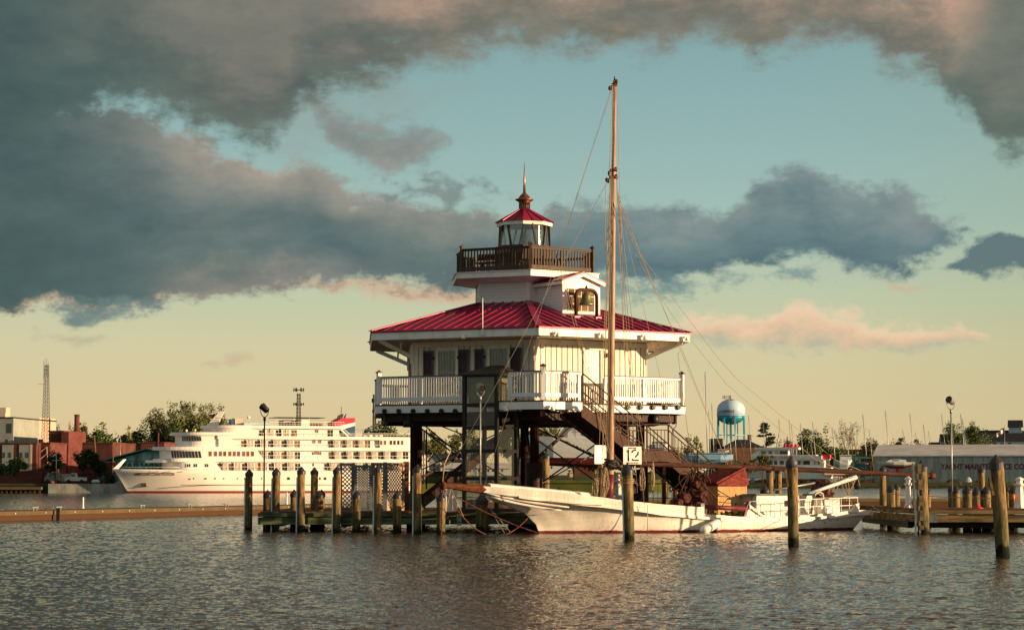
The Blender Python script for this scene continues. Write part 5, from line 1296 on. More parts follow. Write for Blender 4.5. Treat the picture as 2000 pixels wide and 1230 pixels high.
P = [vN.hit(*q) for q in ((1460, 984), (1464, 984), (1494, 1007), (1490, 1012), (1458, 1013))]; MB().slab([vN.pt(u, z, -.02) for u, z in P], vN.n * -.05).build('side_plate', 'skipjack_paint', SK)
MB().beam(vN.pix(1462, 988, .03), vN.pix(1493, 1010, .03), .05, .07).build('plate_brace', 'skipjack_paint', SK)
# heap of shells and weed behind the roller
mb = MB()
for i in range(60):
    u = rnd.uniform(7.0, 9.1); o = rnd.uniform(.5, 1.6); mb.box(*vb0.pt(u, lut(deck_t, u) + rnd.uniform(.0, .26), o), rnd.uniform(.06, .2), rnd.uniform(.06, .15), rnd.uniform(.05, .12), rnd.uniform(0, 3))
stuff(mb.build('debris', 'moss', SK))
# cabin
def cab(px0, px1, ytop, hw_, m='skipjack_paint', nm='cabin', rf=True, ref=955):
    v = VP(vb0.pt(0, 0, hw_), vb0.d); u0, _ = v.hit(px0, 990); u1, _ = v.hit(px1, 990); z1 = v.hit((px0 + px1) / 2, ytop)[1]
    mb = MB(); v.bx(mb, u0, u1, lut(deck_t, (u0 + u1) / 2) - .1, z1, 0, 2 * hw_); c = mb.build(nm, m, SK)
    if rf: mb = MB(); v.bx(mb, u0 - .1, u1 + .1, z1, z1 + .05, .1, 2 * hw_ + .2); mb.build('cabin_roof', 'lattice_grey', c)
    return v, u0, u1, z1, c
v, u0, u1, z1, c = cab(1478, 1590, 966.5, .95)
mb = MB(); v.bx(mb, u0 + .3, u0 + .75, z1 - .62, z1 - .12, .012, .02); mb.build('cabin_door', 'flaked', c)
mb = MB(); v.bx(mb, u0 + 1.3, u0 + 1.75, z1 - .42, z1 - .2, .012, .02); mb.build('cabin_window', 'window_dark', c)
cab(1604, 1640, 973, .45, nm='wheel_box')
cab(1463, 1484, 968.5, .7, 'ship_grey', 'cabin_shaded_front', True)  # shaded front of the white cabin, shade put into a grey box
# white pipe railing round the stern
for side in (1, -1):
    pt = lambda px, py: (lambda uz: vb0.pt(uz[0], uz[1], side * (hb(uz[0]) - .05)))(near(px, py))
    for ya, yb in ((979, 971), (993, 986)):
        MB().tube([pt(1464 + (1677 - 1464) * i / 8, ya + (yb - ya) * i / 8) for i in range(9)], .017, 6).build('guard_rail', 'white_gloss', SK)
    for i in range(14):
        x = 1466 + i * 16.2; f = i / 13; a = pt(x, 979 - 8 * f); u = (a - vb0.o).dot(vb0.d); MB().tube([a, (a.x, a.y, lut(deck_t, u) + .05)], .015, 5).build('stanchion', 'white_gloss', SK)
a = vb0.pt(*near(1677, 971)); b = a - vb0.n * 2 * hb(14.1)
MB().tube([a - vb0.n * .05, b], .017, 6).build('guard_rail', 'white_gloss', SK)
mb = MB(); P = [near(*q) for q in ((1664, 997), (1672, 984), (1679, 982), (1679, 1000), (1662, 1000))]; mb.slab([vb0.pt(u, z, hb(u) - .02) for u, z in P], vb0.n * -.08); mb.build('stern_bracket', 'skipjack_paint', SK)
# davit hoop, crutch spar, hanging dredge
vH = VP(vb0.pt(0, 0, 1.2), vb0.d)
MB().tube([vH.pix(*q) for q in ((1584, 1003), (1587, 978), (1592, 964), (1600, 960), (1606, 964), (1609, 980), (1611, 1000))], .05, 8).build('davit', 'ship_grey', SK)
MB().tube([vH.pix(1598, 964, -.6), vH.pix(1712, 931.5, -1.2)], [.06, .085], 10).build('crutch_spar', 'strip_white', SK)
MB().tube([vH.pix(*q, -.9) for q in ((1640, 950), (1662, 943), (1690, 932), (1706, 931))], .02, 6).build('spar_truss', 'ship_grey', SK)
MB().tube([vH.pix(1550, 957, -1.2), vH.pix(1664, 939.5, -1.6)], .035, 8).build('boom_prop', 'galv', SK)
for i in range(10):
    x = 1650 + i * 6.2; y = 950 - (x - 1650) * .30; a = vH.pix(x, y, -.9); MB().tube([a, a + Vector((rnd.uniform(-.25, .1), 0, -rnd.uniform(.3, .75)))], .012, 5).build('lashing', 'rope', SK)
rope([vH.pix(1704, 938, -1), vH.pix(1695, 955, -1), vH.pix(1676, 975, -.3)], .012); rope([vH.pix(1684, 945, -1), vH.pix(1676, 990, -.3)], .012); rope([vH.pix(1690, 943, -1), vH.pix(1682, 968, -.6)], .012)
MB().lathe(vH.pix(1707, 950, -1), [(.05, -.1), (.12, 0), (.10, .16), (.03, .22)], 8).build('block', 'dark_metal', SK)
DG = thing('oyster_dredge', 'brown rusty dredge with hanging net bag at the stern of the skipjack', 'dredge', vb0.pt(12.5, 1.0, -.2))
mb = MB(); c = vb0.pt(13.0, 0, -.25); zt, zb = zat(938, c.y), zat(992, c.y); vs = []
for j in range(9):
    f = j / 8; z = zt + (zb - zt) * f; r = .20 + .26 * math.sin(math.pi * min(1, f * 1.15)) * (1 if f < .7 else .75)
    vs.append([(c.x + r * (1 + .25 * rnd.uniform(-1, 1)) * math.cos(a), c.y + r * .7 * math.sin(a), z + rnd.uniform(-.05, .05)) for a in [2 * math.pi * k / 12 for k in range(12)]])
mb.loft(vs, closed=True, smooth=False); mb.build('net_bag', 'marine_net', DG)
for i in range(6): a = vs[1][i * 2]; MB().tube([a, (a[0] + .1, a[1], a[2] - .5), (a[0], a[1], a[2] - .9)], .02, 5).build('chain_link', 'rust', DG)
for a, b in (((1606, 958), (1640, 978)), ((1640, 978), (1700, 962)), ((1612, 975), (1660, 972)), ((1600, 990), (1640, 985))): rope([vH.pix(*a, -.5), vH.pix(*b, -.6)], .011, 'galv')
# fender hanging on the side
fu = near(1398, 1018); fp = vb0.pt(fu[0], fu[1], hb(fu[0]) + .22)
FD = thing('boat_fender', 'long white fender trailing from the side of the skipjack and casting a long shadow', 'fender', fp)
q = near(1362, 1037); fq = vb0.pt(q[0], .05, hb(q[0]) + .30); mb = MB(); d_ = (fq - fp).normalized(); mb.tube([fp - d_ * .06, fp, fp + d_ * .12, fq - d_ * .12, fq, fq + d_ * .06], [.04, .10, .15, .17, .13, .04], 16); mb.build('body', 'fender', FD)
mb = MB(); mb.tube([fp - d_ * .05, vb0.pt(near(1379, 1000)[0], near(1379, 1000)[1], hb(7) + .05)], .012, 5); mb.build('line', 'rust_chain', FD)
# mooring warps of the right pier
def warp(a, b, sag, label, r=.014, m='rope'):
    n = 14; P = [Vector(a).lerp(Vector(b), i / n) - Vector((0, 0, sag * 4 * (i / n) * (1 - i / n))) for i in range(n + 1)]; tag(MB().tube(P, r, 5).build('mooring_rope', m), label, 'rope')
warp(at(1700, 985, 82), at(1783, 978, 79.2), .35, 'slack mooring rope sagging along the right pier to the ladder pile')
warp(at(1733, 964, 85.6), at(2010, 974, 82.5), .04, 'taut mooring rope strung along the short piles of the right pier')
# ------------------------------------------------------------------ cruise ship
SO = at(262, 962, 368); TH = R_(22)
vn = VP((SO.x, SO.y), (math.cos(TH), math.sin(TH)))
SH = thing('cruise_ship', 'large white river cruise ship with rows of balconies and a red white and blue funnel', 'ship', (SO.x + 25, SO.y + 12, 0))
HB = 4.6
def su(px, py=900, off=0): v = VP(vn.pt(0, 0, off), vn.d); return v.hit(px, py)
uE = su(817)[0]; ZS = su(400, 918.5)[1]
ub0 = su(219, 914, -HB)[0]
# hull loft; v runs away from the camera from the near side
rows = []
for f in [-.3, 0, .15, .35, .6, .85, 1.0]:
    row = []; z = ZS * f if f > 0 else f * 2
    us = (ub0 + (0 - ub0) * (1 - max(0, f)) ** .8 + .4 * (f < .05)) if f < 1 else ub0
    zz = z + 0
    for i in range(41):
        s = (i / 40) ** 1.4; u = us + (uE - us) * s
        Lb = 13 - 3 * max(0, f); t = min(1, (u - us) / (Lb + 6)); sh = (1 - (1 - t) ** (1.9 + .9 * max(0, f)))
        b = HB * max(.01, sh) * (1 if u < uE - 1 else .97)
        lift = .28 * max(0, 1 - (u - ub0) / 22) ** 1.5 * max(0, f)
        row.append((u, zz + lift, b))
    rows.append(row)
vs = []; H = len(rows); n = 41
for sd_ in (1, -1):
    for row in rows: vs += [vn.pt(u, z, -HB + b * sd_) for u, z, b in row]
mb = MB(); fs = [(o + j * n + i, o + j * n + i + 1, o + (j + 1) * n + i + 1, o + (j + 1) * n + i) for o in (0, H * n) for j in range(H - 1) for i in range(n - 1)]
fs += [((H - 1) * n + i, (H - 1) * n + i + 1, H * n + (H - 1) * n + i + 1, H * n + (H - 1) * n + i) for i in range(n - 1)]
mb.add(vs, fs, True); tr = [j * n + n - 1 for j in range(H)] + [H * n + j * n + n - 1 for j in reversed(range(H))]; tv = [mb.v[q_] for q_ in tr]; mb.add(tv, [tuple(range(len(tv)))])
mb.build('hull', 'ship_hull', SH)
def yz(py): return su(560, py)[1]
def tier(nm, pside, pnose, y0, y1, m='hull_white', pend=817, halfin=0.0, ny=12):
    """rounded-front deck block; near side starts at pside, nose at pnose"""
    us = su(pside)[0]; un = su(pnose, 900, -HB)[0]; ue = su(pend)[0]; hb_ = HB - halfin; P = []
    for i in range(ny + 1):
        t = math.pi / 2 * i / ny; P.append((un + (us - un) * (1 - math.cos(t)) ** 1.0, -HB + hb_ * math.sin(t)))
    P += [(ue, -HB + hb_), (ue, -HB - hb_)] + [(p[0], -2 * HB - p[1]) for p in reversed(P[1:ny + 1])]
    mb = MB(); n = len(P); z0, z1 = yz(y1), yz(y0)
    vs = [vn.pt(u, z0, o) for u, o in P] + [vn.pt(u, z1, o) for u, o in P]
    mb.add(vs, [tuple(range(n)), tuple(range(n, 2 * n))] + [(i, (i + 1) % n, n + (i + 1) % n, n + i) for i in range(n)])
    return mb.build(nm, m, SH), P
RC = 0.55
rowsD = [('D', 902, 918.4, 420, 817), ('C', 879.5, 896.5, 502, 817), ('B', 857.5, 874.3, 450, 742), ('A', 836.5, 852.5, 490, 664)]
# solid blocks forward of and behind the balconies, recessed inner wall, slabs
tier('deck_block', 372, 318, 902, 918.5, pend=421)
tier('deck_block', 398, 312, 878, 898, pend=503)
tier('foredeck_canopy', 380, 284, 899, 903.5, pend=421, halfin=.15)
tier('deck_slab', 360, 300, 896, 902.2, pend=817, halfin=-.02)
tier('deck_slab', 398, 298, 873, 879.6, pend=817, halfin=-.02)
tier('bridge', 398, 343, 850.5, 873.2, pend=452, halfin=.35)
tier('bridge_wing_block', 428, 400, 857, 873.3, pend=452)
tier('bridge_roof', 398, 334, 845, 850.8, pend=492, halfin=-.04)
tier('deck_slab', 425, 405, 851.5, 857.6, pend=817, halfin=-.02)
tier('upper_block', 462, 397, 835.5, 851.6, pend=492)
tier('deck_slab', 460, 392, 831, 836.6, pend=672, halfin=-.02)
for nm, y0, y1, p0, p1 in rowsD:
    u0, u1 = su(p0)[0], su(p1)[0]; z0, z1 = yz(y1), yz(y0)
    mb = MB(); vn.bx(mb, u0, u1 - .02, z0, z1, -RC, 2 * HB - 2 * RC); mb.build('inner_wall', 'hull_white', SH)
    # slanted end panel forward
    mb = MB(); mb.slab([vn.pt(u0 - .02, z0, -.01), vn.pt(u0 + 1.15, z0, -.01), vn.pt(u0 + .0, z1, -.01), vn.pt(u0 - .02, z1, -.01)], vn.n * -.12); mb.build('end_panel', 'hull_white', SH)
    mb = MB(); zr = z0 + (z1 - z0) * .42
    mb.beam(vn.pt(u0 + .6, zr, -.04), vn.pt(u1, zr, -.04), .05, .06); n = int((u1 - u0) / 1.15)
    for i in range(n): u = u0 + 1.0 + (u1 - u0 - 1.0) * i / n; vn.bx(mb, u - .02, u + .02, z0, zr, -.03, .04)
    mb.build('balcony_rail', 'hull_white', SH)
vn2 = VP(vn.pt(0, 0, -RC), vn.d)
rnd = random.Random(11)
def shwin(px, w_, ya, yb, m, deep=True, two=True):
    v = vn2 if deep else vn; u0, z1 = v.hit(px - w_ / 2, ya); u1, z0 = v.hit(px + w_ / 2, yb)
    mb = MB(); v.bx(mb, u0 - .07, u1 + .07, z0 - .04, z1 + .08, .03, .05); fr = mb.build('cabin_window', 'hull_white', SH)
    mb = MB(); um = (u0 + u1) / 2
    if two: v.bx(mb, u0, um - .03, z0, z1, .045, .02); v.bx(mb, um + .03, u1, z0, z1, .045, .02)
    else: v.bx(mb, u0, u1, z0, z1, .045, .02)
    mb.build('pane', m, fr)
def parts_between(xa, xb, ya, yb, n=2, m='ship_grey'):
    for i in range(n):
        x = xa + (xb - xa) * (i + .5) / n; u, z1 = vn.hit(x, ya); _, z0 = vn.hit(x, yb); mb = MB()
        mb.slab([vn.pt(u - .24, z0 + .02, -.06 - .12 * i), vn.pt(u + .24, z0 + .02, -.06 - .12 * i), vn.pt(u + .17, z1 - .02, -.06 - .12 * i), vn.pt(u - .17, z1 - .02, -.06 - .12 * i)], vn.n * -.06); mb.build('balcony_divider', m, SH)
rowx = {'D': [428, 451.5, 478, 504, 530, 556, 581.5] + [638.5 + 25 * i for i in range(8)], 'C': [506, 529, 555, 581] + [647 + 24.2 * i for i in range(7)], 'B': [476.5, 503, 529, 555, 580.5] + [645.5, 670, 694, 718], 'A': [487, 511.5, 544, 574.5, 645]}
for nm, y0, y1, p0, p1 in rowsD:
    xs = rowx[nm]
    for i, x in enumerate(xs):
        if x < p0 + 3: continue
        shwin(x, 10.5, y0 + 3.0, y1 - .6, rnd.choice(['window_dark', 'window_dark', 'window_warm', 'window_warm', 'curtain' if rnd.random() < .35 else 'window_dark']))
        if i + 1 < len(xs) and xs[i + 1] - x < 36: parts_between(x + 7.5, xs[i + 1] - 7, y0, y1, 2)
for x in (617, 613): shwin(x, 6.5, 881.5 if x == 617 else 859.5, 887.5 if x == 617 else 865.5, 'window_mauve')
for x, y in ((624.5, 882), (624.5, 859.5), (618.5, 839)): shwin(x, 6.5, y, y + 6, 'window_mauve')
for x in (611, 611.5): shwin(x, 3, 882.5 if x == 611 else 904.5, 888 if x == 611 else 910, 'window_dark', two=False)
# lounge windows on the solid side
for i, x in enumerate([410.5, 421, 430.5, 439, 449, 457.5, 466, 476, 484, 493]): shwin(x, 6, 881, 890.5, 'window_mauve' if i not in (0, 3, 4, 9) else 'window_warm', False, False)
for x in (368.5, 381.5, 403.5): shwin(x, 7, 905.5, 911.5, 'window_dark', False)
# aft solid upper part
mb = MB(); u0, u1 = su(742)[0], su(817)[0]; vn.bx(mb, u0, u1, yz(874.4), yz(857.4), 0, 2 * HB); mb.build('aft_block', 'hull_white', SH)
for i, x in enumerate((744.5, 752, 763.5, 770.5, 778, 785.5)): shwin(x, 4.6, 860, 868, 'window_mauve' if i in (0, 1, 5) else 'window_dark', False, False)
# curved dark window bands of the front (in shade)
def arc_windows(pside, pnose, ya, yb, n, f0, f1, halfin, m='window_dark', lean=.35):
    us = su(pside)[0]; un = su(pnose, 900, -HB)[0]; hb_ = HB - halfin + .02; z0, z1 = yz(yb), yz(ya)
    def P(t, z, lift=0): a = math.pi / 2 * t; return vn.pt(un + (us - un) * (1 - math.cos(a)) - .03, z, -HB + hb_ * math.sin(a) + .02)
    for i in range(n):
        a = f0 + (f1 - f0) * i / n; b = f0 + (f1 - f0) * (i + .74) / n; mb = MB()
        mb.slab([P(a + .012, z0), P(b + .012, z0), P(b - .012, z1), P(a - .012, z1)], vn.n * -.03); mb.build('front_window', m, SH)
arc_windows(398, 312, 881.5, 894.5, 10, .42, .97, 0); arc_windows(398, 343, 853, 862, 8, .35, .96, .35)
# portholes, square ports, rub line, anchor, name
vh = VP(vn.pt(0, 0, .02), vn.d)
for x in (378, 402.5, 420.5, 437, 464, 478, 511): c = vh.pix(x, 934); MB().tube([c - vn.n * .05, c + vn.n * .02], .13, 10).build('porthole', 'window_dark' if x in (378, 478, 511) else 'window_warm', SH)
for x, w_ in ((563.5, 5.5), (625, 3), (635, 5)): u0, z1 = vh.hit(x - w_ / 2, 931.5); u1, z0 = vh.hit(x + w_ / 2, 936.5); mb = MB(); vh.bx(mb, u0, u1, z0, z1, .01, .03); mb.build('hull_port', 'window_dark', SH)
mb = MB(); u0, z = vh.hit(353, 946.5); mb.beam(vh.pt(u0, z, .0), vh.pt(uE - .3, z, .0), .10, .09); mb.build('rub_line', 'text_black', SH)
def hull_pt(px, py):
    off = -1.0
    for _ in range(12):
        v = VP(vn.pt(0, 0, off), vn.d); u, z = v.hit(px, py); f = max(0, min(1, z / ZS)); row = rows[min(range(H), key=lambda j: abs(rows[j][20][1] - z))]
        best = min(row, key=lambda r: abs(r[0] - u)); off = -HB + best[2]
    return v.pt(u, z, .10)
a, b = hull_pt(266, 926), hull_pt(341, 926); vt = VP(a, b - a)
c = hull_pt(281, 946)
mb = MB()
for dx in (-.28, .05, .3): mb.box(c.x + dx, c.y - .12, c.z, .14, .2, .55, .2)
mb.box(c.x, c.y - .1, c.z - .3, 1.2, .2, .08, .4); mb.build('anchor', 'brown_steel', SH)
def hullb(u, z):
    bs = []
    for row in rows:
        b = row[0][2]
        for (ua, za, ba), (uc, zc, bc_) in zip(row, row[1:]):
            if ua <= u <= uc: b = ba + (bc_ - ba) * (u - ua) / max(1e-6, uc - ua); zz = za; break
        else: zz = row[0][1]; b = 0
        bs.append((zz, b))
    bs.sort(); 
    for (za, ba), (zc, bc_) in zip(bs, bs[1:]):
        if za <= z <= zc: return ba + (bc_ - ba) * (z - za) / max(1e-6, zc - za)
    return bs[-1][1]
ua_, za_ = VP(vn.pt(0, 0, -1.2), vn.d).hit(266, 928.4); ub_, _ = VP(vn.pt(0, 0, -.4), vn.d).hit(341, 928.4)
nm_ = text_mesh('name', 'AMERICAN CONSTITUTION', 'text_gold', vn, ua_, za_, .50, 0, SH, width=ub_ - ua_, bold=.02)
for q_ in nm_.data.vertices:
    w_ = q_.co + WO[SH]; uu_ = (w_ - vn.o).dot(vn.d); q_.co = vn.pt(uu_, w_.z, -HB + hullb(uu_, w_.z) + .05) - WO[SH]
# slots under the foredeck rail
for x in (291, 307, 330, 355): c = hull_pt(x, 920.6); MB().box(c.x, c.y - .04, c.z, .5, .06, .09, TH).build('freeing_port', 'dark', SH)
# bow bulwark fin
t0 = vn.pt(ub0 + .15, ZS + .25, -HB); mb = MB(); mb.slab([t0, t0 + vn.d * .9, at(247, 896.5, t0.y + 1.5), at(241, 896.5, t0.y + 1.2)], vn.n * -.12); mb.build('bow_fin', 'hull_white', SH)
# foredeck rail, bridge wing, mast, radomes, funnel, canopies
mb = MB(); mb.tube([vn.pt(ub0 + .6 + i * 1.2, ZS + .55, -HB + HB * (1 - (1 - min(1, (.6 + i * 1.2) / 16)) ** 2.8)) for i in range(9)], .03, 5); mb.build('bow_rail', 'hull_white', SH)
cz = HB
for x0, y0, x1, y1, w0, w1 in ((406, 845, 433, 803, 1.3, .38),):
    a, b = at(x0, y0, SO.y + 12), at(x1, y1, SO.y + 12); mb = MB(); mb.slab([a - Vector((w0, 0, 0)), a + Vector((w0 * .8, 0, 0)), b + Vector((w1, 0, 0)), b - Vector((w1, 0, 0))], (0, .7, 0)); ms = mb.build('radar_mast', 'hull_white', SH)
    mb = MB(); c = at(425, 815.5, SO.y + 12); mb.beam(c, c + Vector((1.8, 0, 0)), .25, .12); mb.beam(c + Vector((-1.2, 0, -.3)), c + Vector((.3, 0, -.3)), .3, .15); c = at(416, 808, SO.y + 12); mb.beam(c + Vector((-.5, 0, 0)), c + Vector((.9, 0, .3)), .2, .12); c = at(434, 803, SO.y + 12); mb.beam(c, c + Vector((.1, 0, .55)), .08, .08); mb.build('radar', 'hull_white', ms)
for x, yb, r in ((485.5, 831, .28), (364, 846, .2), (381, 845, .18)):
    p = at(x, yb, SO.y + 14 if x > 400 else SO.y + 5); h = 1.15 if x > 400 else .3; mb = MB(); mb.tube([p, p + Vector((0, 0, h))], .05, 6); mb.lathe(p + Vector((0, 0, h)), [(r * .5, 0), (r, r * .4), (r, r), (r * .7, r * 1.6), (.02, r * 1.9)], 12); mb.build('radome', 'hull_white', SH)
def deckbox(x0, y0, x1, y1, back, dp, m, nm):
    v = VP(vn.pt(0, 0, -back), vn.d); mb = MB(); u0, z1 = v.hit(x0, y0); u1, z0 = v.hit(x1, y1); v.bx(mb, u0, u1, z0, z1, 0, dp); return mb.build(nm, m, SH), v
deckbox(459, 817, 474, 831.5, 3, 2, 'stucco_tan', 'vent_housing'); deckbox(452, 818, 458.5, 831.5, 3.1, 1.8, 'navy', 'vent_grille')
deckbox(477, 825, 528, 831.6, 2, 4, 'ship_shade_blue', 'skylight'); deckbox(589, 820, 604, 831.5, 1.5, 2.5, 'hull_white', 'stair_house'); deckbox(554, 820, 583, 831.5, 4, 3, 'ship_grey', 'deck_bar'); deckbox(604, 826, 630, 831.5, 3, 2, 'brown_steel', 'deck_furniture')
v = VP(vn.pt(0, 0, -2), vn.d); mb = MB(); v.quad(mb, 540, 814, 636, 816, 0, 5); cn = mb.build('sun_canopy', 'dark_metal', SH)
mb = MB()
for x in (541, 575, 605, 634): a = v.pix(x, 816, -.1); b = v.pix(x, 832, -.1); mb.beam(a, b, .07, .07)
mb.build('canopy_post', 'hull_white', cn)
def rail_line(x0, x1, ytop, ybot, n, back=.15, m='hull_white'):
    v = VP(vn.pt(0, 0, -back), vn.d); mb = MB(); mb.beam(v.pix(x0, ytop), v.pix(x1, ytop), .05, .06); mb.beam(v.pix(x0, (ytop + ybot) / 2), v.pix(x1, (ytop + ybot) / 2), .03, .03)
    for i in range(n + 1): x = x0 + (x1 - x0) * i / n; mb.beam(v.pix(x, ytop), v.pix(x, ybot), .045, .045)
    mb.build('deck_rail', m, SH)
rail_line(527, 672, 824, 832, 26); rail_line(664, 816, 846.5, 852.5, 26); rail_line(691, 758, 838.8, 852, 4, 3, 'lattice_grey')
for x in (711, 722, 733, 742): deckbox(x, 848.5, x + 6, 852.5, 1.2, 1, 'ship_shade_blue' if x % 2 else 'hull_white', 'deck_locker')
# funnel
vf = VP(vn.pt(0, 0, -2.6), vn.d)
def fpoly(P, m, nm, par, off=0, dp=3.6): mb = MB(); mb.slab([vf.pt(*vf.hit(x, y), off) for x, y in P], vf.n * -dp); return mb.build(nm, m, par)
fn = fpoly([(651, 826), (668, 816), (693.5, 815.5), (693.5, 824), (672, 829), (655, 833)], 'red_bright', 'funnel', SH)
fpoly([(655, 833.2), (672, 829.2), (693.4, 824.2), (693.4, 831), (676, 836), (668, 840)], 'hull_white', 'funnel_stripe', fn, .02, 3.64); fpoly([(669, 840.5), (676, 836.2), (693.4, 831.2), (693.4, 852), (680, 852)], 'navy', 'funnel_base', fn)
for i, (x, h) in enumerate(((663, 810), (666, 810), (669, 808), (672, 809), (675, 807), (679, 811), (682, 807))): MB().beam(vf.pix(x - 1, 817, -1 - .2 * i), vf.pix(x + 1.5, h, -1 - .2 * i), .13, .13).build('exhaust_pipe', 'dark_metal', fn)
MB().beam(vf.pix(670, 817, -1), vf.pix(670, 794, -1), .09, .09).build('whip_mast', 'dark_metal', fn)
v = VP(vn.pt(0, 0, -.6), vn.d); MB().beam(v.pix(663, 836), v.pix(681, 852), .1, .25).build('ship_stair', 'hull_white', SH); MB().beam(v.pix(668, 834), v.pix(686, 850), .05, .08).build('ship_stair_rail', 'hull_white', SH)
# ------------------------------------------------------------------ land
def land(poly, name, m, ztop, zs=None):
    mb = MB(); n = len(poly); zt = zs or [ztop] * n
    mb.add([(x, y, -1) for x, y in poly] + [(p[0], p[1], z) for p, z in zip(poly, zt)], [tuple(range(n, 2 * n))] + [(i, (i + 1) % n, n + (i + 1) % n, n + i) for i in range(n)])
    return struct(mb.build(name, m, origin=(poly[0][0], poly[0][1], 0)))
land([(-420, 375), (-56, 375), (-10, 403), (-4, 424), (27, 432), (40, 470), (62, 756), (62, 2600), (-900, 2600)], 'ground', 'lawn', 1.55)
mb = MB(); P = [(-4, 424.5, 2.1), (27, 432.5, 2.1), (40, 520, 3.6), (-20, 520, 3.6)]; mb.add([*P] + [(x, y, .5) for x, y, z in P], [(0, 1, 2, 3), (0, 1, 5, 4), (1, 2, 6, 5), (2, 3, 7, 6), (3, 0, 4, 7)])
struct(mb.build('lawn', 'lawn', origin=(10, 430, 0)))
mb = MB(); P = [(62, 754, -.2), (700, 748, -.2), (700, 770, 1.72), (62, 776, 1.72), (62, 2600, 1.72), (900, 2600, 1.72)]; mb.add(P, [(0, 1, 2, 3), (3, 2, 5, 4)]); struct(mb.build('river_bank', 'lawn', origin=(62, 754, 0)))
mb = MB()
for i in range(60): x = 64 + i * 6.2; mb.box(x, 753.5, .1, 4 if i % 2 else 6, 1.2, .5 + .3 * (i % 3))
struct(mb.build('shore_edge', 'dark', origin=(200, 753, 0)))
# sea wall and bulkheads
def boxthing(name, label, cat, m, x0, x1, yt, yb, d, dp, group=None, zb=None):
    a, b = at(x0, yb, d), at(x1, yb, d); z1 = zat(yt, d); z0 = zat(yb, d) if zb is None else zb
    mb = MB(); mb.box((a.x + b.x) / 2, d + dp / 2, (z0 + z1) / 2, b.x - a.x, dp, z1 - z0); return tag(mb.build(name, m), label, cat, group)
boxthing('sea_wall', 'pale concrete sea wall running left from the bow of the cruise ship', 'wall', 'concrete', 94, 266, 944.3, 970, 373.6, 1.3, zb=-.5)
t = thing('bulkhead', 'open piled bulkhead with a tan cap beam at the far left shore', 'wall', at(50, 960, 373)); 
a, b = at(-40, 0, 372.6), at(95, 0, 372.6); MB().box((a.x + b.x) / 2, 373.4, zat(953, 373), b.x - a.x, 1.6, .45).build('cap_beam', 'concrete_dock', t)
MB().box((a.x + b.x) / 2, 374.4, .3, b.x - a.x, .3, 2.0).build('back_wall', 'dark', t)
for i in range(15): MB().box(a.x + (b.x - a.x) * (i + .5) / 15, 373.2, .2, .3, .3, 1.2).build('post', 'dock_rust', t)
boxthing('bulkhead', 'tan lit bulkhead behind the lift shaft and the bowsprit', 'wall', 'concrete_dock', 905, 1120, 936.5, 962, 431, 1.5, zb=-.5).rotation_euler = (0, 0, .1)
mb = MB(); rnd = random.Random(4)
for i in range(160): x = rnd.uniform(12, 40); mb.lathe((x, 430.5 + (x + 4) * .26 + rnd.uniform(-.5, 1.2) , rnd.uniform(-.2, .9)), [(rnd.uniform(.2, .5), -.2), (rnd.uniform(.3, .6), .1), (.1, .4)], 5, False, rnd.random())
stuff(mb.build('riprap', 'concrete'))
# ------------------------------------------------------------------ building helper
def house(name, label, x0, x1, yt, d, dp, m, roof=None, yr=None, zb=1.5, cat='building', win=None, winm='window_dark', ridge='x', hip=False, group=None, ov=.4):
    """walls from px x0..x1 (front face at depth d), eaves at row yt, ridge row yr"""
    a, b = at(x0, 900, d), at(x1, 900, d); z1 = zat(yt, d); t = thing(name, label, cat, ((a.x + b.x) / 2, d + dp / 2, zb), group)
    mb = MB(); cx = (a.x + b.x) / 2; W_ = b.x - a.x
    if roof and ridge == 'y': z2 = zat(yr, d); mb.slab([(a.x, d, zb), (b.x, d, zb), (b.x, d, z1), (cx, d, z2 - .05), (a.x, d, z1)], (0, dp, 0))
    elif roof and not hip: z2 = zat(yr, d + dp / 2); mb.slab([(a.x, d, zb), (a.x, d, z1), (a.x, d + dp / 2, z2 - .05), (a.x, d + dp, z1), (a.x, d + dp, zb)], (W_, 0, 0))
    else: mb.box(cx, d + dp / 2, (zb + z1) / 2, W_, dp, z1 - zb)
    mb.build('wall', m, t)
    if roof:
        mb = MB()
        if ridge == 'y':
            for s in (-1, 1): mb.slab([(cx, d - ov, z2), (cx + s * (W_ / 2 + ov), d - ov, z1 - .05), (cx + s * (W_ / 2 + ov), d + dp + ov, z1 - .05), (cx, d + dp + ov, z2)], (0, 0, .2))
        elif hip:
            z2 = zat(yr, d + dp / 2); k = min(W_ * .35, dp / 2); x_0, x_1, y_0, y_1 = a.x - ov, b.x + ov, d - ov, d + dp + ov; ym = d + dp / 2
            mb.add([(x_0, y_0, z1), (x_1, y_0, z1), (x_1, y_1, z1), (x_0, y_1, z1), (a.x + k, ym, z2), (b.x - k, ym, z2)], [(0, 1, 5, 4), (1, 2, 5), (2, 3, 4, 5), (3, 0, 4), (0, 3, 2, 1)])
        else:
            for s in (0, 1):
                ye = d - ov if s == 0 else d + dp + ov; mb.slab([(a.x - ov, ye, z1 - .05), (b.x + ov, ye, z1 - .05), (b.x + ov, d + dp / 2, z2), (a.x - ov, d + dp / 2, z2)], (0, 0, .18))
        mb.build('roof', roof, t)
    else:
        mb = MB(); mb.box(cx, d + dp / 2, z1 + .12, W_ + .2, dp + .2, .24); mb.build('parapet', 'brick_dark' if m.startswith('brick') else 'asphalt_roof', t)
    for (wx0, wx1, wy0, wy1) in (win or []):
        mb = MB(); v = VP((0, d), (1, 0)); v.quad(mb, wx0, wy0, wx1, wy1, .02, .06); mb.build('window', winm, t)
    return t
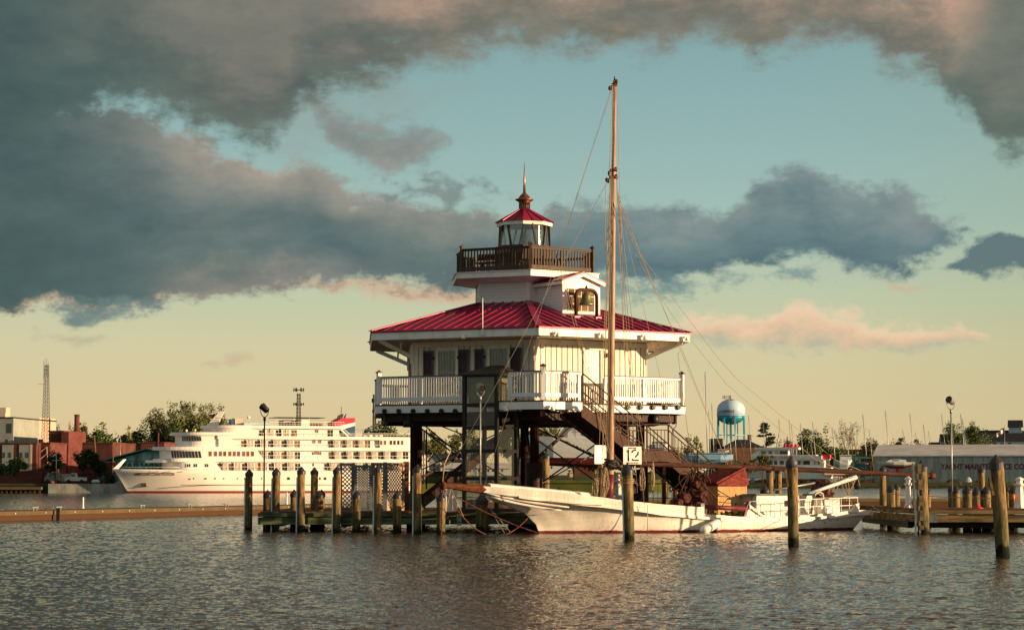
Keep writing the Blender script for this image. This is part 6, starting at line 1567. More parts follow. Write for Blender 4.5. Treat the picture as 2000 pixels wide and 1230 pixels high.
# left shore ---------------------------------------------------------------
ob = house('office_building', 'tall grey office block with a tan sunlit side at the far left edge', -30, 40, 816.5, 420, 26, 'block_grey', win=[(27, 37.5, 827, 845.5), (8.5, 14, 857.5, 865), (25, 30, 857.5, 865), (-8, 0, 857.5, 865)])
a = at(40, 860, 420)
MB().box(a.x + .03, 430, (zat(816, 420) + zat(866, 420)) / 2, .06, 4, zat(816, 420) - zat(866, 420)).build('side_panel', 'stucco_tan', ob)
MB().box(a.x + .04, 440.5, (zat(816, 440) + zat(866, 440)) / 2, .08, 10.5, zat(817, 440) - zat(866, 440)).build('side_panel', 'stucco_pale', ob)
p = at(5, 806, 432); MB().box(p.x, 432, zat(806, 432), 2.2, 2.5, 2.0).build('roof_plant', 'stucco_pale', ob); p = at(16, 812, 425); MB().box(p.x, 425, zat(812, 425), 1.4, 2.5, 1.0).build('roof_hatch', 'stucco_tan', ob)
p = at(19.5, 0, 425); MB().beam((p.x, 425, zat(812, 425)), (p.x, 425, zat(784, 425)), .08, .08).build('roof_aerial', 'dark_metal', ob)
p = at(76, 0, 432); MB().box(p.x, 436, zat(864, 436), 1.6, 2, 1.3).build('roof_unit', 'dark_metal', ob)
lb = house('brick_building', 'low brick and grey panelled building with narrow windows below the tall grey block', -30, 79, 867, 400, 12, 'brick_dark', win=None)
v = VP((0, 399.95), (1, 0))
for x0, x1 in ((-20, 1), (11, 32), (45, 66.5)): mb = MB(); v.quad(mb, x0, 868.5, x1, 925, .03, .1); mb.build('panel', 'block_grey', lb)
mb = MB(); v.quad(mb, 66.5, 867.5, 70, 918, .06, .1); mb.build('pilaster', 'stucco_tan', lb)
for x in (14.5, 26.5, 49.5, 61.5, -6):
    for y in ((883, 893.5), (905, 914)): mb = MB(); v.quad(mb, x - 1.8, y[0], x + 2, y[1], .08, .06); mb.build('window', 'window_dark', lb)
bb = house('brick_building', 'red brick block with a white braced frame on its wall, behind the flagpole', 80, 103, 866, 402, 10, 'brick')
v = VP((0, 401.9), (1, 0)); mb = MB()
for a, b in (((82, 873), (80.5, 905)), ((97, 872), (99, 905)), ((82, 884), (97, 873)), ((81.5, 898), (97.5, 886))): mb.beam(v.pix(*a), v.pix(*b), .14, .14)
mb.build('white_brace', 'stucco_pale', bb)
house('brick_building', 'tall plain red brick tower block left of the chimney', 102, 131, 843, 418, 14, 'brick_dark')
v = thing('brick_building', 'sunlit side of the tall brick block, as a narrow red brick box of its own', 'building', at(139, 940, 416)); a, b = at(131.2, 0, 416.5), at(145.5, 0, 416.5)
MB().box((a.x + b.x) / 2, 422, (1.5 + zat(843, 416.5)) / 2, b.x - a.x, 11, zat(843, 416.5) - 1.5).build('wall', 'brick', v)  # lit side of the tall block, shaped as its own redder box
house('brick_building', 'long low dark red brick wall building right of the chimney', 146, 229, 866, 425, 16, 'brick_dark', win=[(146, 163, 915, 919)], winm='stucco_tan')
house('brick_building', 'small red brick wing with a flat top behind the teal roofed shed', 280, 327, 865, 455, 12, 'brick'); house('brick_building', 'grey and brown low block behind the ridge of the teal roofed shed', 240, 279, 868, 460, 12, 'brown_wall', win=[(252, 262, 872, 878)])
boxthing('retaining_wall', 'low sunlit red brick wall behind the small street trees', 'wall', 'brick', -10, 79, 919, 941, 392, 1)
t = thing('chimney', 'tall dark red brick chimney stack rising above the brick buildings', 'chimney', at(162, 866, 440)); p = at(162, 0, 440)
MB().lathe((p.x, 440, 0), [(.62, 1.5), (.56, zat(869, 440)), (.50, zat(809, 440))], 16).build('stack', 'brick', t); MB().lathe((p.x, 440, zat(812, 440)), [(.54, 0), (.56, .25)], 16).build('rim', 'brick_dark', t)
t = thing('chimney', 'slim dark red chimney pipe left of the cruise ship bridge', 'chimney', at(319, 868, 455)); p = at(319, 0, 455); MB().lathe((p.x, 455, 0), [(.22, 1.5), (.18, zat(845, 455))], 8).build('stack', 'brick', t)
# lattice mast towers
def lattice_tower(px, yb, yt, wb, wt, d, label, zb=None, heads=(), ns=16, m='brown_steel', r=.07):
    p = at(px, yb, d); z0 = zat(yb, d) if zb is None else zb; z1 = zat(yt, d); t = thing('lattice_tower', label, 'radio tower', (p.x, d, z0)); s = d / F
    def c(k, f): w_ = (wb + (wt - wb) * f) * s / 2; a = math.pi / 2 * k + .5; return Vector((p.x + 1.2 * w_ * math.cos(a), d + 1.2 * w_ * math.sin(a), z0 + (z1 - z0) * f))
    for k in range(4): MB().tube([c(k, 0), c(k, 1)], r, 5).build('leg', m, t)
    mb = MB()
    for i in range(ns):
        for k in range(4): f0, f1 = i / ns, (i + 1) / ns; mb.beam(c(k, f0), c((k + 1) % 4, f1), r, r); mb.beam(c((k + 1) % 4, f0), c(k, f1), r, r)
    mb.build('bracing', m, t)
    for (y, w_, h) in heads:
        z = zat(y, d)
        for k in range(6): a = k * math.pi / 3; mb = MB(); mb.box(p.x + w_ * s / 2 * math.cos(a), d + w_ * s / 2 * math.sin(a), z, .3, .3, h * s, a); mb.build('antenna', 'dark_metal', t)
        MB().lathe((p.x, d, z - .1), [(w_ * s / 2, 0), (w_ * s / 2, .15)], 10).build('head_frame', 'dark_metal', t)
    return t
lt = lattice_tower(89, 866, 712, 15, 7, 412, 'tall slender lattice radio mast behind the brick building at the left', ns=22, r=.032)
for dx, y0, y1 in ((-1.5, 735, 701), (2, 735, 699), (-4, 740, 704), (5, 738, 706)): p = at(89 + dx, y0, 412); MB().beam(p, at(89 + dx, y1, 412), .06, .06).build('antenna', 'galv', lt)
MB().beam(at(73, 750, 412), at(87, 750, 412), .05, .05).build('side_arm', 'galv', lt)
lattice_tower(583, 836, 768, 13, 6, 700, 'lattice phone mast with crowded antennas above the cruise ship', zb=1.5, heads=((761, 19, 7), (789, 19, 5)), ns=26, r=.07)
lattice_tower(731, 850, 770, 8, 5, 800, 'thin phone mast just left of the lighthouse deck', zb=1.5, heads=((782, 9, 8), (803, 7, 6)), ns=44, r=.09, m='dark_metal')
def pole(px, yt, yb, d, label, r=.13, lean=0, m='brown_wall', arm=None, zb=1.5, name='utility_pole', cat='pole'):
    p = at(px, yb, d); t = thing(name, label, cat, (p.x, d, zb)); q = at(px - lean, yt, d); MB().tube([(p.x, d, zb), q], [r, r * .6], 7).build('shaft', m, t)
    if arm: MB().beam(at(px - lean - arm, yt + 4, d), at(px - lean + arm, yt + 4, d), .12, .12).build('crossarm', m, t)
    return t
pole(191, 850, 934, 398, 'dark leaning utility pole in front of the long brick building', .2, 7); pole(219, 869, 934, 400, 'short dark pole in front of the brick building near the teal roof', .12, -3); pole(235, 852, 900, 430, 'pale lamp pole above the left slope of the teal roof', .12, 0, 'galv')
t = pole(110, 877, 941, 379, 'white flagpole with a yard and a drooping flag on the left lawn', .09, 0, 'galv', name='flagpole', cat='flagpole')
MB().beam(at(102, 898.5, 379), at(118.5, 898.5, 379), .07, .07).build('yard', 'galv', t)
def flag(t, px, py, d, s, nm='flag'):
    mb = MB(); n = 7; rr = []
    for j in range(2):
        rr.append([at(px - s * i / n, py + (j * s * .62) + s * .10 * i, d) + Vector((0, .25 * math.sin(i * 1.3 + j), 0)) for i in range(n + 1)])
    mb.loft(rr, cap=False); f = mb.build(nm, 'white_paint', t)
    for k in range(4): mb = MB(); mb.loft([[at(px - s * i / n, py + s * (.62 * (k * 2) / 8) + s * .10 * i + jj * s * .075, d - .02) + Vector((0, .25 * math.sin(i * 1.3), 0)) for i in range(n + 1)] for jj in (0, 1)], cap=False); mb.build('stripe', 'sign_red', f)
    mb = MB(); mb.loft([[at(px - s * .45 * i / 3, py + jj * s * .30 + s * .045 * i, d - .04) + Vector((0, .25 * math.sin(i * .58), 0)) for i in range(4)] for jj in (0, 1)], cap=False); mb.build('canton', 'flag_blue', f)
flag(t, 109.5, 884, 379, 6)

# vehicles on the left lawn (small in the picture)
def vehicle(name, label, px, yb, d, L, Hh, m, cab=True, zb=1.56):
    p = at(px, yb, d); t = thing(name, label, 'truck' if 'truck' in name else ('van' if 'van' in name else 'car'), (p.x, d, zb)); v = VP((p.x, d), (1, .06)); h = L / 2
    if 'truck' in name: P = [(-h, .45), (h, .45), (h, 1.05), (h * .1, 1.08), (h * .05, 1.75), (-h * .38, 1.78), (-h * .55, 1.15), (-h, 1.0)]
    elif 'van' in name: P = [(-h, .4), (h, .4), (h, Hh), (-h * .6, Hh), (-h * .85, 1.2), (-h, 1.1)]
    else: P = [(-h, .35), (h, .35), (h, .9), (h * .6, 1.0), (h * .35, Hh), (-h * .4, Hh), (-h * .65, .95), (-h, .85)]
    MB().slab([v.pt(u, zb + z, .85) for u, z in P], v.n * -1.7).build('body', m, t)
    mb = MB(); v.bx(mb, -h * .42, h * .0, zb + (1.2 if 'car' not in name else .95), zb + (1.62 if 'car' not in name else Hh - .1), .87, 1.74); mb.build('window', 'window_dark', t)
    for u in (-h * .62, h * .62):
        for o in (.72, -.72): c = v.pt(u, zb + .34, o); MB().tube([c - v.n * .1, c + v.n * .15], .34, 12).build('wheel', 'dark', t)
vehicle('pickup_truck', 'small white pickup truck parked behind the left lawn', 148, 938, 388, 3.6, 1.7, 'van_white'); vehicle('van', 'grey van parked left of the flagpole', 103, 938, 390, 2.6, 1.9, 'block_grey'); vehicle('car', 'dark car beside the pickup truck near the sea wall', 208, 940, 384, 3.2, 1.4, 'shutter_frame')
boxthing('shed', 'small pale shed between the flagpole and the pickup truck', 'shed', 'stucco_pale', 120, 132, 925, 940, 392, 2)
p = at(187, 941, 380); mb = MB(); mb.lathe((p.x, 380, 1.6), [(.3, 0), (.5, .3), (.3, .6)], 10, True, 0, (1.6, 1)); tag(mb.build('covered_boat', 'tank_blue'), 'small pale blue covered boat on the lawn near the sea wall', 'boat')
# teal roofed shed with the big letters
d = 404; t = thing('waterfront_shed', 'pale streaked shed with teal roof edge and big faded letters, behind the ship bow', 'building', at(290, 940, d))
v = VP((at(219, 0, d).x, d), (1, 0)); Pw = [v.hit(*q) for q in ((219, 897), (290, 879.5), (420, 898))]; z0 = 1.5
MB().slab([v.pt(Pw[0][0], z0), v.pt(Pw[0][0], Pw[0][1]), v.pt(Pw[1][0], Pw[1][1]), v.pt(Pw[2][0], Pw[2][1]), v.pt(Pw[2][0], z0)], (0, 30, 0)).build('wall', 'teal_wall', t)
mb = MB(); q = [v.hit(*q) for q in ((195, 900), (290, 877.5), (430, 899))]
for a, b in ((0, 1), (1, 2)): mb.slab([v.pt(q[a][0], q[a][1], 1), v.pt(q[b][0], q[b][1], 1), v.pt(q[b][0], q[b][1], -31), v.pt(q[a][0], q[a][1], -31)], (0, 0, .22))
mb.build('roof', 'teal_roof', t)
mb = MB(); v.bx(mb, Pw[0][0] + .1, Pw[0][0] + 12, v.hit(250, 901.2)[1], v.hit(250, 900)[1], .06, .06); mb.build('wall_band', 'teal_dark', t)
u, z = v.hit(233, 917.5); text_mesh('lettering', 'SAILWINDS', 'teal_dark', v, u, z, 1.32, .03, t, width=v.hit(346, 917)[0] - u, bold=.03)
# ------------------------------------------------------------------ houses across the middle
house('house', 'grey gabled house seen left of the lift shaft under the deck', 838, 860, 901, 520, 9, 'house_grey', 'asphalt_roof', 884, 3.4, ridge='y', win=[(846, 850, 905, 911)], group='distant waterfront houses')
house('house', 'dark roofed house right of the grey gabled house under the deck', 860, 902, 903, 530, 10, 'house_grey', 'asphalt_roof', 886, 3.4, group='distant waterfront houses')
house('house', 'long low white building on the far lawn behind the slanting brace', 868, 1000, 914, 500, 7, 'house_white', 'metal_roof', 905, 3.2, group='distant waterfront houses', win=[(880 + 9 * i, 884 + 9 * i, 916, 921) for i in range(12)])
house('house', 'white two storey house glimpsed between the steel legs', 993, 1020, 893, 510, 8, 'house_white', 'asphalt_roof', 883, 3.3, ridge='y', win=[(1000, 1003, 898, 904), (1007, 1010, 898, 904), (1000, 1003, 910, 916)], group='distant waterfront houses')
house('house', 'white house below the keel of the stored motor yacht', 1050, 1108, 905, 505, 8, 'house_white', 'asphalt_roof', 896, 3.3, win=[(1062, 1065, 910, 915), (1076, 1079, 910, 915)], group='distant waterfront houses')
house('house', 'dark red brick house right of the white house under the stored yacht', 1120, 1170, 903, 508, 8, 'brick_dark', 'asphalt_roof', 894, 3.3, win=[(1128, 1132, 912, 915), (1140, 1144, 912, 915)], group='distant waterfront houses')
vehicle('car', 'pale car parked before the grey gabled house', 846, 925, 470, 4, 1.4, 'van_white', zb=2.8)
t = thing('park_sign', 'small orange sign board on the lawn below the stored yacht', 'sign', at(1114, 935, 440)); MB().box(at(1114, 0, 440).x, 440, zat(927.5, 440), .65, .08, .75).build('board', 'stucco_tan', t); MB().box(at(1114, 0, 440).x, 440.1, zat(934, 440) - .1, .1, .1, .9).build('post', 'brown_wall', t)
# stored motor yacht
d = 442; t = thing('motor_yacht', 'large white motor yacht with dark red bottom stored ashore behind the steel legs', 'yacht', at(1130, 930, d)); v = VP((0, d), (1, .02))
def loft_hull(v, stations, nm, m, par):
    """stations: (px, [(row, halfbeam), ...]) in photo rows"""
    secs = []
    for px, prof in stations:
        near_ = [v.pt(v.hit(px, r)[0], v.hit(px, r)[1], b) for r, b in prof]; far_ = [v.pt(v.hit(px, r)[0], v.hit(px, r)[1], -b) for r, b in reversed(prof)]
        secs.append(near_ + far_)
    mb = MB(); mb.loft(secs, closed=True, smooth=False); return mb.build(nm, m, par)
loft_hull(v, [(1018, [(850, .1), (862, .08), (893, .05)]), (1040, [(851, 1.4), (872, 1.1), (893, .8)]), (1080, [(853, 2.2), (875, 2.1), (893.5, 1.9)]), (1180, [(858, 2.3), (878, 2.3), (894, 2.2)]), (1235, [(860, 2.2), (878, 2.2), (895, 2.1)])], 'hull', 'house_white', t)
loft_hull(v, [(1022, [(893, .06), (900, .05), (902, .02)]), (1050, [(893.2, .9), (903, .7), (908, .1)]), (1110, [(893.6, 2.0), (905, 1.6), (911, .2)]), (1180, [(894.2, 2.2), (908, 1.8), (915, .2)]), (1232, [(895, 2.1), (908, 1.8), (915, .2)])], 'bottom', 'maroon', t)
loft_hull(v, [(1088, [(853, .9), (853.5, .9)]), (1108, [(826, 1.5), (855, 1.8)]), (1124, [(818, 1.7), (857, 1.9)]), (1215, [(816, 1.7), (859, 1.9)])], 'superstructure', 'house_white', t)
c = v.pix(1143, 848, 1.95); MB().tube([c + Vector((.55 * math.cos(a), -.0, .30 * math.sin(a))) for a in [2 * math.pi * k / 16 for k in range(17)]], .06, 5).build('oval_port', 'dark', t); c = v.pix(1143, 848, 1.9); MB().lathe(c, [(.01, -.2), (.5, 0), (.01, .2)], 12, True, 0, (1, .1)).build('oval_glass', 'window_dark', t)
for y in (838, 843): mb = MB(); mb.beam(v.pix(1120, y, 1.9), v.pix(1200, y + 1, 1.9), .05, .06); mb.build('side_stripe', 'lattice_grey', t)
for x in (1070, 1120, 1170, 1215): c = v.pix(x, 908, 1.2); MB().beam(c, (c.x, c.y, 2.3), .2, .2).build('prop_stand', 'rust_steel', t)
# ------------------------------------------------------------------ right bank
d = 792; t = thing('boat_shed', 'long grey green metal shed lettered YACHT MAINTENANCE CO in dark red', 'building', at(1850, 940, d), )
a, b = at(1697, 0, d), at(2110, 0, d); z1 = zat(889.5, d); zb = 1.72; dp = 34; z2 = zat(869, d + dp / 2)
MB().slab([(a.x, d, zb), (a.x, d, z1), (a.x, d + dp / 2, z2 - .1), (a.x, d + dp, z1), (a.x, d + dp, zb)], (b.x - a.x, 0, 0)).build('wall', 'metal_wall', t)
mb = MB()
for ye in (d - .5, d + dp + .5): mb.slab([(a.x - .3, ye, z1), (b.x, ye, z1), (b.x, d + dp / 2, z2 + .1), (a.x - .3, d + dp / 2, z2 + .1)], (0, 0, .12))
mb.build('roof', 'metal_roof', t)
mb = MB(); mb.box((a.x + b.x) / 2, d - .5, z1 - .15, b.x - a.x + .4, .2, .3); mb.build('gutter', 'metal_roof', t)
v = VP((0, d), (1, 0)); u, z = v.hit(1837, 916.5); text_mesh('lettering', 'YACHT MAINTENANCE CO.', 'sign_red', v, u, z, 2.0, .06, t, width=v.hit(2000, 916)[0] - u, bold=.035)
# things leaning against the shed
for x, w_, h, m, lb in ((1768, 26, 5, 'shutter_frame', 'low dark heap of gear against the wall of the metal shed'), (1850, 34, 6, 'asphalt_roof', 'dark tarp covered heap below the red letters'), (1878, 14, 10, 'ship_shade_blue', 'small upturned pale blue boat hull against the metal shed'), (1900, 22, 4, 'dark', 'low dark heap right of the upturned blue hull')):
    p = at(x, 0, 788); s = 788 / F; mb = MB(); mb.lathe((p.x, 788, 1.75), [(w_ * s / 2, 0), (w_ * s / 2.6, h * s * .6), (w_ * s / 8, h * s)], 9, False, .3, (1, .35)); tag(mb.build('gear_heap' if 'boat' not in lb else 'upturned_boat', m), lb, 'heap' if 'boat' not in lb else 'boat')
for i in range(9): p = at(1843 + i * 20.0, 0, 760); tag(MB().box(p.x, 760, 1.0, .35, .35, 2.0).build('bank_post', 'tan_timber'), 'short tan post on the grass bank before the metal shed, number %s from the left' % ['one', 'two', 'three', 'four', 'five', 'six', 'seven', 'eight', 'nine'][i], 'post', 'posts along the grass bank')
# yacht on stands
d = 782; t = thing('sailing_yacht', 'white sailing yacht with red keel propped ashore before the metal shed', 'yacht', at(1748, 940, d)); v = VP((0, d), (1, 0))
loft_hull(v, [(1711, [(900, .05), (901, .03), (902, .02)]), (1722, [(901, .9), (906, .6), (909, .2)]), (1745, [(901.8, 1.6), (907, 1.4), (911.5, .3)]), (1765, [(902, 1.6), (907, 1.4), (911.5, .3)]), (1786, [(902, 1.1), (905, .9), (908, .2)])], 'hull', 'house_white', t)
loft_hull(v, [(1722, [(908.6, .5), (909.2, .2)]), (1740, [(909.8, 1.25), (914.5, .15)]), (1765, [(909.8, 1.25), (914.5, .15)]), (1784, [(907, .7), (909, .15)])], 'bottom', 'maroon', t)
MB().slab([v.pt(*v.hit(x, y), .15) for x, y in ((1748, 912), (1761, 912), (1760, 927), (1752, 927))], (0, .3, 0)).build('keel', 'maroon', t)
MB().slab([v.pt(*v.hit(x, y), .8) for x, y in ((1729, 901.8), (1738, 897.5), (1750, 896.5), (1768, 897.5), (1770, 902))], (0, 1.6, 0)).build('coachroof', 'house_white', t)
for x in (1735, 1775): c = v.pix(x, 910, 1.2); MB().beam(c, (c.x, c.y - .3, 1.75), .12, .12).build('prop_stand', 'rust_steel', t)
mb = MB(); v.quad(mb, 1742, 898, 1755, 900, .82, .05); mb.build('window', 'window_dark', t)
# water tower
d = 1250; s = d / F; p = at(1422, 0, d); t = thing('water_tower', 'pale blue water tower with teal bowl and legs, lettered on the tank', 'water tower', (p.x, d, 1.7))
zc_ = zat(811, d); R = 28 * s; prof = [(.3, zat(779, d)), (8 * s, zat(779.5, d)), (18 * s, zat(784, d)), (25 * s, zat(791, d)), (27.5 * s, zat(799, d)), (27.5 * s, zc_)]
MB().lathe((p.x, d, 0), prof, 32).build('tank', 'tank_blue', t); MB().lathe((p.x, d, 0), [(27.4 * s, zc_ - .02), (25.5 * s, zat(818, d)), (19 * s, zat(824, d)), (8 * s, zat(828, d)), (.5, zat(829, d))], 32).build('bowl', 'tank_teal', t)
MB().lathe((p.x, d, zc_), [(28.5 * s, -.2), (28.5 * s, .15)], 32).build('balcony', 'tank_blue', t); MB().lathe((p.x, d, zc_ + .8), [(28.5 * s, 0), (28.5 * s, .1)], 32).build('balcony_rail', 'tank_blue', t)
for k in range(8): a = k * math.pi / 4 + .2; MB().tube([(p.x + 27 * s * math.cos(a), d + 27 * s * math.sin(a), zc_ - .5), (p.x + 29.5 * s * math.cos(a), d + 29.5 * s * math.sin(a), 1.7)], 1.25 * s, 8).build('leg', 'tank_teal', t)
MB().tube([(p.x, d, zat(829, d)), (p.x, d, 1.7)], 2.2 * s, 10).build('riser', 'tank_teal', t)
mb = MB()
for k in range(8): a, b = k * math.pi / 4 + .2, (k + 1) * math.pi / 4 + .2; mb.beam((p.x + 28.2 * s * math.cos(a), d + 28.2 * s * math.sin(a), zat(849.5, d)), (p.x + 28.2 * s * math.cos(b), d + 28.2 * s * math.sin(b), zat(849.5, d)), .35, .35)
mb.build('leg_brace', 'tank_teal', t)
for dx in (-7, -4, -1, 3, 6, 8): MB().beam(at(1419 + dx, 779, d), at(1419 + dx, 772, d), .35, .35).build('antenna', 'dark_metal', t)
pts = [at(1422 + 27.8 * math.sin(a), 811 - 32 * math.cos(a), d - 12 * s * math.cos(a * .2)) for a in [.15 + i * .17 for i in range(9)]]; MB().tube(pts, .18, 5).build('ladder', 'dark_metal', t)
# lettering bent round the tank
cu = text_mesh('lettering', 'CAMBRIDGE', 'text_black', VP((0, 0), (1, 0)), 0, zat(806, d), 4.6 * s, 0, t, width=1.0)
for vt_ in cu.data.vertices: a = -1.02 + vt_.co.x * 0 + 1.18 * (vt_.co.x + WO[t].x); yy = vt_.co.y + WO[t].y; vt_.co.x = p.x + (27.8 * s - yy * .3) * math.sin(a) - WO[t].x; vt_.co.y = d - (27.8 * s - yy * .3) * math.cos(a) - WO[t].y
# island cruise boat
d = 776; t = thing('tour_boat', 'white two deck tour boat with pink red life raft canisters and ISLAND CRUISES lettering', 'boat', at(1540, 935, d)); v = VP((0, d), (1, 0))
loft_hull(v, [(1432, [(904, .1), (920, .06), (934, .05)]), (1460, [(908, 2.0), (921, 1.5), (935, 1.1)]), (1500, [(911, 3.0), (923, 2.9), (935, 2.6)]), (1580, [(912.5, 3.2), (924, 3.1), (935, 2.9)]), (1625, [(912.5, 2.9), (924, 2.8), (934, 2.6)])], 'hull', 'white_paint', t)
def tb(x0, y0, x1, y1, off, m, nm, dp=None): mb = MB(); v.quad(mb, x0, y0, x1, y1, off, dp or 2 * off); return mb.build(nm, m, t)
tb(1478, 897, 1611, 913, 2.7, 'white_paint', 'lower_cabin'); tb(1470, 890, 1607, 897.2, 3.0, 'white_paint', 'upper_deck'); tb(1481, 878, 1541, 890.5, 2.5, 'white_paint', 'wheelhouse'); tb(1476, 873.5, 1562, 877.8, 3.0, 'white_paint', 'wheelhouse_roof'); tb(1543, 888, 1596, 890.5, 2.8, 'white_paint', 'rail_band')
MB().slab([v.pt(*v.hit(x, y), 2.45) for x, y in ((1466, 890), (1486, 876), (1486, 890))], (0, 4.9, 0)).build('sloped_front', 'white_paint', t)
for x0, x1, m in ((1488, 1498, 'window_green'), (1503, 1510, 'window_green'), (1515, 1523, 'stucco_tan'), (1525, 1541, 'window_dark')): tb(x0, 880.5, x1, 886.5, 2.56, m, 'window', .06)
for x in (1549, 1556): tb(x, 878, x + 2, 890, 2.6, 'white_paint', 'pillar', .4)
for x0, x1, m in ((1495, 1511, 'window_green'), (1514, 1520, 'window_green'), (1525, 1533, 'window_green'), (1551, 1566, 'window_green'), (1570, 1584, 'window_dark'), (1591, 1597, 'stucco_tan'), (1599, 1603, 'window_mauve')): tb(x0, 899.5, x1, 907, 2.76, m, 'window', .06)
tb(1440, 914.2, 1624, 915.2, 3.28, 'maroon', 'sheer_line', .05); tb(1562, 917, 1592, 918.4, 3.3, 'dark', 'rub_pad', .05)
u, z = v.hit(1481, 895.6); text_mesh('lettering', 'RIVER ISLAND CRUISES', 'red_bright', v, u, z, .95, 3.04, t, width=v.hit(1546, 895)[0] - u, bold=.02)
for i in range(8): c = v.pix(1534 + (i % 4) * 6.8, 873 - (i // 4) * 4.4 + .5, 1 - (i % 2)); MB().tube([c - Vector((.5, 0, 0)), c + Vector((.5, 0, 0))], .40, 10).build('raft_canister', 'red_bright', t)
tb(1605, 887.5, 1622, 896.5, 1.6, 'red_bright', 'red_awning'); tb(1609, 897, 1621, 897.8, 2.5, 'white_paint', 'aft_rail', 4)
for i in range(8): x = 1608 + i * 2.1; MB().beam(v.pix(x - 2, 899, 2.6), v.pix(x, 912, 2.7), .12, .12).build('ladder_rail', 'white_paint', t)
c = v.pix(1569.5, 901.5, 2.85); MB().tube([c + Vector((.32 * math.cos(a), 0, .32 * math.sin(a))) for a in [2 * math.pi * k / 12 for k in range(13)]], .1, 6).build('life_ring', 'stucco_tan', t)
MB().beam(v.pix(1516, 874), v.pix(1522, 846), .45, .35).build('signal_mast', 'white_paint', t); MB().beam(v.pix(1505, 868), v.pix(1522, 862), .2, .2).build('radar_bar', 'white_paint', t); MB().beam(v.pix(1522, 862), v.pix(1545, 864), .1, .1).build('radar_bar', 'white_paint', t)
# houses behind the yard
house('warehouse', 'black sided shed at the foot of the water tower', 1391, 1412, 857, 960, 14, 'asphalt_roof', win=None)
house('warehouse', 'brown brick warehouse with dark sloping roof right of the water tower', 1420, 1488, 872, 950, 24, 'brown_wall', 'asphalt_roof', 858, 1.7, hip=True)
tag(MB().box(at(1457, 0, 962).x, 962, zat(860, 962), 1.5, 1.5, 5).build('chimney', 'brick'), 'brick chimney on the warehouse right of the water tower', 'chimney')
house('warehouse', 'long dark red barn like building behind the tour boat', 1545, 1622, 887, 900, 16, 'brick_dark', 'brick_dark', 873, 1.7, win=[(1590, 1594, 888, 894)])
house('warehouse', 'dark maroon shed between the bare tree and the metal boat shed', 1622, 1720, 890, 905, 16, 'brick_dark', 'brick_dark', 878, 1.7)
house('mansion', 'large house with black hipped roof behind the right end of the metal shed', 1852, 2060, 862, 930, 22, 'ship_shade_blue', 'asphalt_roof', 840, 1.7, hip=True, win=[(1870 + 14 * i, 1876 + 14 * i, 864, 868) for i in range(9)])
house('cupola', 'white cupola with black peaked roof above the dark roofed house at the right edge', 1975, 2000, 834, 936, 6, 'ship_shade_blue', 'asphalt_roof', 821, zat(848, 936), cat='cupola')
house('mansion', 'small gabled dormer house left of the large black roof', 1914, 1940, 866, 922, 6, 'ship_shade_blue', 'asphalt_roof', 851, 1.7, ridge='y'); house('mansion', 'lower dark roofed building beside the leafy tree behind the metal shed', 1845, 1915, 866, 940, 14, 'house_grey', 'asphalt_roof', 848, 1.7); house('mansion', 'dark low roof behind the middle of the metal shed', 1822, 1860, 872, 935, 12, 'house_grey', 'asphalt_roof', 864, 1.7)
t = pole(1962, 831, 870, 870, 'tall flagpole with a flying striped flag at the right', .12, 0, 'galv', name='flagpole', cat='flagpole'); flag(t, 1961, 836, 870, 14); t.location.z = 1.7
for o in list(bpy.data.objects):
    if o.parent is None and o.type == 'EMPTY' and o.name.split('.')[0] in ('office_building', 'brick_building', 'waterfront_shed', 'boat_shed', 'tour_boat', 'mansion', 'cupola'): o.rotation_euler.z = -R_(6 if 'brick' in o.name or 'office' in o.name else 15)
# boats in the yard: hulls with masts
def sailboat(px, ytop, d, label, L=7, m='house_white', thick=.11, lean=0, yb=None, boom=True):
    p = at(px, 0, d); zb = 2.3; t = thing('sailboat', label, 'sailboat', (p.x, d, 1.75), 'masts and boats in the yard'); h = L / 2; mb = MB()
    secs = [[(p.x + s * h, d - b, zb + 1.1), (p.x + s * h, d - b * .6, zb + .2), (p.x + s * h, d, zb), (p.x + s * h, d + b * .6, zb + .2), (p.x + s * h, d + b, zb + 1.1)] for s, b in ((-1, .06), (-.7, .7), (-.1, 1.2), (.6, 1.1), (1, .8))]
    mb.loft(secs, closed=True, smooth=False); mb.build('hull', m, t)
    MB().box(p.x + .3, d, zb + 1.3, L * .35, 1.3, .4).build('coachroof', m, t)
    top = at(px - lean, ytop, d); MB().tube([(p.x, d, zb + 1.1), top], [thick, thick * .7], 6).build('mast', 'galv', t)
    MB().beam(Vector((p.x, d, zb + 2.2)), Vector((p.x + L * .42, d, zb + 2.1)), .14, .2).build('boom', 'teal_tarp' if int(px) % 2 else 'house_white', t)
    mb = MB(); zt = top.z - .3
    for sx_ in (-h, h): mb.tube([(p.x + sx_, d, zb + 1.1), (top.x, d, zt)], .018, 3)
    mb.build('stay', 'galv', t)
    for f in (.55,): q = Vector((p.x, d, zb + 1.1)).lerp(top, f); MB().beam(q - Vector((.9, 0, 0)), q + Vector((.9, 0, 0)), .06, .06).build('spreader', 'galv', t)
    for x in (-.4, .4): MB().beam((p.x + x * h, d - .7, 1.75), (p.x + x * h, d - .4, zb + .4), .1, .1).build('prop_stand', 'rust_steel', t)
    return t
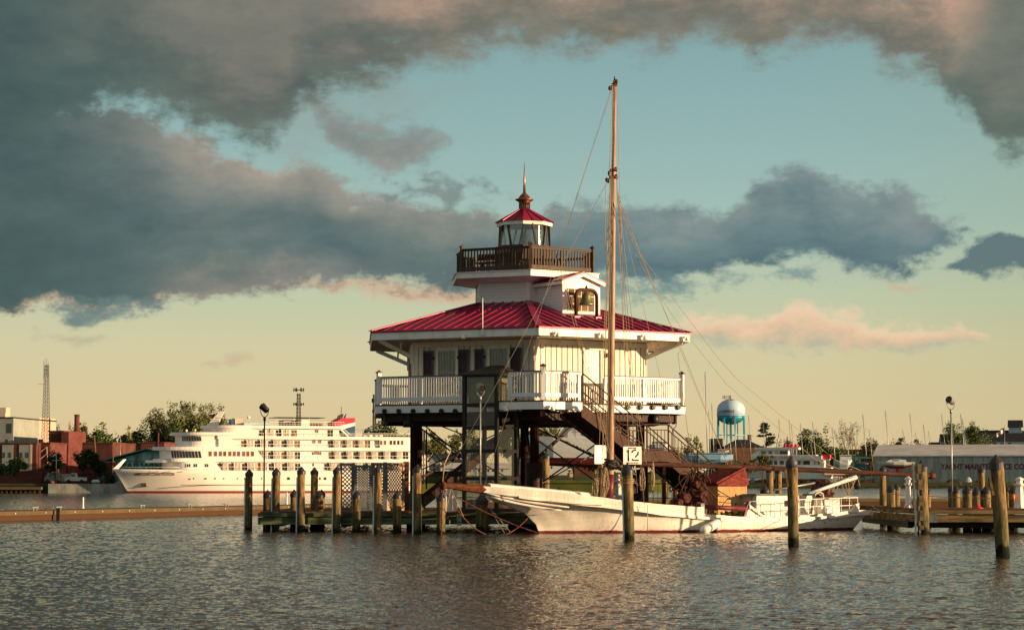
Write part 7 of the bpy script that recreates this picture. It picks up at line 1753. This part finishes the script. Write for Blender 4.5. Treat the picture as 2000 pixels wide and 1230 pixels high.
ms = [(1377, 726, 800, 'yard boat with the tallest dark mast left of the water tower', .17), (1384, 800, 806, 'yard boat mast just right of the tallest dark mast', .1), (1390, 788, 802, 'yard boat whose pale mast stands left of the water tower tank', .14), (1412, 817, 800, 'yard boat whose mast crosses the left legs of the water tower', .13), (1424, 824, 795, 'yard boat mast before the middle legs of the water tower', .12),
      (1433, 800, 796, 'yard boat with the thick mast before the right side of the tank', .15), (1462, 811, 804, 'yard boat mast alone right of the water tower', .12), (1490, 822, 806, 'yard boat mast in front of the pine', .12), (1521, 818, 806, 'yard boat mast right of the pine', .12), (1541, 819, 810, 'first of two close masts above the red canisters', .12), (1545.5, 829, 815, 'second of two close masts above the red canisters', .1),
      (1563, 826, 812, 'yard boat mast left of the green tree centre', .12), (1587, 824, 812, 'yard boat mast before the green tree', .12), (1582, 842, 818, 'short mast beside the mast before the green tree', .09), (1625, 833, 800, 'yard boat mast at the stern of the tour boat', .13), (1652, 838, 802, 'yard boat mast before the bare tree trunk', .12), (1685, 809, 800, 'thick mast left of the metal shed', .16), (1697, 836, 850, 'thin mast just over the left end of the metal shed', .1),
      (1729, 801, 850, 'tallest mast behind the left part of the metal shed', .16), (1763, 838, 855, 'short mast behind the metal shed roof, second from its left', .11), (1777, 807, 850, 'tall mast behind the metal shed above the propped yacht', .13), (1788, 844, 858, 'shortest mast behind the metal shed roof', .1), (1803, 828, 852, 'mast behind the roof above the boat ladder', .13), (1813, 841, 856, 'short mast right of the ladder pile above the roof', .1),
      (1839, 809, 850, 'tall mast left of the leafy tree behind the roof', .13), (1858, 832, 856, 'mast just left of the tall lamp post pole', .1), (1876, 808, 848, 'pale tall mast right of the tall lamp post pole', .16), (1879.5, 816, 852, 'mast touching the pale tall mast by the lamp post', .12), (1886, 851, 858, 'low mast right of the two touching masts', .1)]
for px, yt, d, lb, th in ms: sailboat(px, yt, d, lb, L=6 + (px * 7 % 4), thick=th, m=['house_white', 'ship_shade_blue', 'house_white'][int(px) % 3])
def hullthing(name, label, x0, x1, yt, yb, d, m, m2=None, cab=None, half=1.2):
    t = thing(name, label, 'boat', at((x0 + x1) / 2, 940, d)); v = VP((0, d), (1, 0)); w_ = x1 - x0
    loft_hull(v, [(x0, [(yt, .5), ((yt + yb) / 2, .4), (yb, .2)]), (x0 + w_ * .3, [(yt, half), ((yt + yb) / 2, half * .9), (yb, .4)]), (x0 + w_ * .75, [(yt - .5, half), ((yt + yb) / 2, half * .8), (yb, .3)]), (x1, [(yt - 1.5, .08), (yt + 1, .05), (yb - (yb - yt) * .5, .03)])], 'hull', m, t)
    if cab: mb = MB(); v.quad(mb, cab[0], cab[1], cab[2], yt + .2, half * .8, half * 1.6); mb.build('cabin', m2 or m, t); mb = MB(); v.quad(mb, cab[0] + 1, cab[1] + 1.2, cab[2] - 1, cab[1] + 3, half * .82, .05); mb.build('window', 'window_dark', t)
    for f in (.25, .7): c = v.pix(x0 + w_ * f, yb - .5); MB().beam(c, (c.x, c.y, 1.75), .2, .2).build('prop_stand', 'rust_steel', t)
hullthing('yacht', 'large boat under a light blue tarp behind the stair rail', 1330, 1432, 889, 905, 770, 'blue_tarp', 'blue_tarp', (1345, 884, 1420), 2)
hullthing('yacht', 'white stored boat seen through the stair landing railing', 1268, 1306, 868, 880, 600, 'house_white', 'house_white', (1274, 862, 1300), 2)
hullthing('motorboat', 'boat with a tan and green cover behind the blue tarp', 1392, 1424, 880, 889, 784, 'house_grey', 'stucco_tan', (1402, 877, 1420))
hullthing('motorboat', 'white cabin cruiser between the tour boat stern and the blue frame', 1628, 1664, 898, 914, 790, 'ship_shade_blue', 'house_white', (1640, 888, 1662), 1.6)
hullthing('motorboat', 'small white and blue runabout low beside the orange pallet', 1634, 1664, 917, 926, 772, 'house_white', 'house_white', (1642, 914, 1655)); hullthing('motorboat', 'dark blue hulled boat against the left end of the metal shed', 1668, 1697, 916, 926, 786, 'teal_tarp', 'house_white', (1672, 912, 1686))
hullthing('motorboat', 'stacked blue covered boat under the blue frame', 1668, 1696, 905, 912, 790, 'navy', 'maroon', (1672, 901, 1692))
boxthing('pallet_stack', 'orange lit timber stack behind the stern of the tour boat', 'pallet', 'stucco_tan', 1610, 1650, 918, 927, 768, 3)
t = thing('boat_hoist', 'dark teal boat hoist frame beside the left end of the metal shed', 'hoist', at(1680, 940, 784))
for a, b in (((1665, 893), (1697, 893)), ((1666, 893), (1666, 940)), ((1679, 894), (1679, 940)), ((1665, 908), (1697, 908))): MB().beam(at(*a, 784), at(*b, 784), .6, .7).build('frame_beam', 'teal_tarp', t)
for i in range(16):
    x = 1345 + i * 19.5; p = at(x, 0, 774 + (i % 3) * 3); mb = MB(); w_ = 1.2 + (i * 37 % 10) / 6; mb.box(p.x, p.y, 2.2, w_, 1.2, .9 + (i * 13 % 7) / 9); mb.box(p.x + .2, p.y, 3.0, w_ * .5, .9, .6); tag(mb.build('yard_clutter', ['navy', 'dark', 'asphalt_roof', 'brown_wall', 'house_grey', 'maroon'][i * 5 % 6]), ['navy', 'black', 'charcoal', 'brown', 'pale grey', 'maroon'][i * 5 % 6] + ' crate stack under the stored boats, ' + ['behind the stair foot', 'left of the wooden shed', 'behind the wooden shed roof', 'right of the wooden shed', 'just left of the capped pile pair', 'between the capped pile pair', 'right of the capped pile pair', 'left of the lone sunlit pile', 'behind the lone sunlit pile', 'right of the lone sunlit pile', 'below the red awning', 'below the orange timber stack', 'below the white cabin cruiser', 'left of the blue hoist', 'under the blue hoist', 'against the shed corner'][i], 'crate', 'clutter under the stored boats')
# flock of far birds
bp = None; rnd = random.Random(8)
for i in range(26):
    c = at(1575 + rnd.gauss(0, 26), 545 + rnd.gauss(0, 7), 900)
    if bp is None:
        mb = MB(); mb.add([(-.45, 0, .12), (-.1, -.12, 0), (-.1, .14, 0), (.1, -.12, 0), (.1, .14, 0), (.45, 0, .12), (0, -.25, 0), (0, .28, 0)], [(0, 1, 2), (1, 3, 4, 2), (3, 5, 4), (1, 6, 3), (2, 4, 7)])
        bp = tag(mb.build('bird', 'dark', origin=(0, 0, 0)), 'tiny dark bird in the flock below the right cloud', 'bird', 'flock of distant birds'); bp.location = c
    else: o = bp.copy(); col.objects.link(o); o.location = c; o.rotation_euler = (0, 0, rnd.random() * 3)
# ------------------------------------------------------------------ trees
def rv(r, s=1): return Vector((r.gauss(0, s), r.gauss(0, s), r.gauss(0, s)))
def leaf(mb, c, s, r, flat=0):
    n = rv(r); n.z *= (1 - flat); n.normalize(); a = n.orthogonal().normalized(); b = n.cross(a); k = r.uniform(.6, 1.2) * s
    mb.add([c + a * k, c + b * k * .6, c - a * k * .9, c - b * k * .55], [(0, 1, 2, 3)])
def tree(px, yb, yt, wpx, d, label, kind='round', m='leaf_green', bark='bark', seed=1, n=1500, ls=.35, zb=1.5, name='tree', cf=.3, group='trees along the shore', m2=None):
    r = random.Random(seed); p = at(px, 0, d); H = zat(yt, d) - zb; Wd = wpx * d / F; base = Vector((p.x, d, zb)); t = thing(name, label, 'tree' if name != 'shrub' else 'shrub', base, group)
    tips = []; mb = MB()
    def grow(a, dr, L, rad, lev, mx):
        segs = 3; P = [a]; dd = dr.copy()
        for i in range(segs): dd = (dd + rv(r, .13)).normalized(); dd.z += .05 * (kind != 'pine'); P.append(P[-1] + dd * L / segs)
        mb.tube(P, [rad * (1 - .5 * i / segs) for i in range(segs + 1)], 5 if lev < 2 else 3, cap=False)
        if lev >= mx: tips.append(P[-1]); tips.append(P[-2]); return
        k = 3 if lev else {'vase': 4, 'bare': 5}.get(kind, 4)
        for i in range(k + (r.random() < .4)):
            q = P[r.choice([1, 2, 3, 3]) if lev else r.choice([2, 3, 3])]; ax = dd.orthogonal().normalized(); ax.rotate(Matrix.Rotation(r.uniform(0, 6.28), 3, dd)) if hasattr(ax, 'rotate') else None
            sp = {'vase': .42, 'bare': .62}.get(kind, .75); nd = (dd + ax * r.uniform(sp * .6, sp * 1.25)).normalized(); nd.z = max(nd.z, -.05); grow(q, nd, L * r.uniform(.55, .8), rad * .55, lev + 1, mx)
    tr = max(.12, H * .018)
    if kind == 'pine':
        mb.tube([base, base + Vector((.1, 0, H * .97))], [tr, tr * .25], 6)
        lf = MB()
        for i in range(26):
            f = .22 + .76 * i / 25; w_ = Wd / 2 * (1.05 - f) ** .55 * r.uniform(.55, 1.2); a = r.uniform(0, 6.28); q = base + Vector((0, 0, H * f)); e = q + Vector((w_ * math.cos(a), w_ * math.sin(a), r.uniform(.0, .5))); mb.tube([q, e], [tr * .25, .03], 3, cap=False)
            for j in range(n // 26):
                g = r.uniform(.35, 1.05); c = q.lerp(e, g) + Vector((r.gauss(0, .55), r.gauss(0, .55), r.gauss(0, .16))); leaf(lf, c, ls, r, .0)
    else:
        th = H * cf; lv = 4 if kind in ('vase', 'bare') else 3
        mb.tube([base, base + Vector((r.uniform(-.2, .2), 0, th))], [tr, tr * .8], 7, cap=False); top = base + Vector((0, 0, th)); ks = {'vase': 5, 'bare': 5}.get(kind, 6)
        for i in range(ks):
            a = 6.28 * i / ks + r.uniform(-.3, .3); sp = {'vase': .35, 'bare': .65}.get(kind, .8) * r.uniform(.5, 1.2); grow(top - Vector((0, 0, r.uniform(0, th * .25))), Vector((math.cos(a) * sp, math.sin(a) * sp, 1)).normalized(), (H - th) * r.uniform(.40, .52), tr * .5, 1, lv)
        grow(top, Vector((0, 0, 1)), (H - th) * .5, tr * .55, 1, lv)
        # fit the crown to the silhouette seen in the photo
        cx = base.x; mx_ = max(abs(q.x - cx) for q in tips); mz = max(q.z for q in tips) - top.z; kx = (Wd / 2) / mx_; kz = (H - th) / mz
        mb.v = [(cx + (x - cx) * (kx if z > top.z else 1), d + (y - d) * (kx if z > top.z else 1), top.z + (z - top.z) * kz if z > top.z else z) for x, y, z in mb.v]
        tips = [Vector((cx + (q.x - cx) * kx, d + (q.y - d) * kx, top.z + (q.z - top.z) * kz if q.z > top.z else q.z)) for q in tips]
        lf = MB()
        if kind == 'round' and name != 'shrub':
            lobes = [(r.choice(tips), r.uniform(.10, .19) * Wd) for _ in range(16)]
            for i in range(n):
                c, rr = r.choice(lobes); o = rv(r).normalized() * rr * r.uniform(.55, 1.05); o.z *= .7; leaf(lf, c + o, ls, r)
        for i in range(int(n * 1.5) if kind != 'round' else n):
            c = r.choice(tips) + rv(r, ls * (1.3 if kind != 'bare' else .6)); leaf(lf, c, ls * r.uniform(.6, 1.1), r)
    mb.build('trunk', bark, t)
    if lf.v: lf.build('crown', m, t)
    return t
T = tree
T(334, 940, 788, 92, 480, 'big spring cottonwood, left of two rising behind the ship bridge', 'vase', 'leaf_spring', seed=3, n=4200, ls=.26, cf=.22)
T(390, 940, 783, 84, 484, 'big spring cottonwood directly behind the ship radar mast', 'vase', 'leaf_spring', seed=5, n=4200, ls=.26, cf=.24); T(430, 940, 789, 58, 492, 'cottonwood crown right of the ship radar mast', 'vase', 'leaf_spring', seed=6, n=3200, ls=.26, cf=.26)
T(296, 940, 822, 58, 470, 'dark bushy tree below the left cottonwood', 'round', 'leaf_dark', seed=8, n=2600, ls=.34, cf=.2); T(372, 940, 832, 90, 474, 'dark undergrowth tree under the cottonwoods', 'round', 'leaf_green', seed=9, n=2600, ls=.36, cf=.15)
T(160, 940, 842, 60, 474, 'low green tree behind the foot of the chimney stack', 'round', 'leaf_green', seed=47, n=1800, ls=.34, cf=.1); T(245, 940, 850, 50, 472, 'low green tree above the teal roof', 'round', 'leaf_green', seed=48, n=1500, ls=.34, cf=.1); T(262, 940, 830, 30, 468, 'thin half bare sapling left of the dark bushy tree', 'bare', 'leaf_pale', seed=10, n=500, ls=.22, cf=.25)
T(215, 940, 831, 62, 466, 'full green tree behind the right end of the long brick building', 'round', 'leaf_green', seed=12, n=2800, ls=.36, cf=.2); T(182, 940, 829, 52, 470, 'olive brown tree right behind the chimney stack', 'round', 'leaf_olive', seed=13, n=2300, ls=.34, cf=.2)
T(124, 940, 827, 44, 478, 'pale bare tree above the tall brick block', 'bare', 'leaf_pale', seed=14, n=500, ls=.22, cf=.3); T(147, 940, 824, 40, 476, 'pale bare tree just left of the chimney stack', 'bare', 'leaf_pale', seed=15, n=600, ls=.22, cf=.3)
T(8, 941, 902, 46, 384, 'small round tree on the lawn at the left edge', 'round', 'leaf_green', seed=16, n=1700, ls=.24, cf=.35); T(44, 941, 898, 44, 384, 'small round street tree second from the left edge', 'round', 'leaf_green', seed=17, n=1700, ls=.24, cf=.35)
T(122, 941, 884, 32, 386, 'dark narrow tree right of the flagpole', 'round', 'leaf_dark', seed=18, n=1500, ls=.24, cf=.25); T(180, 941, 878, 40, 390, 'dark tree before the long brick wall by the leaning pole', 'round', 'leaf_dark', seed=19, n=1700, ls=.26, cf=.2); T(208, 941, 900, 30, 392, 'low dark tree under the left eave of the teal roof', 'round', 'leaf_dark', seed=20, n=900, ls=.26, cf=.2); T(225, 941, 925, 34, 383, 'dark shrub between the lawn and the ship bow', 'round', 'leaf_dark', seed=21, n=600, ls=.22, cf=.1, name='shrub')
T(752, 940, 826, 96, 560, 'green tree crown above the stern of the cruise ship', 'round', 'leaf_green', seed=22, n=2800, ls=.42, cf=.3); T(800, 940, 846, 60, 575, 'lower green tree between the ship stern and the left leg', 'round', 'leaf_spring', seed=23, n=1500, ls=.4, cf=.3)
T(848, 935, 846, 50, 545, 'spring tree behind the grey gabled house', 'round', 'leaf_spring', seed=24, n=1800, ls=.34, cf=.25, zb=3.3); T(884, 935, 838, 56, 548, 'half leafed tree left of the lift shaft', 'bare', 'leaf_spring', seed=25, n=1500, ls=.28, cf=.25, zb=3.3); T(930, 935, 842, 60, 550, 'leafy tree seen through the lift shaft glass', 'round', 'leaf_green', seed=26, n=1600, ls=.36, cf=.25, zb=3.3); T(1010, 935, 846, 60, 552, 'tree seen between the steel legs', 'round', 'leaf_green', seed=27, n=1500, ls=.36, cf=.25, zb=3.3); T(1068, 935, 828, 60, 556, 'green tree above the bow of the stored motor yacht', 'round', 'leaf_spring', seed=28, n=1900, ls=.36, cf=.25, zb=3.3)
T(1165, 938, 893, 60, 470, 'dark green bush mass below the stored yacht stern', 'round', 'leaf_dark', seed=29, n=1200, ls=.3, cf=.1, zb=2.5, name='shrub'); T(1290, 940, 897, 90, 640, 'dark green bush seen under the stair landing', 'round', 'leaf_green', seed=30, n=1800, ls=.4, cf=.1, name='shrub')
T(1350, 940, 846, 46, 830, 'small spring tree behind the stair rail', 'bare', 'leaf_spring', seed=31, n=1300, ls=.38, cf=.2, zb=1.7); T(1315, 940, 872, 50, 840, 'low tree behind the upper part of the lower stair flight', 'round', 'leaf_spring', seed=32, n=900, ls=.45, cf=.2, zb=1.7)
T(1489, 940, 825, 66, 850, 'dark flat layered pine right of the water tower', 'pine', 'leaf_dark', 'bark_dark', seed=33, n=2300, ls=.5, zb=1.7)
T(1560, 940, 843, 60, 880, 'left of two rounded green trees behind the tour boat', 'round', 'leaf_green', seed=34, n=2200, ls=.5, cf=.2, zb=1.7); T(1593, 940, 836, 62, 882, 'right of two rounded green trees behind the tour boat', 'round', 'leaf_green', seed=35, n=2400, ls=.5, cf=.2, zb=1.7)
T(1650, 940, 812, 84, 870, 'large bare tree left of the metal shed', 'bare', 'leaf_olive', 'bark', seed=36, n=700, ls=.26, cf=.28, zb=1.7); T(1640, 940, 868, 60, 866, 'low leafy tree at the foot of the bare tree', 'round', 'leaf_green', seed=37, n=1000, ls=.45, cf=.2, zb=1.7); T(1690, 940, 857, 44, 880, 'spring bush tree over the left end of the metal shed', 'round', 'leaf_spring', seed=38, n=1200, ls=.45, cf=.2, zb=1.7)
T(1722, 940, 862, 40, 900, 'low spring tree behind the left part of the metal shed roof', 'round', 'leaf_spring', seed=39, n=1300, ls=.42, cf=.1, zb=1.7); T(1755, 940, 857, 46, 902, 'low spring tree behind the metal shed roof above the propped yacht', 'round', 'leaf_spring', seed=44, n=1500, ls=.42, cf=.1, zb=1.7); T(1785, 940, 860, 36, 903, 'low olive tree behind the metal shed roof right of the propped yacht', 'round', 'leaf_olive', seed=45, n=1200, ls=.42, cf=.1, zb=1.7); T(1530, 940, 858, 50, 885, 'low olive tree left of the rounded green trees', 'round', 'leaf_olive', seed=46, n=1300, ls=.42, cf=.1, zb=1.7); T(1857, 940, 826, 64, 895, 'left crown of the leafy tree pair behind the metal shed', 'round', 'leaf_green', 'bark_dark', seed=40, n=1700, ls=.42, cf=.35, zb=1.7); T(1892, 940, 822, 62, 900, 'right crown of the leafy tree pair behind the metal shed', 'round', 'leaf_green', 'bark_dark', seed=41, n=1700, ls=.42, cf=.35, zb=1.7)
T(1482, 941, 885, 50, 765, 'yellow green willowy sapling in front of the tour boat bow', 'bare', 'leaf_olive', 'bark', seed=42, n=1700, ls=.28, cf=.25, zb=1.7); T(1448, 941, 897, 60, 766, 'spreading small green tree left of the willowy sapling', 'bare', 'leaf_spring', 'bark', seed=43, n=1300, ls=.3, cf=.2, zb=1.7)
# far-off wood that closes the horizon
mb = MB(); rnd = random.Random(20)
for i in range(14000):
    x = rnd.uniform(-420, 560); d = 1500 + rnd.uniform(-40, 40); h = 9 + 4 * math.sin(x * .05) + 3 * math.sin(x * .13 + 1); leaf(mb, Vector((x, d, 1.5 + h * rnd.random() ** .7)), 1.6, rnd)
mb.box(70, 1560, 5, 1000, 6, 7)
stuff(mb.build('distant_wood', 'leaf_green'))
